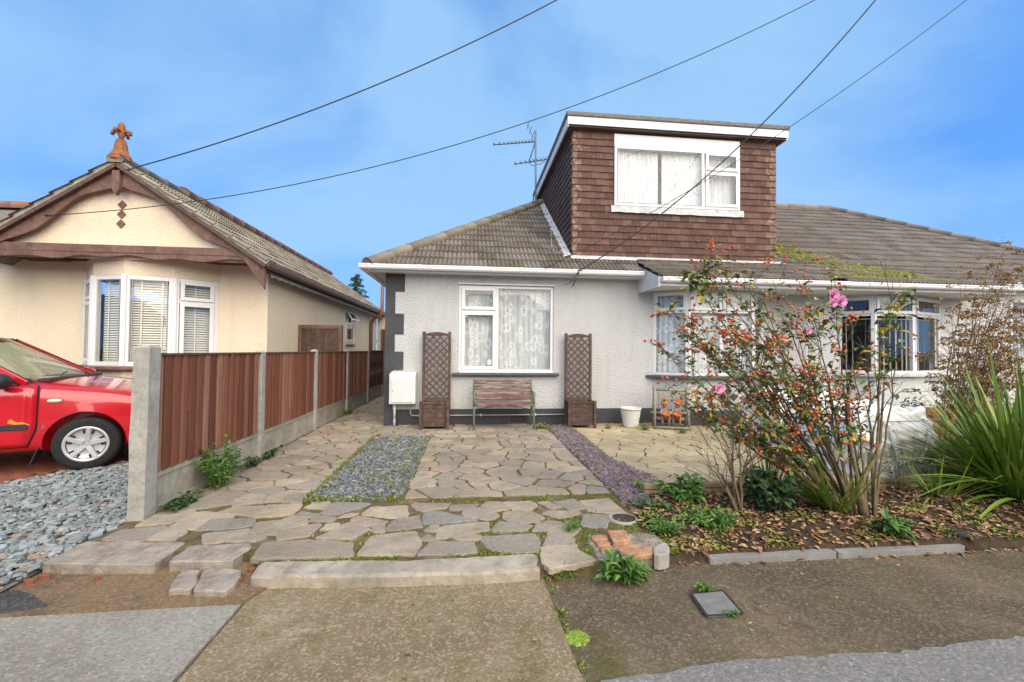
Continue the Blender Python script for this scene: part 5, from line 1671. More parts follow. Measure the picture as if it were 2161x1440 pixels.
# side repeater lamp and engine badge on the wing
c = car_ray(115, 846, -0.785)
m = MB(Matrix.Translation((c.x, side_y(0, c.z)+0.004, c.z)) @ Matrix.Diagonal((0.062, 0.016, 0.022, 1))); m.sphere((0,0,0), 1, 16, 8)
rep = m.build('side_repeater', 'amber', car, smooth=True, local=True)
m = MB(Matrix.Translation((c.x, side_y(0, c.z)+0.006, c.z)) @ Matrix.Diagonal((0.068, 0.010, 0.028, 1))); m.sphere((0,0,0), 1, 16, 8)
m.build('lamp_surround', 'black_plastic', rep, smooth=True, local=True)
c = car_ray(88, 902, -0.795)
tcv = bpy.data.curves.new('badge', 'FONT'); tcv.body = '1.3i'; tcv.size = 0.045; tcv.extrude = 0.002; tcv.align_x = 'CENTER'
to = bpy.data.objects.new('badge', tcv); COL.objects.link(to)
bpy.context.view_layer.update(); dg = bpy.context.evaluated_depsgraph_get()
tm = bpy.data.meshes.new_from_object(to.evaluated_get(dg)); bpy.data.objects.remove(to)
tm.materials.clear(); tm.materials.append(M['chrome'])
bo_ = bpy.data.objects.new('badge', tm); COL.objects.link(bo_); bo_.parent = car
bo_.location = (c.x, side_y(0, c.z)-0.006, c.z-0.015); bo_.rotation_euler = (pi/2, 0, 0)
# cabin
BL = [(-0.42, .70, .93), (-2.93, .69, .955)]
zr = 1.395
A0, A1 = Vector((-0.47, .735, .90)), Vector((-1.17, .565, 1.345))
B0, B1 = Vector((-1.72, .755, .94)), Vector((-1.72, .575, 1.385))
C0, C1 = Vector((-2.80, .735, .955)), Vector((-2.50, .56, 1.37))
mir2 = lambda v: Vector((v.x, -v.y, v.z))
pill = lambda a, b, w, h: MB().bar(a, b, w, h, up=(0, 1, 0))
for f in (lambda v: v, mir2):
    for a, b, wd in ((A0, A1, .065), (B0, B1, .07), (C0, C1, .22)):
        pill(f(a), f(b), wd, 0.03).build('pillar', 'red_paint', car, local=True, bevel=0.008)
    pill(f(A1), f(Vector((-2.5, .565, 1.375))), .05, .04).build('roof_rail', 'red_paint', car, local=True, bevel=0.008)
    i_ = 0.006
    m = MB(); m.add([f(v) for v in (Vector((-0.56, .742, .915)), Vector((-1.70, .755, .94)), B1, Vector((-1.2, .572, 1.35)))], [(0,1,2,3)]); m.build('side_window', 'car_glass', car, local=True)
    m = MB(); m.add([f(v) for v in (Vector((-1.74, .755, .94)), C0, C1, B1)], [(0,1,2,3)]); m.build('side_window', 'car_glass', car, local=True)
    # black seal along the front pillar
    MB().tube([f(A0+Vector((-.05, .012, .0))), f(A1+Vector((-.05, .015, -.01)))], 0.008, 5).build('window_seal', 'black', car, local=True)
    MB().tube([f(A0+Vector((.04, -.005, .012))), f(A1+Vector((.02, -.015, .01)))], 0.008, 5).build('window_seal', 'black', car, local=True)
m = MB()
def ws(u, v):
    y = (-0.70+1.40*u)*(1-v)+(-0.545+1.09*u)*v; b = 0.10*(1-((u-.5)*2)**2)
    return (-0.47+b-0.70*v-0.0*v, y, 0.905+0.03*(1-((u-.5)*2)**2)+0.445*v)
m.grid(ws, 12, 6); m.build('windscreen', 'car_glass', car, smooth=True, local=True)
m = MB()
def rf(u, v):
    x = -1.13-1.40*v; y = (-0.565+1.13*u); return (x, y, 1.352+0.045*sin(pi*min(1, v*1.1+0.02))**0.6+0.02*(1-((u-.5)*2)**2))
m.grid(rf, 10, 10); m.build('roof', 'red_paint', car, smooth=True, local=True)
m = MB(); m.add([Vector((-2.50, -.55, 1.375)), Vector((-2.50, .55, 1.375)), Vector((-2.93, .68, .96)), Vector((-2.93, -.68, .96))], [(0,1,2,3)]); m.build('rear_window', 'car_glass', car, local=True)
# inside: dashboard and seats
MB().box(-0.85, -0.50, -0.66, 0.66, 0.70, 0.93).build('dashboard', 'black_plastic', car, local=True, bevel=0.03)
for y in (-0.33, 0.33):
    s_ = MB(); s_.box(-1.55, -1.42, y-0.23, y+0.23, 0.45, 1.05); s_.box(-1.53, -1.45, y-0.13, y+0.13, 1.06, 1.22)
    s_.build('seat', 'edging', car, local=True, bevel=0.03)
# wipers and scuttle
m = MB(); m.tube([(-0.40, -0.28, 0.945), (-0.47, -0.1, 0.965), (-0.56, 0.25, 0.985)], 0.008, 5); m.tube([(-0.36, 0.25, 0.955), (-0.43, 0.4, 0.965), (-0.52, 0.60, 0.965)], 0.008, 5)
m.box(-0.45, -0.36, -0.60, 0.60, 0.915, 0.945)
m.build('wiper', 'black_plastic', car, local=True)
# wheels
tp = [(0.150, -0.075), (0.185, -0.080), (0.225, -0.085), (0.252, -0.080), (0.268, -0.062), (WR, -0.03), (WR, 0.03), (0.268, 0.062), (0.252, 0.080), (0.225, 0.085), (0.185, 0.08), (0.150, 0.075)]
def wheel(x, y, st=0.0):
    sg = -1 if y < 0 else 1
    W = Matrix.Translation((x, y, WR)) @ Matrix.Rotation(st, 4, 'Z') @ Matrix.Rotation(pi/2*(1 if sg < 0 else -1), 4, 'X')   # local +z points outwards
    e = MB(W).lathe([(0.05, -0.06), (0.10, -0.06), (0.10, 0.03), (0.05, 0.03)], 16).build('wheel', 'black', car, local=True)
    MB(W).lathe(tp+tp[:1], 40, caps=False).build('tyre', 'tyre', e, local=True, smooth=True)
    MB(W).lathe([(0.0, 0.062), (0.035, 0.062), (0.05, 0.056), (0.11, 0.060), (0.150, 0.070), (0.166, 0.084), (0.180, 0.086), (0.184, 0.078), (0.184, 0.055)], 36).build('hubcap', 'hub_silver', e, local=True, smooth=True)
    for k in range(5):
        A = W @ Matrix.Rotation(2*pi*k/5+0.2, 4, 'Z')
        MB(A).add([(0.03,-0.026,0.060),(0.165,-0.021,0.080),(0.165,0.021,0.080),(0.03,0.026,0.060),(0.03,-0.020,0.076),(0.160,-0.015,0.090),(0.160,0.015,0.090),(0.03,0.020,0.076)],
                  [(4,5,6,7),(0,1,5,4),(1,2,6,5),(2,3,7,6),(3,0,4,7)]).build('spoke', 'hub_silver', e, local=True)
        for dy in (0.036, -0.036):
            MB(A @ Matrix.Translation((0.128, dy, 0.066)) @ Matrix.Rotation(0.25*(1 if dy > 0 else -1), 4, 'Z')).box(-0.020, 0.020, -0.0075, 0.0075, -0.01, 0.0085).build('slot', 'black', e, local=True)
for x in (0, -2.36):
    for y in (-0.70, 0.70): wheel(x, y, radians(5) if x == 0 else 0)
# wheel-arch liners, mudflaps, lamps, bumper strip
for x in (0, -2.36):
    for s in (-1, 1):
        m = MB(); nn = 18
        for k in range(nn):
            a0, a1 = radians(-25+230*k/nn), radians(-25+230*(k+1)/nn)
            p = lambda a, y: (x+0.328*cos(a), s*y, 0.285+0.328*sin(a))
            m.quad(p(a0, 0.575), p(a1, 0.575), p(a1, 0.765), p(a0, 0.765))
        m.build('arch_liner', 'black', car, local=True)
        m = MB().add([(x-0.335, s*0.66, 0.30), (x-0.335, s*0.785, 0.30), (x-0.405, s*0.785, 0.10), (x-0.405, s*0.66, 0.10), (x-0.345, s*0.66, 0.30), (x-0.345, s*0.785, 0.30), (x-0.415, s*0.785, 0.10), (x-0.415, s*0.66, 0.10)],
                     [(0,1,2,3),(7,6,5,4),(0,4,5,1),(1,5,6,2),(2,6,7,3),(3,7,4,0)])
        m.build('mudflap', 'black_plastic', car, local=True)
for s in (-1, 1):
    MB(Matrix.Translation((0.655, s*0.50, 0.60)) @ Matrix.Diagonal((0.06, 0.15, 0.07, 1))).sphere((0,0,0), 1, 14, 10).build('headlight', 'amber', car, smooth=True, local=True)
MB(Matrix.Translation((0.72, 0, 0.42))).box(-0.03, 0.035, -0.52, 0.52, -0.04, 0.04).build('bumper', 'black_plastic', car, local=True, bevel=0.015)

# ================================================================== THINGS AGAINST THE HOUSE
# meter box
mb = empty('meter_box', (-1.06, WY-0.015, 0.36)); tag(mb, 'white wall-mounted meter box with slanted lid on the black corner', 'meter box')
x0, x1, yf, yb, z0, z1 = -1.275, -0.855, 7.035, WY-0.014, 0.375, 0.90
m = MB(); m.add([(x0,yf,z0),(x1,yf,z0),(x1,yb,z0),(x0,yb,z0),(x0,yf,z1-0.07),(x1,yf,z1-0.07),(x1,yb,z1),(x0,yb,z1),(x0,yf+0.02,z1-0.03),(x1,yf+0.02,z1-0.03)],
                 [(0,3,2,1),(0,1,5,4),(4,5,9,8),(8,9,6,7),(1,2,6,9,5),(0,4,8,7,3),(2,3,7,6)])
m.build('case', 'meter_white', mb, bevel=0.01)
MB().box(x0+0.035, x1-0.035, yf-0.012, yf-0.0005, z0+0.03, z1-0.11).build('door', 'meter_white', mb, bevel=0.006)
MB().prism([(0.008*cos(a), 0.008*sin(a)) for a in [i*pi/4 for i in range(8)]], 0, 0.006, Matrix.Translation((x0+0.06, yf-0.0125, z0+0.22)) @ Matrix.Rotation(pi/2, 4, 'X')).build('lock', 'black', mb)
m = MB(); m.tube([(x0+0.075, 7.14, 0.374), (x0+0.075, 7.14, 0.13)], 0.019, 8); m.build('conduit', 'upvc_dirty', mb, smooth=True)
m = MB(); m.tube([(x0+0.075, 7.14, 0.129), (x0+0.075, 7.14, -0.02)], 0.021, 8); m.build('conduit_sleeve', 'pipe_grey', mb, smooth=True)
MB().box(-1.0, -0.90, WY-0.02, WY-0.0125, 0.262, 0.373).build('patch', 'roughcast', mb)

# trellis planters
def planter(x, yfr, label, rz=0.0):
    p = empty('trellis_planter', (x, yfr, 0), rz); tag(p, label, 'planter', None)
    W, D, H = 0.42, 0.36, 0.44
    for i in range(5):
        z = 0.045+i*0.072
        for a in ((-W/2+0.03, W/2-0.03, 0.005, 0.020), (-W/2+0.03, W/2-0.03, D-0.020, D-0.005)):
            MB().box(a[0], a[1], a[2], a[3], z, z+0.069).build('board', 'planter_wood', p, local=True, bevel=0.003)
        for sx in (-1, 1):
            xa = sx*(W/2-0.012); MB().box(min(xa, xa-sx*0.014), max(xa, xa-sx*0.014), 0.035, D-0.035, z, z+0.069).build('board', 'planter_wood', p, local=True, bevel=0.003)
    for sx in (-1, 1):
        MB().box(sx*W/2-0.024, sx*W/2+0.024, -0.020, 0.034, 0, H+0.01).build('leg', 'planter_wood', p, local=True, bevel=0.004)
        MB().box(sx*W/2-0.024, sx*W/2+0.024, D-0.034, D+0.012, 0, 1.57).build('trellis_post', 'planter_wood', p, local=True, bevel=0.004)
    m = MB(); rect_frame(m.__class__() if False else m, 0, 0, 0, 0, 0, 0, 0) if False else None
    m.box(-W/2+0.026, W/2-0.026, -0.015, 0.030, H-0.03, H-0.008); m.box(-W/2+0.026, W/2-0.026, D-0.03, D, H-0.03, H-0.008)
    m.box(-W/2-0.01, -W/2+0.03, 0.036, D-0.036, H-0.03, H-0.008); m.box(W/2-0.03, W/2+0.01, 0.036, D-0.036, H-0.03, H-0.008)
    m.build('rim', 'planter_wood', p, local=True)
    MB().box(-W/2+0.034, W/2-0.034, 0.03, D-0.035, 0.05, H-0.10).build('soil', 'dark_soil', p, local=True)
    xa, xb, za, zb = -W/2+0.026, W/2-0.026, H+0.03, 1.50
    yy = D-0.012
    m = MB(); m.box(xa, xb, yy-0.014, yy+0.014, za-0.03, za); m.build('rail', 'planter_wood', p, local=True)
    n = 10
    pts = [(xa+(xb-xa)*i/n, zb+0.028*sin(pi*i/n)+0.035) for i in range(n+1)]
    m = MB(); m.prism([(xa, zb)] + pts + [(xb, zb)], -0.013, 0.013, Matrix.Translation((0, yy, 0)) @ Matrix.Rotation(pi/2, 4, 'X')); m.build('top_rail', 'planter_wood', p, local=True)
    step = 0.118
    for sgn, dy in ((1, -0.007), (-1, 0.006)):
        c = za - (xb-xa)*(1 if sgn > 0 else 0) - step*0.4
        while c < zb + (xb-xa):
            # line z = c + s*(x-xa)
            q = []
            for x in (xa, xb):
                z = c + sgn*(x-xa)
                if za <= z <= zb: q.append((x, z))
            for z in (za, zb):
                x = xa + (z-c)*sgn
                if xa < x < xb: q.append((x, z))
            if len(q) >= 2:
                a, b = q[0], q[-1]
                if (a[0]-b[0])**2+(a[1]-b[1])**2 > 0.004:
                    MB().bar((a[0], yy+dy, a[1]), (b[0], yy+dy, b[1]), 0.012, 0.024, up=(0.7, 0, -0.7*sgn)).build('lattice_slat', 'planter_wood', p, local=True)
            c += step
    return p
planter(-0.525, 6.80, 'brown wooden trellis planter standing beside the white meter box')
planter(1.87, 6.79, 'brown wooden trellis planter standing by the plum slate strip', radians(-3))

# bench
bench = empty('garden_bench', (0.57, 6.75, 0)); tag(bench, 'weathered slatted garden bench with green iron ends under the window', 'bench')
bx0, bx1 = 0.13, 1.03
for k, (y, z) in enumerate([(7.06, 0.735), (7.035, 0.65), (7.01, 0.565), (6.985, 0.485)]):
    F = Matrix.Translation((0, y, z)) @ Matrix.Rotation(-0.28, 4, 'X')
    MB(F).box(bx0-0.02, bx1+0.02, -0.011, 0.011, -0.034, 0.034).build('back_slat', 'bench_slat', bench, bevel=0.005)
for k, (y, z) in enumerate([(6.955, 0.405), (6.895, 0.40), (6.835, 0.402), (6.775, 0.408)]):
    MB().box(bx0-0.02, bx1+0.03, y-0.026, y+0.026, z-0.012, z+0.012).build('seat_slat', 'bench_slat', bench, bevel=0.005)
MB().box(bx0-0.02, bx1+0.05, 6.725, 6.747, 0.37, 0.415).build('seat_slat', 'bench_slat', bench, bevel=0.009)
for x in (bx0-0.03, bx1+0.03):
    m = MB()
    m.tube([(x, 6.715, 0.0), (x, 6.73, 0.16), (x, 6.745, 0.30), (x, 6.74, 0.37)], [0.016, 0.015, 0.019, 0.022], 7)
    m.lathe([(0.035, 0), (0.03, 0.012), (0.012, 0.02)], 10, Matrix.Translation((x, 6.715, 0)))
    m.build('leg', 'green_iron', bench, smooth=True)
    m = MB(); m.tube([(x, 7.12, 0.0), (x, 7.07, 0.18), (x, 7.0, 0.33), (x, 6.98, 0.40)], [0.016, 0.015, 0.018, 0.02], 7); m.build('leg', 'green_iron', bench, smooth=True)
    m = MB(); m.tube([(x, 6.74, 0.375), (x, 6.86, 0.37), (x, 6.97, 0.39), (x, 7.01, 0.50), (x, 7.06, 0.66), (x, 7.085, 0.775)], [0.02, 0.018, 0.02, 0.018, 0.018, 0.02], 7); m.build('end_frame', 'green_iron', bench, smooth=True)
    m = MB(); m.tube([(x, 6.745, 0.38), (x, 6.725, 0.46), (x, 6.735, 0.555), (x, 6.77, 0.585), (x, 6.90, 0.585), (x, 7.04, 0.60)], [0.016, 0.015, 0.022, 0.026, 0.018, 0.016], 7)
    m.tube([(x, 6.80, 0.39), (x, 6.86, 0.46), (x, 6.84, 0.53), (x, 6.90, 0.575)], 0.010, 6)
    m.build('armrest', 'green_iron', bench, smooth=True)
m = MB(); m.tube([(bx0, 6.97, 0.29), (0.58, 6.88, 0.385), (bx1, 6.97, 0.29)], 0.004, 5); m.build('brace', 'black', bench)

# white ribbed plant pot
m = MB(); pr = []
for i in range(13):
    z = 0.30*i/12; r = 0.118+0.05*(i/12); pr.append((r+(0.004 if i % 2 else -0.002), z))
pr += [(0.178, 0.302), (0.178, 0.325), (0.160, 0.325), (0.150, 0.27), (0.0, 0.265)]
m.lathe(pr, 28, Matrix.Translation((2.72, 6.86, 0)))
tag(m.build('plant_pot', 'pot_white', smooth=True), 'white ribbed tapering plant pot standing against the plinth', 'plant pot')

# swing ornament with two flowerpot figures
SWM = Matrix.Translation((3.36, 6.74, 0)) @ Matrix.Rotation(radians(-18), 4, 'Z')
sw_ = empty('swing_ornament', (3.36, 6.74, 0), radians(-18)); tag(sw_, 'small weathered log swing frame with a bench seat, beside the white pot', 'ornament')
hw, hd, HT = 0.255, 0.16, 0.64
for sx in (-1, 1):
    MB().tube([(sx*(hw+0.01), -hd, 0), (sx*hw, -0.02, HT+0.02)], 0.022, 7).build('leg', 'log', sw_, local=True, smooth=True)
    MB().tube([(sx*(hw+0.01), hd, 0), (sx*hw, 0.02, HT+0.02)], 0.022, 7).build('leg', 'log', sw_, local=True, smooth=True)
MB().tube([(-hw-0.03, 0, HT-0.005), (hw+0.03, 0, HT-0.015)], 0.024, 7).build('beam', 'log', sw_, local=True, smooth=True)
MB().tube([(-hw-0.02, -hd-0.01, 0.03), (hw+0.02, -hd-0.01, 0.03)], 0.022, 7).build('ground_rail', 'log', sw_, local=True, smooth=True)
MB().tube([(-hw-0.02, hd+0.01, 0.03), (hw+0.02, hd+0.01, 0.03)], 0.022, 7).build('ground_rail', 'log', sw_, local=True, smooth=True)
for k, y in enumerate((-0.045, 0.0, 0.045)):
    MB().tube([(-hw+0.04, y, 0.155), (hw-0.04, y, 0.155)], 0.021, 7).build('seat_log', 'log', sw_, local=True, smooth=True)
MB().tube([(-hw-0.06, 0.06, 0.235), (hw+0.06, 0.06, 0.25)], 0.022, 7).build('back_log', 'log', sw_, local=True, smooth=True)
for sx in (-1, 1):
    MB().tube([(sx*(hw-0.07), 0.0, HT-0.01), (sx*(hw-0.07), 0.02, 0.17)], 0.005, 5).build('rope', 'stem_dry', sw_, local=True)
def potman(x, lean, label):
    f = empty('flowerpot_figure', SWM @ Vector((x, 0.0, 0.175)), radians(-18)); tag(f, label, 'ornament')
    MB().tube([(0, 0.02, 0.0), (0, 0.015, 0.07), (lean*0.02, 0.01, 0.16)], [0.042, 0.045, 0.034], 9).build('torso', 'log', f, local=True, smooth=True)
    m = MB(); m.sphere((lean*0.028, 0.0, 0.20), 0.042, 12, 9); m.build('head', 'log', f, local=True, smooth=True)
    for s in (-1, 1):
        MB().sphere((lean*0.028+s*0.016, -0.038, 0.206), 0.006, 6, 5).build('eye', 'black', f, local=True)
        MB().tube([(s*0.03, -0.01, 0.02), (s*0.05, -0.085, 0.03), (s*0.052, -0.09, -0.12)], [0.024, 0.024, 0.022], 7).build('leg', 'log', f, local=True, smooth=True)
        MB().tube([(s*0.04, 0.0, 0.125), (s*0.082, -0.03, 0.07), (s*0.05, -0.085, 0.055)], [0.022, 0.021, 0.019], 7).build('arm', 'log', f, local=True, smooth=True)
    pot = [(0.036, 0.0), (0.052, 0.075), (0.060, 0.077), (0.060, 0.10), (0.053, 0.10), (0.049, 0.075), (0.0, 0.07)]
    H = Matrix.Translation((lean*0.028, 0.0, 0.215)) @ Matrix.Rotation(lean*0.28, 4, 'Y') @ Matrix.Translation((0, 0, 0.10)) @ Matrix.Rotation(pi, 4, 'X')
    MB(H).lathe(pot, 18).build('pot_hat', 'terracotta', f, local=True, smooth=True)
    L = Matrix.Translation((0, -0.11, -0.015)) @ Matrix.Rotation(0.35, 4, 'X') @ Matrix.Scale(1.08, 4)
    MB(L).lathe(pot, 18).build('held_pot', 'terracotta', f, local=True, smooth=True)
potman(-0.085, -0.3, 'wooden figure in an upright terracotta pot hat, nearer the white pot')
potman(0.085, 1.0, 'wooden figure with tilted terracotta pot hat leaning on its companion')

# television aerial
ar = gy(1131, 425, 10.0); top = gy(1130, 276, 10.0)
aer = empty('tv_aerial', (ar.x, 10.0, rz_main(ar.x, 10.0))); tag(aer, 'rooftop television aerial mast with two long combs beside the dormer', 'aerial')
zb = rz_main(ar.x, 10.0)-0.05
MB().tube([(ar.x, 10.0, zb), (top.x, 10.0, top.z)], 0.022, 7).build('mast', 'grey_metal', aer)
MB().tube([(ar.x-0.14, 9.9, rz_main(ar.x, 9.85)-0.03), (ar.x+0.0, 10.0, zb+0.62)], 0.014, 6).build('stay', 'grey_metal', aer)
def yagi(a, b, n, el, refl):
    A, B = gy(*a, 10.0), gy(*b, 10.0)
    B = B + Vector((0, 0.25, 0)); d = (B-A)
    bo = MB().tube([A, B], 0.014, 5).build('boom', 'grey_metal', aer)
    ax = Vector((-0.25, 0.75, 0.62)).normalized()
    for i in range(n):
        p = A + d*(0.02+0.93*(i/(n-1))**0.85); L = el*(0.75+0.35*i/n)
        MB().tube([p-ax*L/2+Vector((0,0,0.02)), p+ax*L/2+Vector((0,0,0.02))], 0.006, 4).build('element', 'grey_metal', bo)
        MB().box(p.x-0.015, p.x+0.015, p.y-0.015, p.y+0.015, p.z-0.01, p.z+0.035).build('clip', 'black_plastic', bo)
    if refl:
        for s in (-1, 1):
            q = B + Vector((0.02, 0, 0)); e = q + Vector((-0.28*0.6, 0.2*s, s*0.55))
            for k in range(3):
                MB().tube([q+(e-q)*(0.35+0.3*k)-ax*0.05-Vector((0.1*0,0.22,0)), q+(e-q)*(0.35+0.3*k)+Vector((0,0.22,0))], 0.006, 4).build('reflector_rod', 'grey_metal', bo)
            MB().tube([q, e], 0.010, 5).build('reflector_arm', 'grey_metal', bo)
yagi((1041, 306), (1131, 289), 11, 0.30, True)
yagi((1086, 347), (1165, 326), 9, 0.30, False)
m = MB(); a = gy(1116, 343, 10.0); b = gy(1131, 348, 10.0); c = gy(1150, 340, 10.0); m.tube([a, (a+b)/2+Vector((0,0,-0.06)), b, (b+c)/2+Vector((0,0,-0.03)), c], 0.008, 5); m.build('cable_loop', 'cable', aer)

# overhead cables
def cable(name, S, E, sag, r, label, over=1.5):
    S = Vector(S); E = Vector(E); pts = []
    n = 40
    for i in range(int(n*over)+1):
        t = i/n
        pts.append(S.lerp(E, t) if t <= 1 else S+(E-S)*t)
        pts[-1] = pts[-1] - Vector((0, 0, sag*4*t*(over-t)/over/over*1.0))
    m = MB().tube(pts, r, 6)
    o = m.build(name, 'cable', smooth=True); tag(o, label, 'cable')
    return o
def cable_fit(S, endpx, mids, zend, r, label, over=1.35):
    """cable from S whose far part runs through the line of sight endpx at height zend"""
    S = Vector(S); E = gz(*endpx, zend)
    best = None
    for k in range(0, 60):
        sag = 0.02*k
        err = 0
        e2 = E + Vector((0, 0, sag*4*1*(over-1)/over/over))
        for mx, my in mids:
            bd = 1e9
            for i in range(41):
                t = i/40
                p = S.lerp(e2, t) - Vector((0, 0, sag*4*t*(over-t)/over/over))
                q = RCAM.transposed() @ (p-CAM)
                if q.z > -0.1: continue
                x = PW/2+FPX*q.x/-q.z; y = PH/2-FPX*q.y/-q.z
                bd = min(bd, (x-mx)**2+(y-my)**2)
            err += bd
        if best is None or err < best[0]: best = (err, sag, e2)
    return cable('overhead_cable', S, best[2], best[1], r, label, over)
cable_fit((-5.0, GY-0.06, 3.78), (1175, 0), [(500, 290), (840, 160)], 6.6, 0.0085, 'black overhead cable fixed at the apex of the cream gable')
sb = gy(95, 455, GY-0.01)
cable_fit(sb, (1720, 0), [(440, 432), (1100, 258), (1400, 137)], 6.4, 0.006, 'thin overhead cable fixed to the left bargeboard of the cream gable')
g0_ = gy(1222, 572, 6.86)
cable_fit(g0_, (1848, 0), [(1400, 440), (1650, 225)], 6.2, 0.010, 'thick twisted overhead cable rising from the white gutter below the dormer')
cable_fit(gy(1150, 567, 6.86), (2040, 0), [(1400, 430), (1640, 282)], 6.2, 0.0055, 'thin overhead cable crossing in front of the dormer window')
# loose cable tails at the gutter
tl = empty('cable_tails', (g0_.x, 6.86, g0_.z)); tag(tl, 'loose black cable tails hanging from the gutter under the dormer corner', 'cable')
for q in ([(1222,573),(1212,582),(1204,598),(1193,601)], [(1222,573),(1214,585),(1210,600),(1206,606)], [(1222,575),(1216,590),(1212,598),(1210,604)]):
    MB().tube([gy(x, y, 6.85) for x, y in q], 0.007, 5).build('tail', 'cable', tl)
MB().sphere(gy(1222, 571, 6.86), 0.018, 8, 6).build('insulator', 'old_terracotta', tl)

# ================================================================== PAVEMENT BITS
mh = empty('drain_cover', (1.19, 3.13, 0)); tag(mh, 'round rusty dark drain cover in a concrete collar beside the flower bed', 'drain cover')
MB(Matrix.Translation((1.19, 3.14, 0))).lathe([(0.0, -0.002), (0.086, -0.002), (0.090, -0.008)], 28).build('lid', 'iron_cover', mh)
MB(Matrix.Translation((1.19, 3.14, 0))).lathe([(0.092, -0.02), (0.092, 0.004), (0.104, 0.003), (0.114, -0.01)], 28).build('collar', 'old_concrete', mh)
wc = empty('water_cover', (1.32, 2.15, PAVE)); tag(wc, 'small square grey plastic utility cover set in the brown pavement', 'utility cover')
c4 = [gz(1455, 1253, PAVE), gz(1526, 1246, PAVE), gz(1572, 1298, PAVE), gz(1490, 1303, PAVE)]
cc = sum(c4, Vector())/4
def sc4(k): return [(cc+(p-cc)*k) for p in c4]
m = MB(); a, b = sc4(1.0), sc4(0.88)
for i in range(4):
    j = (i+1) % 4
    m.add([(a[i].x,a[i].y,PAVE+0.004),(a[j].x,a[j].y,PAVE+0.004),(b[j].x,b[j].y,PAVE+0.004),(b[i].x,b[i].y,PAVE+0.004)], [(0,1,2,3)])
m.build('rim', 'black_plastic', wc)
MB().prism([(p.x, p.y) for p in sc4(0.86)], PAVE-0.02, PAVE+0.005).build('lid', 'cover_grey', wc)
pp = [cc.lerp(c4[0], 0.45), cc.lerp(c4[0].lerp(c4[1], 0.75), 0.35), cc.lerp(c4[1].lerp(c4[2], 0.4), 0.3), cc.lerp(c4[3].lerp(c4[0], 0.6), 0.5)]
MB().prism([(p.x, p.y) for p in pp], PAVE, PAVE+0.0056).build('worn_mark', 'edging', wc)
# brick pier stump
bp = empty('pier_stump', (1.05, 2.75, 0)); tag(bp, 'broken stump of an orange brick pier at the corner of the flower bed', 'brick stump')
q = lambda x, y: tuple(gz(1100+x/3.087, 1100+y/3.087, 0.02)[:2])
def piece(pts, top, th, mat, nm):
    o = stone(nm, [q(*t) for t in pts], top, th, mat, bp, bev=0.008, tilt=0.01, seg=0.05, amp=0.006); return o
piece([(425,80),(480,62),(860,55),(960,150),(962,172),(560,250),(505,228)], 0.0, 0.08, 'sandy_mortar' if 'sandy_mortar' in M else 'slab', 'mortar_bed')
piece([(445,85),(560,80),(572,112),(470,118)], 0.014, 0.03, 'orange_brick', 'brick')
piece([(475,122),(570,116),(590,140),(505,160)], 0.014, 0.03, 'orange_brick', 'brick')
piece([(510,165),(590,146),(600,185),(530,205)], 0.014, 0.03, 'orange_brick', 'brick')
piece([(555,75),(680,72),(715,135),(650,150),(600,155)], 0.038, 0.045, 'orange_brick', 'brick')
piece([(620,165),(720,140),(850,150),(860,200),(700,222)], 0.010, 0.03, 'orange_brick', 'brick')
piece([(860,165),(940,135),(962,160),(960,215),(870,222)], 0.020, 0.09, 'old_concrete', 'block')
# loose bits of brick near the slab
for i, (px, py, s) in enumerate([(95, 1220, 0.034), (62, 1230, 0.028), (205, 1222, 0.018), (505, 1225, 0.02), (530, 1205, 0.025)]):
    c = gz(px, py, -0.05); k = 5
    tag(stone('brick_fragment', [(c.x+cos(2*pi*j/k+R(-.3,.3))*s, c.y+sin(2*pi*j/k)*s*0.6) for j in range(k)], -0.045+s*0.5, s*0.7+0.02, 'brick_red', None, bev=s*0.15, tilt=0.05, seg=0.05, amp=0.003),
        'small red brick fragment lying in the dirt by the loose slabs', 'rubble', 'brick fragments in the dirt')

# timber sleeper edging in front of the patio
for (xa, xb, lab) in ((1.56, 3.30, 'low weathered timber edging board, end beside the plum slate'), (3.32, 5.9, 'low weathered timber edging board, behind the strappy-leaved clump')):
    s_ = empty('timber_edging', (xa, 3.60, 0)); tag(s_, lab, 'edging')
    for k in range(3):
        MB().box(xa, xb, 3.605+0.001*k, 3.66, -0.05+k*0.05, -0.003+k*0.05-0.004).build('board', 'sleeper', s_, bevel=0.006)

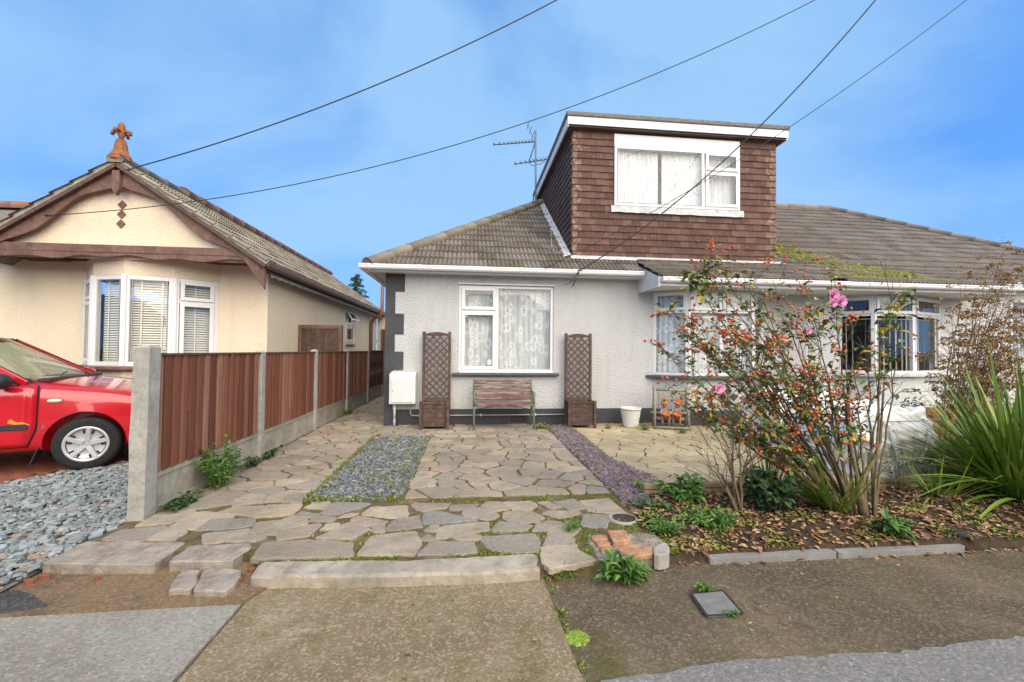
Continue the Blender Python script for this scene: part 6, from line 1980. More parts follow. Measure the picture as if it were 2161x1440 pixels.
# bulk bags
def bulk_bag(cx, cy, w, d, h, seed, label, rz):
    b = empty('bulk_bag', (cx, cy, 0), rz); tag(b, label, 'bulk bag', None)
    m = MB(); nu, nv = 110, 52
    def fn(u, v):
        a = 2*pi*u
        e = 0.42
        sx = abs(cos(a))**e*(1 if cos(a) > 0 else -1); sy = abs(sin(a))**e*(1 if sin(a) > 0 else -1)
        if v < 0.7:
            t = v/0.7; z = h*t*0.93; bul = 1.0+0.10*sin(pi*t)-0.05*t
        else:
            t = (v-0.7)/0.3; z = h*(0.93+0.07*sin(t*pi/2)-0.10*t*t); bul = (0.95)*(1-t)
        p = Vector((sx*w/2*bul, sy*d/2*bul, z))
        q = Vector((p.x*3.2+seed, p.y*3.2, p.z*3.0))
        f = 0.06*noise.noise(q) + 0.035*noise.noise(q*2.3) + 0.05*abs(noise.noise(Vector((q.x*1.6, q.y*1.6, q.z*3.5+q.x)))) - 0.03*abs(noise.noise(Vector((q.x*3+q.z*2, q.y*3, q.z*2))))
        n = Vector((p.x, p.y, 0.4*p.z)); n.normalize()
        p += n*f*(1 if v > 0.02 else 0.4)
        if v > 0.66: p.z += 0.10*noise.noise(Vector((p.x*4+seed, p.y*4, 1)))+0.06*abs(noise.noise(Vector((p.x*11, p.y*11, seed))))
        p.z = max(p.z, 0.0)
        return p
    m.grid(fn, nu, nv)
    m.build('sack', 'bag', b, smooth=True, local=True)
    for s in (-1, 1):
        m = MB(); m.tube([(s*w*0.30, -d*0.46, h*0.90), (s*w*0.28, -d*0.58, h*0.82), (s*w*0.22, -d*0.585, h*0.5), (s*w*0.12, -d*0.575, h*0.25)], 0.018, 4)
        m.build('strap', 'bag', b, local=True)
    MB().tube([(-w*0.52, -d*0.50, h*0.86), (-w*0.2, -d*0.565, h*0.86), (w*0.2, -d*0.565, h*0.855), (w*0.52, -d*0.50, h*0.86)], 0.005, 4).build('seam_band', 'strap_blue', b, local=True)
    MB().tube([(-w*0.3, -d*0.42, h*0.93), (-w*0.15, -d*0.40, h*1.02), (w*0.05, -d*0.38, h*1.03), (w*0.2, -d*0.40, h*0.95)], 0.022, 6).build('lifting_loop', 'bag', b, local=True, smooth=True)
bulk_bag(4.42, 4.34, 0.98, 0.84, 0.68, 3.0, 'slumped white bulk bag with a loop strap beside the spiky plant', radians(6))
bulk_bag(4.40, 5.42, 0.92, 0.84, 0.74, 11.0, 'white bulk bag standing behind the slumped one on yellow paving', radians(-4))

# low brick wall of the neighbour's raised bed
bw = empty('brick_wall', (8.4, 6.0, 0)); tag(bw, 'low red brick wall of a raised bed below the adjoining bay', 'wall')
bm_ = MB().box(-0.105, 0.105, -0.05, 0.05, 0, 0.062).mesh('brick'); bm_.materials.append(M['brick_red'])
for j in range(6):
    for i in range(11):
        inst('brick', bm_, Matrix.Translation((7.1+i*0.222+(0.11 if j % 2 else 0)+R(-.004,.004), 5.95+R(-.006,.006), j*0.072)), bw)
MB().box(7.02, 9.5, 5.915, 5.985, 0, 0.42).build('mortar', 'mortar', bw)

# ================================================================== HOUSES ACROSS THE ROAD (they show in the window panes)
def far_house(x, y, w, h, rise, wallm, label):
    f = empty('house_opposite', (x, y, 0)); tag(f, label, 'house')
    MB().box(x-w/2, x+w/2, y-7, y, -0.15, h).build('wall', wallm, f)
    m = MB(); o = 0.35
    a = [(x-w/2-o, y+o, h), (x+w/2+o, y+o, h), (x+w/2+o, y-7-o, h), (x-w/2-o, y-7-o, h), (x-w/4, y-3.5, h+rise), (x+w/4, y-3.5, h+rise)]
    m.add(a, [(0,1,5,4),(1,2,5),(2,3,4,5),(3,0,4),(3,2,1,0)])
    m.build('roof', 'roof_tile_right', f)
    for sx in (-0.28, 0.22):
        m = MB(Matrix.Translation((x+sx*w, y+0.02, 0.9))); rect_frame(m, -0.8, 0.8, 0, 1.3, 0.08, -0.01, 0.05); wv = m.build('window', 'upvc', f)
        MB(Matrix.Translation((x+sx*w, y+0.02, 0.9))).box(-0.72, 0.72, 0.0, 0.01, 0.08, 1.22).build('pane', 'room', wv)
    MB().box(x-0.45, x+0.45, y+0.005, y+0.05, 0, 2.05).build('door', 'barge', f)
far_house(-8.5, -13.5, 9.5, 2.6, 2.6, 'cream_render', 'cream bungalow with hipped roof across the road')
far_house(2.2, -13.8, 9.0, 2.6, 2.9, 'brick_red', 'red brick bungalow with hipped roof across the road')
far_house(13.0, -13.5, 9.5, 2.6, 2.5, 'white_render', 'white bungalow with hipped roof across the road')

# strip of black plastic lying at the end of the edging kerb
m = MB()
pa, pb = gz(2010, 1132, -0.02), gz(2105, 1160, -0.04)
m.grid(lambda u, v: (pa.x+(pb.x-pa.x)*u+0.01*sin(v*5), pa.y+(pb.y-pa.y)*u+0.09*(1-u*0.5)*(v-0.5), 0.0-0.045*u+0.03*sin(u*3+v)*(1-u)+0.018*v), 14, 6)
tag(m.build('plastic_sheet', 'black_plastic', smooth=True), 'torn strip of black plastic lying at the end of the edging kerb', 'plastic')

# ================================================================== PLANTS
def leaf(mb, base, d, up, L, W, fold=0.25, droop=0.2):
    d = Vector(d).normalized(); up = Vector(up); s = d.cross(up)
    if s.length < 1e-4: s = d.cross(Vector((1, 0.3, 0)))
    s.normalize(); n = s.cross(d)
    b = Vector(base)
    mb.add([b, b+d*L*0.3+s*W*0.42+n*W*fold, b+d*L*0.68+s*W*0.40+n*(W*fold-droop*L*0.15), b+d*L-n*droop*L, b+d*L*0.68-s*W*0.40+n*(W*fold-droop*L*0.15), b+d*L*0.3-s*W*0.42+n*W*fold, b+d*L*0.5-n*droop*L*0.05],
           [(0,1,6),(1,2,6),(2,3,6),(3,4,6),(4,5,6),(5,0,6)])
def rdir(zmin=-0.2, zmax=1.0):
    a = R(0, 2*pi); z = R(zmin, zmax); r = sqrt(max(0, 1-z*z)); return Vector((r*cos(a), r*sin(a), z))
def weed(name, label, c, rx, h, n, L, W, mat, stems=8, cat='plant', ry=None, rosette=False, group=None):
    p = empty(name, c); tag(p, label, cat, group); ry = ry or rx
    sm = MB(); lm = MB(); c = Vector(c)
    for k in range(stems):
        a = R(0, 2*pi); rr = sqrt(R(0.02, 1))
        t = c + Vector((cos(a)*rx*rr, sin(a)*ry*rr, h*R(0.55, 1.0)*(1-0.35*rr*rr)))
        b = c + Vector((cos(a)*rx*0.25*rr, sin(a)*ry*0.25*rr, -0.02)); mid = b.lerp(t, 0.5)+Vector((R(-.03,.03)*h, R(-.03,.03)*h, 0.06*h))
        sm.tube([b, mid, t], [0.0035, 0.003, 0.0015], 4)
        nl = max(3, n//stems)
        for i in range(nl):
            u = R(0.18, 1.0) if not rosette else R(0.7, 1.0)
            q = b.lerp(mid, u*2) if u < 0.5 else mid.lerp(t, u*2-1)
            d = rdir(-0.15, 0.75); d.x += cos(a)*0.4; d.y += sin(a)*0.4
            leaf(lm, q, d, (R(-.3,.3), R(-.3,.3), 1), L*R(0.6, 1.2), W*R(0.7, 1.15), 0.15, R(0.05, 0.4))
    sm.build('stems', 'leaf_weed' if mat != 'leaf_dark' else 'stem_brown', p)
    o = lm.build('leaves', mat, p, recalc=False)
    tag(o, kind='stuff')
    return p
G = lambda px, py, z=0.0: gz(px, py, z)
weed('leafy_shrub', 'bright green leafy weed bush growing against the fence gravel board', (-2.24, 4.12, 0), 0.17, 0.50, 620, 0.060, 0.024, 'leaf_weed', 40, ry=0.30)
weed('ground_ivy', 'low dark green creeping plant along the fence foot by the broken concrete post', (-2.27, 3.68, 0), 0.07, 0.09, 220, 0.045, 0.042, 'leaf_dark', 26, ry=0.26)
weed('ground_ivy', 'low dark green creeping plant along the fence foot beyond the leafy bush', (-2.28, 5.0, 0), 0.06, 0.12, 240, 0.045, 0.04, 'leaf_dark', 26, ry=0.55)
weed('ground_ivy', 'small green tuft at the foot of the fourth concrete fence post', (-2.30, 8.45, 0), 0.06, 0.10, 70, 0.05, 0.04, 'leaf_weed', 10, ry=0.2)
weed('leafy_weed', 'broad leaved green weed by the end of the timber edging', (1.83, 3.42, 0), 0.20, 0.24, 150, 0.11, 0.045, 'leaf_weed', 16)
weed('leafy_weed', 'dark trailing bramble leaves at the end of the timber edging board', (1.52, 3.30, 0), 0.16, 0.08, 60, 0.07, 0.05, 'leaf_dark', 10)
weed('leafy_weed', 'patch of low bright green weeds in front of the bare rose stems', (1.80, 2.96, 0), 0.28, 0.11, 420, 0.06, 0.024, 'leaf_weed', 40, ry=0.14)
weed('leafy_weed', 'patch of feathery low green weeds beside the pier stump', (1.40, 2.90, 0), 0.16, 0.08, 240, 0.045, 0.018, 'leaf_weed', 30, ry=0.18)
weed('bramble', 'dark bramble with toothed leaves below the leaning rose canes', (2.44, 3.16, 0), 0.20, 0.36, 130, 0.10, 0.07, 'leaf_dark', 18)
weed('bramble', 'paler bramble shoot with fresh green leaves behind the dark bramble', (2.42, 3.32, 0), 0.16, 0.45, 60, 0.11, 0.07, 'leaf_weed', 10)
weed('leafy_weed', 'ragged green dandelion-like weed growing in front of the pier stump', (0.93, 2.42, PAVE), 0.15, 0.13, 170, 0.09, 0.036, 'leaf_weed', 18, ry=0.07)
weed('leafy_weed', 'fresh green weed in the leaf litter right of the rose trunk', (2.98, 2.72, 0.0), 0.15, 0.12, 80, 0.08, 0.045, 'leaf_weed', 12, ry=0.1)
weed('leafy_weed', 'dark creeping leaves behind the rose trunk at the timber edging', (3.35, 3.42, 0.0), 0.26, 0.09, 140, 0.08, 0.05, 'leaf_dark', 18, ry=0.12)
weed('leafy_weed', 'small green tuft at the back edge of the grey utility cover', (1.33, 2.27, PAVE), 0.05, 0.05, 50, 0.03, 0.022, 'leaf_weed', 10, ry=0.03)
weed('leafy_weed', 'tiny green sprouts along the front edge of the utility cover', (1.37, 2.055, PAVE), 0.06, 0.03, 30, 0.02, 0.016, 'leaf_weed', 8, ry=0.015)
weed('leafy_weed', 'green weed growing against the planter by the plum slate', G(1185, 893), 0.09, 0.17, 90, 0.055, 0.036, 'leaf_weed', 14, ry=0.05)
weed('leafy_weed', 'spiky flat green weed at the top of the plum slate strip', G(1150, 905), 0.14, 0.09, 70, 0.11, 0.020, 'leaf_grass', 14, ry=0.1)
weed('leafy_weed', 'small yellow green weed on the plinth beside the second planter', G(1282, 905), 0.05, 0.15, 26, 0.05, 0.03, 'leaf_lime', 6)
weed('grass_tuft', 'tuft of thin grass between the white pot and the log swing', G(1362, 908), 0.11, 0.13, 80, 0.09, 0.008, 'leaf_grass', 24)
weed('grass_tuft', 'tuft of thin grass at the front post of the log swing', G(1438, 915), 0.08, 0.11, 60, 0.08, 0.008, 'leaf_grass', 20)
weed('leafy_weed', 'small weed sprouting in the joint by the drain cover', G(1208, 1118), 0.06, 0.08, 50, 0.05, 0.016, 'leaf_weed', 12)
weed('grass_tuft', 'dry grass and weeds at the kerb end by the pier stump', G(1185, 1215, PAVE), 0.12, 0.07, 90, 0.06, 0.010, 'leaf_grass', 26, ry=0.05)
weed('leafy_weed', 'weed sprouting from the chippings at the bottom of the plum slate', G(1355, 1032), 0.07, 0.09, 34, 0.06, 0.035, 'leaf_lime', 8)
weed('leafy_weed', 'dark leafy shrub growing under the adjoining bay by the brick wall', (7.3, 6.3, 0), 0.55, 0.60, 480, 0.09, 0.045, 'leaf_dark', 40, ry=0.25)
weed('leafy_weed', 'dark green low shrub against the white wall behind the bulk bags', (5.75, 6.75, 0), 0.45, 0.60, 420, 0.10, 0.05, 'leaf_dark', 36, ry=0.22)
weed('leafy_weed', 'green weeds growing behind the low red brick wall', (8.35, 6.3, 0), 0.55, 0.62, 420, 0.09, 0.045, 'leaf_dark', 36, ry=0.2)
weed('leafy_weed', 'yellowing weeds at the foot of the low brick wall', (6.4, 5.7, 0), 0.75, 0.30, 340, 0.08, 0.035, 'leaf_lime', 40, ry=0.2)
weed('leafy_weed', 'thin green weed beside the slumped bulk bag', (3.98, 3.52, 0), 0.16, 0.50, 130, 0.065, 0.012, 'leaf_dark', 12, ry=0.1)

# weeds and moss in the joints
tuft = MB(); mossp = []
n = 0
xs = [min(p[0] for p in s) for s in all_stones]; xe = [max(p[0] for p in s) for s in all_stones]
ys = [min(p[1] for p in s) for s in all_stones]; ye = [max(p[1] for p in s) for s in all_stones]
def on_stone(q, e=0.0):
    for k, s in enumerate(all_stones):
        if xs[k] <= q[0] <= xe[k] and ys[k] <= q[1] <= ye[k] and inpoly(s, q): return True
    return False
for _ in range(15000):
    y = 2.62 + 4.4*random.random()**1.8; x = R(-2.3, 1.35)
    if SX0 < x < SX1 and SY0 < y < SY1: continue
    den = noise.noise((x*1.6, y*1.6, 4)) + (0.25 if y < 4.2 and x > -1.2 else -0.25)
    if den < 0.0: continue
    if x < -1.05 and y < 3.1: continue
    if on_stone((x, y)): continue
    n += 1
    if n % 3 == 0: mossp.append((x, y, -0.013))
    else:
        for k in range(random.choice((2, 3, 4))):
            b = Vector((x+R(-.008,.008), y+R(-.008,.008), -0.014))
            leaf(tuft, b, rdir(0.35, 1.0), (R(-1,1), R(-1,1), 0.4), R(0.012, 0.034), R(0.004, 0.013), 0.1, 0.2)
    if n > 1900: break
for _ in range(150):   # along the joint between the concrete apron and the tarmac
    q = (0.485+R(-.02,.03)-0.02*random.random(), R(1.35, 2.5))
    if noise.noise((0, q[1]*5, 3)) < 0.0: continue
    for k in range(4): leaf(tuft, (q[0], q[1]+R(-.02,.02), PAVE-0.01), rdir(0.2, 1.0), (R(-1,1), R(-1,1), 0.4), R(0.012, 0.03), R(0.005, 0.012), 0.1, 0.2)
for _ in range(420):   # along the slate strip and in it
    e = random.random()
    if e < 0.30: q = (SX0+R(-.015,.02), R(SY0, SY1))
    elif e < 0.5: q = (R(SX0, SX1), SY0+R(-.03,.06))
    elif e < 0.62: q = (SX1+R(-.04,.01), R(SY0, SY1))
    else: q = (R(SX0, SX1), R(SY0, SY1))
    for k in range(5):
        leaf(tuft, (q[0]+R(-.02,.02), q[1]+R(-.02,.02), 0.0), rdir(0.2, 1.0), (R(-1,1), R(-1,1), 0.4), R(0.02, 0.045), R(0.006, 0.018), 0.1, 0.2)
for _ in range(120):
    q = (R(1.32, 1.75), R(3.4, 7.0))
    for k in range(3): leaf(tuft, (q[0]+R(-.02,.02), q[1]+R(-.02,.02), 0.0), rdir(0.2, 1.0), (R(-1,1), R(-1,1), 0.4), R(0.02, 0.04), R(0.006, 0.014), 0.1, 0.2)
o = tuft.build('joint_weeds', 'leaf_grass', recalc=False); tag(o, 'small weeds and grass growing in the joints of the crazy paving', 'weeds', kind='stuff')
o = moss_clumps(None, mossp, 0.008, 0.022, 'joint_moss', 'moss'); tag(o, 'moss growing in the joints of the crazy paving', 'moss', kind='stuff')
pts = []
for _ in range(260):
    c = G(1217, 1342, PAVE); a = R(0, 6.28); r = sqrt(R(0, 1)); pts.append((c.x+cos(a)*r*0.055, c.y+sin(a)*r*0.05, PAVE-0.012))
o = moss_clumps(None, pts, 0.006, 0.014, 'moss_patch', 'leaf_lime'); tag(o, 'bright green moss cushion on the pavement beside the concrete apron', 'moss')
for px, py, lab in ((497, 1276, 'small moss cushion at the corner of the grey concrete panel'), (555, 1240, 'small moss cushion at the foot of the long kerb')):
    c = G(px, py, PAVE); pts = [(c.x+R(-.02,.02), c.y+R(-.012,.012), PAVE-0.002) for _ in range(24)]
    tag(moss_clumps(None, pts, 0.006, 0.012, 'moss_patch', 'moss'), lab, 'moss')

# leaf litter and lime ground cover on the bed
lit = MB(); gc = MB()
for _ in range(5000):
    x = R(0.95, 6.2); y = 2.56+1.02*random.random()**1.25
    if not inpoly(bed_poly, (x, y)): continue
    z = bedz(x, y)+R(0.0, 0.018)
    a = R(0, 6.28)
    leaf(lit, (x, y, z), (cos(a), sin(a), R(-.25,.3)), (R(-.5,.5), R(-.5,.5), 1), R(0.022, 0.062), R(0.016, 0.036), R(-.3, 0.4), R(-0.2, 0.4))
for _ in range(220):
    x = R(-1.2, 3.5); y = R(1.3, 2.55)
    if random.random() < 0.75 and y < 2.35: continue
    a = R(0, 6.28); leaf(lit, (x, y, PAVE+0.006), (cos(a), sin(a), R(0,.2)), (0, 0, 1), R(0.012, 0.035), R(0.008, 0.02), 0.2, 0.0)
o = lit.build('leaf_litter', 'litter', recalc=False); tag(o, 'brown and orange fallen leaves covering the flower bed', 'leaves', kind='stuff')
for _ in range(4200):
    x = R(1.2, 4.4); y = R(2.6, 3.2)
    if not inpoly(bed_poly, (x, y)): continue
    if noise.noise((x*3.2, y*3.2, 7)) < 0.08: continue
    leaf(gc, (x, y, bedz(x, y)+0.008), rdir(0.1, 0.7), (R(-.4,.4), R(-.4,.4), 1), R(0.012, 0.028), R(0.009, 0.018), 0.15, 0.2)
o = gc.build('ground_cover', 'leaf_lime', recalc=False); tag(o, 'tiny lime green seedlings carpeting the front of the flower bed', 'ground cover', kind='stuff')

# ---- strap leaved plants
def blade_mesh(L, W, lean, droop, seg=7, mat='blade_green'):
    m = MB(); vs = []
    a = lean; p = Vector((0, 0, 0))
    for i in range(seg+1):
        t = i/seg
        w = W*(0.75+0.5*sin(pi*min(1, t*1.3)))*(1-t**3.0) + 0.0006
        vs += [p+Vector((0, -w/2, 0)), p+Vector((0, 0, -0.18*w)), p+Vector((0, w/2, 0))]
        p = p + Vector((sin(a), 0, cos(a)))*(L/seg); a += droop/seg
    fs = []
    for i in range(seg):
        b = 3*i
        fs += [(b, b+1, b+4, b+3), (b+1, b+2, b+5, b+4)]
    # the midrib dips towards the inside
    m.add(vs, fs)
    me = m.mesh('blade'); me.materials.append(M[mat]); me.polygons.foreach_set('use_smooth', [True]*len(me.polygons))
    return me
def strap_plant(name, label, c, n, L, W, leanr, droopr, r0, az=None, cat='plant'):
    p = empty(name, c); tag(p, label, cat)
    meshes = [blade_mesh(L*R(0.72, 1.12), W*R(0.8, 1.2), leanr[0]+(leanr[1]-leanr[0])*(k/15), R(*droopr)*(0.35+k/15)) for k in range(16)]
    for k in range(n):
        a = R(0, 2*pi) if az is None else random.gauss(az[0], az[1])
        u = random.random()**0.8; rr = r0*sqrt(R(0, 1))
        me = meshes[min(15, int(u*16))]
        s = R(0.62, 1.05)
        Mx = Matrix.Translation(Vector(c)+Vector((cos(a)*rr*0.8+R(-.3,.3)*r0, sin(a)*rr*0.8+R(-.3,.3)*r0, -0.01))) @ Matrix.Rotation(a, 4, 'Z') @ Matrix.Rotation(R(-.7,.7), 4, (sin(0.3), 0, cos(0.3))) @ Matrix.Scale(s, 4)
        inst('blade', me, Mx, p)
    return p
strap_plant('spiky_plant', 'large clump of bright green sword-shaped leaves at the end of the flower bed', (4.86, 3.26, 0.02), 298, 1.36, 0.027, (0.05, 1.25), (0.25, 1.0), 0.22)
strap_plant('spiky_plant', 'dense inner clump of sword-shaped leaves crowding the largest one', (5.10, 3.36, 0.02), 298, 1.34, 0.027, (0.03, 1.1), (0.25, 1.0), 0.26)
strap_plant('spiky_plant', 'back clump of sword-shaped leaves below the dried shrub', (5.55, 3.75, 0.02), 240, 1.25, 0.030, (0.05, 1.1), (0.10, 0.7), 0.26)
strap_plant('spiky_plant', 'smaller clump of sword-shaped leaves in front of the slumped bulk bag', (4.15, 3.34, 0.0), 40, 0.50, 0.016, (0.25, 1.25), (0.15, 0.7), 0.12)
strap_plant('strappy_clump', 'clump of thin grassy leaves leaning over below the rose canes', (2.95, 3.12, 0.0), 120, 0.78, 0.013, (0.45, 1.05), (0.0, 0.35), 0.09, (pi, 0.6))
strap_plant('strappy_clump', 'upright clump of thin grassy leaves behind the bramble', (2.60, 3.45, 0.0), 60, 0.62, 0.012, (0.05, 0.6), (0.0, 0.3), 0.10)

# ---- rose bush with hips
def bez(a, b, c, d, t):
    return a*(1-t)**3+b*3*t*(1-t)**2+c*3*t*t*(1-t)+d*t**3
hipm = MB(); hipm.sphere((0,0,0), 1.0, 8, 6, 1.08)
hip_me = hipm.mesh('hip'); hip_me.materials.append(M['hip']); hip_me.polygons.foreach_set('use_smooth', [True]*len(hip_me.polygons))
HIPS = [0]
def rose(name, label, base, targets, twigs, hipprob, leafn, limit=298, r0=0.0115, lean=0.35, hip_r=0.0115):
    p = empty(name, base); tag(p, label, 'rose')
    lv = MB(); cal = MB(); hst = MB()
    base = Vector(base)
    for (px, py, y, hips) in targets:
        T = gy(px, py, y)
        b0 = base + Vector((R(-.05,.05), R(-.05,.05), -0.03))
        d = T-b0
        c1 = b0 + Vector((d.x*0.30*R(.6,1.3), d.y*0.3, d.z*0.36)); c2 = b0 + Vector((d.x*0.72+R(-.08,.08), d.y*0.7+R(-.1,.1), d.z*0.74+R(-.05,.08)))
        pts = []; n = 14
        for i in range(n+1):
            t = i/n; q = bez(b0, c1, c2, T, t); k = 0.018*t
            pts.append(q+Vector((R(-k,k), R(-k,k), R(-k,k))))
        rr = [max(0.0022, r0*(1-t/n)**0.8*R(0.9,1.1)) for t in range(n+1)]
        m = MB(); m.tube(pts, rr, 5)
        ends = [(T, (pts[-1]-pts[-3]).normalized(), hips)]
        for k in range(int(twigs*R(0.7, 1.3))):
            i = random.randint(int(n*0.40), n-1)
            q = pts[i]; dr = (pts[i]-pts[i-1]).normalized()
            dd = (dr + rdir(-0.3, 0.8)*0.95).normalized(); L = R(0.12, 0.40)
            e1 = q+dd*L*0.5+Vector((0,0,0.01)); e2 = q+dd*L+Vector((0,0,R(-0.05, 0.06)))
            m.tube([q, e1, e2], [rr[i]*0.6, 0.0028, 0.0016], 4)
            ends.append((e2, dd, hips))
            if random.random() < 0.7:
                d3 = (dd+rdir(-.4,.8)).normalized(); e3 = e1+d3*R(0.08, 0.2); m.tube([e1, e3], [0.0022, 0.0013], 4); ends.append((e3, d3, hips))
            for z in range(leafn):
                u = R(0.2, 1.0); b = q.lerp(e2, u)
                if random.random() < 0.5: leaf(lv, b, rdir(-0.6, 0.6), (R(-.5,.5), R(-.5,.5), 1), R(0.035, 0.065), R(0.026, 0.046), 0.1, R(0, .4))
        m.build('cane', 'stem_brown', p, smooth=True)
        for (e, dd, hp) in ends:
            if random.random() < hipprob*hp:
                for k in range(random.choice((2, 3, 4, 5))):
                    o = rdir(-0.6, 0.9); c = e+o*R(0.020, 0.058); r = hip_r*R(0.75, 1.12)
                    cal.tube([e-dd*0.015, c-o*r], 0.0014, 3, cap=False)
                    for z in range(2):
                        leaf(cal, c+o*r*0.9, (o+rdir(-1,1)*0.7), rdir(-1,1), R(.008,.015), 0.004, 0.1, 0)
                    Mx = Matrix.Translation(c) @ o.to_track_quat('Z', 'Y').to_matrix().to_4x4() @ Matrix.Scale(r, 4)
                    if HIPS[0] < limit: inst('hip', hip_me, Mx, p); HIPS[0] += 1
                    else:
                        mm = MB(Mx); mm.sphere((0,0,0), 1.0, 8, 6, 1.08); b = len(hst.v); hst.v += mm.v; hst.f += [tuple(i+b for i in f) for f in mm.f]
    if lv.v: tag(lv.build('foliage', 'leaf_rose', p, recalc=False), kind='stuff')
    if cal.v: tag(cal.build('calyx', 'calyx', p, recalc=False), kind='stuff')
    if hst.v: tag(hst.build('hips', 'hip', p, smooth=True, recalc=False), kind='stuff')
    return p
random.seed(21)
T1 = [(1500,535,3.35,1),(1560,560,3.3,1),(1460,590,3.45,.9),(1405,660,3.45,1),(1388,735,3.5,1),(1415,800,3.4,1),(1520,640,3.2,1),(1625,590,3.35,1),(1600,680,3.0,1),
      (1700,610,3.3,1),(1755,600,3.2,1),(1680,690,3.05,1),(1720,680,3.1,1.1),(1640,770,3.1,1),(1445,850,3.35,.8),(1490,740,3.25,1),(1540,760,3.15,1),(1570,850,3.2,.7),
      (1470,690,3.4,1),(1660,640,3.35,1),(1770,700,3.1,.9),(1620,880,3.0,.5),(1690,840,3.0,.7),(1525,890,3.2,.6),(1735,770,3.05,.8)]
T1 = T1 + [(a+R(-30,30), b+R(-10,45), c+R(-.2,.2), d) for a, b, c, d in T1 if a < 1600][:13]
rose_o = rose('rose_bush', 'big leaning rose bush laden with orange-red hips in the flower bed', (3.02, 3.06, 0.0), T1, 10, 0.50, 12, hip_r=0.0112)
T2 = [(1890,575,3.05,.1),(1862,760,3.0,.4),(1800,720,3.0,.7),(1842,690,3.05,.5),(1900,690,3.1,.3),(1780,800,3.0,.7)]
rose('rose_bush', 'upright thorny rose canes with yellowing leaves rising from a thick trunk', (3.09, 3.0, 0.0), T2, 6, 0.45, 6, limit=298+60)
m = MB()
pts = [gy(1824, 1096, 2.99), gy(1818, 1060, 2.985), gy(1812, 1035, 2.99), gy(1822, 1005, 3.0), gy(1845, 970, 3.0), gy(1858, 930, 3.01), gy(1862, 860, 3.0), gy(1868, 780, 3.02)]
m.tube(pts, [0.036, 0.030, 0.027, 0.020, 0.013, 0.010, 0.008, 0.004], 8)
pts = [gy(1813, 1040, 2.99), gy(1808, 1000, 3.0), gy(1794, 940, 3.02), gy(1788, 860, 3.03), gy(1800, 760, 3.0)]
m.tube(pts, [0.022, 0.015, 0.011, 0.008, 0.004], 7)
m.build('trunk', 'stem_brown', rose_o, smooth=True)
# clusters of big green leaves on the tall shoots
def leaf_cluster(par, px, py, y, n, s, L):
    lv = MB(); c = gy(px, py, y)
    for _ in range(n):
        leaf(lv, c+rdir(-1, 1)*s*R(0.3, 1), rdir(-0.7, 0.5), (R(-.5,.5), R(-.5,.5), 1), L*R(.7,1.2), L*0.68*R(.8,1.2), 0.12, R(.1,.5))
    tag(lv.build('foliage', 'leaf_rose', par, recalc=False), kind='stuff')
for px, py, n, s, L in ((1450,585,16,.10,.085),(1505,560,12,.07,.075),(1475,600,16,.12,.085),(1560,575,8,.06,.06),(1500,640,12,.12,.07),(1735,650,14,.10,.075),(1755,680,8,.08,.07),(1590,650,12,.14,.065),(1640,610,10,.12,.06),(1420,640,8,.06,.06),(1700,700,12,.12,.065),(1550,740,12,.16,.06),(1600,800,8,.12,.06)):
    leaf_cluster(rose_o, px, py, 3.2, n, s, L)
random.seed(77)
for k in range(80):
    a, b, c, d = random.choice(T1); P_ = gy(a, b, c); q_ = P_.lerp(Vector((3.02, 3.06, 0.0)), R(0.0, 0.5))
    lv = MB()
    for z in range(random.randint(4, 9)):
        leaf(lv, q_+rdir(-1, 1)*R(0.02, 0.09), rdir(-0.7, 0.5), (R(-.5,.5), R(-.5,.5), 1), R(.04,.07), R(.028,.046), 0.12, R(.1,.5))
    tag(lv.build('foliage', 'leaf_rose', rose_o, recalc=False), kind='stuff')
r2 = rose_o
for px, py, n, s, L in ((1915,580,6,.05,.07),(1905,620,14,.08,.085),(1890,660,14,.10,.085),(1870,690,14,.10,.08),(1885,740,12,.10,.08),(1870,800,10,.10,.07),(1825,750,16,.14,.07),(1810,800,14,.12,.065),(1790,900,14,.12,.07),(1750,900,12,.10,.07),(1740,930,10,.08,.06)):
    leaf_cluster(rose_o, px, py, 3.0, n, s, L)
# pink flowers
def rose_flower(px, py, y, r, par):
    c = gy(px, py, y); f = MB()
    for ring, (nn, rad, tilt) in enumerate(((5, 1.0, 0.25), (5, 0.78, 0.7), (4, 0.5, 1.1), (3, 0.3, 1.35))):
        for k in range(nn):
            a = 2*pi*k/nn + ring*0.6; d = Vector((cos(a)*cos(tilt), -sin(tilt)*0.9-0.1, sin(a)*cos(tilt))).normalized()
            t = Vector((0, -1, 0)).cross(d).normalized() if abs(d.y) < 0.98 else Vector((1, 0, 0))
            def pf(u, v, d=d, t=t, rad=rad):
                w = (u-0.5)*rad*1.35*sin(pi*min(1, 0.25+v*0.65)); cup = 0.35*rad*(abs(u-0.5)*2)**2
                return c + (d*v*rad*(1-0.1*abs(u-.5)) + t*w + Vector((0,-1,0))*(cup*0.5 - 0.15*v*v*rad))*r
            f.grid(pf, 4, 4)
    f.build('flower', 'pink_petal', par, smooth=True, recalc=False)
rose_flower(1758, 622, 3.02, 0.052, rose_o); rose_flower(1774, 636, 2.99, 0.050, rose_o); rose_flower(1756, 640, 2.98, 0.038, rose_o)
rose_flower(1517, 820, 2.95, 0.040, rose_o); rose_flower(1706, 698, 2.95, 0.030, rose_o)
# bare rose shrub
T3 = [(1482,880,3.25,.1),(1530,860,3.2,.1),(1570,870,3.15,.1),(1600,960,3.2,.05),(1500,930,3.3,.1),(1545,900,3.1,.1),(1590,900,3.2,.1),(1475,970,3.2,0)]
rose('bare_rose', 'small bare thorny rose shrub with brown stems left of the bramble', (2.13, 3.17, 0.0), T3, 7, 0.12, 0, limit=298+66, r0=0.012)

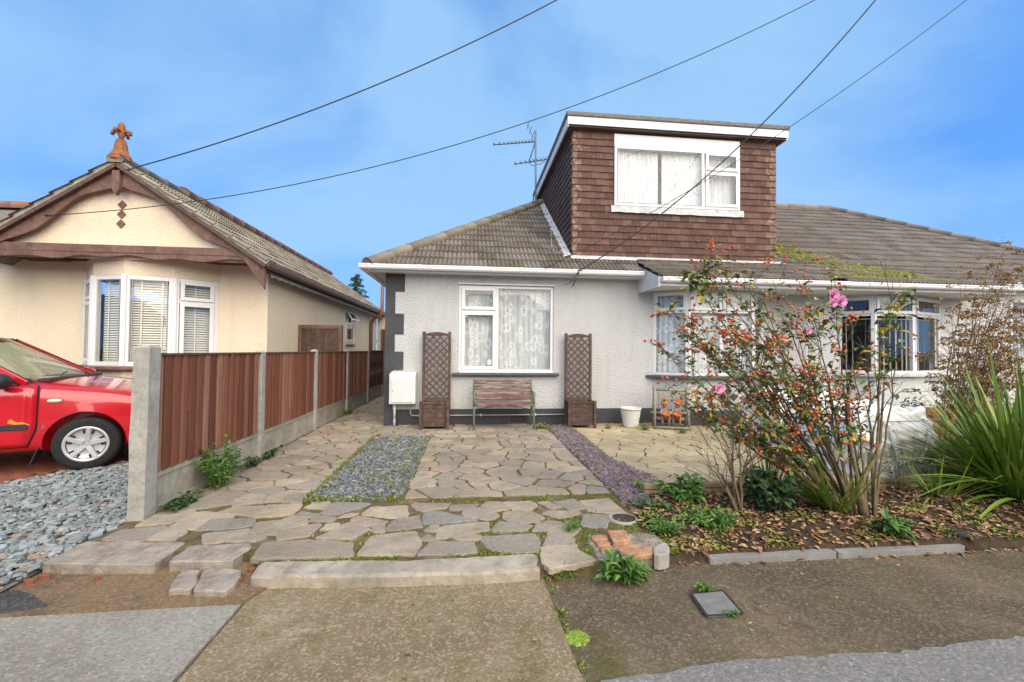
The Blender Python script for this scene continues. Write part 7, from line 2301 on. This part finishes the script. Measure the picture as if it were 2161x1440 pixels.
# ---- dry brown shrub behind the spiky plant
random.seed(5)
dry = empty('dry_shrub', (6.0, 4.7, 0)); tag(dry, 'tall dried brown shrub with flat seed heads behind the sword-leaved clump', 'shrub')
sd_ = MB(); lf = MB()
for k in range(60):
    px = R(1985, 2230); py = R(545, 800) if px > 2020 else R(650, 840)
    if k == 0: px, py = 2126, 512
    T = gy(px, py, R(4.2, 5.0)); b0 = Vector((6.15+R(-.2,.2), 4.7+R(-.2,.2), -0.02))
    d = T-b0; n = 9; pts = []
    for i in range(n+1):
        t = i/n; q = bez(b0, b0+Vector((d.x*.2, d.y*.2, d.z*.4)), b0+Vector((d.x*.65, d.y*.7, d.z*.8)), T, t); pts.append(q+Vector((R(-.015,.015), R(-.015,.015), R(-.015,.015)))*t)
    m = MB(); m.tube(pts, [0.008*(1-0.75*i/n) for i in range(n+1)], 4)
    heads = [T]
    for z in range(7):
        i = random.randint(3, n-1); e = pts[i]+rdir(-0.1, 0.9)*R(0.12, 0.45); m.tube([pts[i], pts[i].lerp(e, .5)+Vector((0,0,.02)), e], [0.003, 0.0025, 0.0015], 3); heads.append(e)
    m.build('stem', 'stem_dry', dry)
    for h in heads:
        for z in range(12):
            leaf(sd_, h+Vector((R(-.035,.035), R(-.035,.035), R(-.012,.016))), rdir(-1, 1), rdir(-1, 1), R(0.020, 0.038), R(0.016, 0.026), 0.2, 0.3)
    if px > 2060:
        for z in range(60):
            q = pts[random.randint(4, n)]+rdir(-1, 1)*R(0.02, 0.22); leaf(lf, q, rdir(-1, 0.3), rdir(-1, 1), R(0.02, 0.06), R(0.006, 0.014), 0.2, 0.5)
tag(sd_.build('seed_heads', 'seed_brown', dry, recalc=False), kind='stuff')
tag(lf.build('dead_leaves', 'seed_brown', dry, recalc=False), kind='stuff')

# ---- conifer far behind, between the two roofs
tp_ = gy(752, 577, 26.0)
con = empty('conifer_tree', (tp_.x, 26.0, 0)); tag(con, 'dark conifer with drooping branches far behind between the two houses', 'tree')
Htop = tp_.z
MB().tube([(tp_.x, 26, -0.1), (tp_.x+0.05, 26, Htop*0.6), (tp_.x, 26, Htop)], [0.16, 0.09, 0.02], 7).build('trunk', 'stem_brown', con)
cr = MB()
for k in range(46):
    z = Htop*(0.35+0.65*(k/46)**0.9); L = 0.25+(Htop-z)*0.42*R(0.6, 1.15); a = k*2.4
    b = Vector((tp_.x, 26, z)); d = Vector((cos(a), sin(a), R(-0.1, 0.25)))
    pr_ = b
    for i in range(int(6+L*16)):
        t = i/(6+L*16); q = b+d*L*t+Vector((0, 0, -0.28*L*t*t))
        for s in range(5):
            leaf(cr, q+rdir(-1,1)*0.03, (d*0.5+rdir(-1, 0.2)), (0,0,1), R(0.10, 0.24), R(0.03, 0.06), 0.1, 0.4)
tag(cr.build('crown', 'conifer', con, recalc=False), kind='stuff')
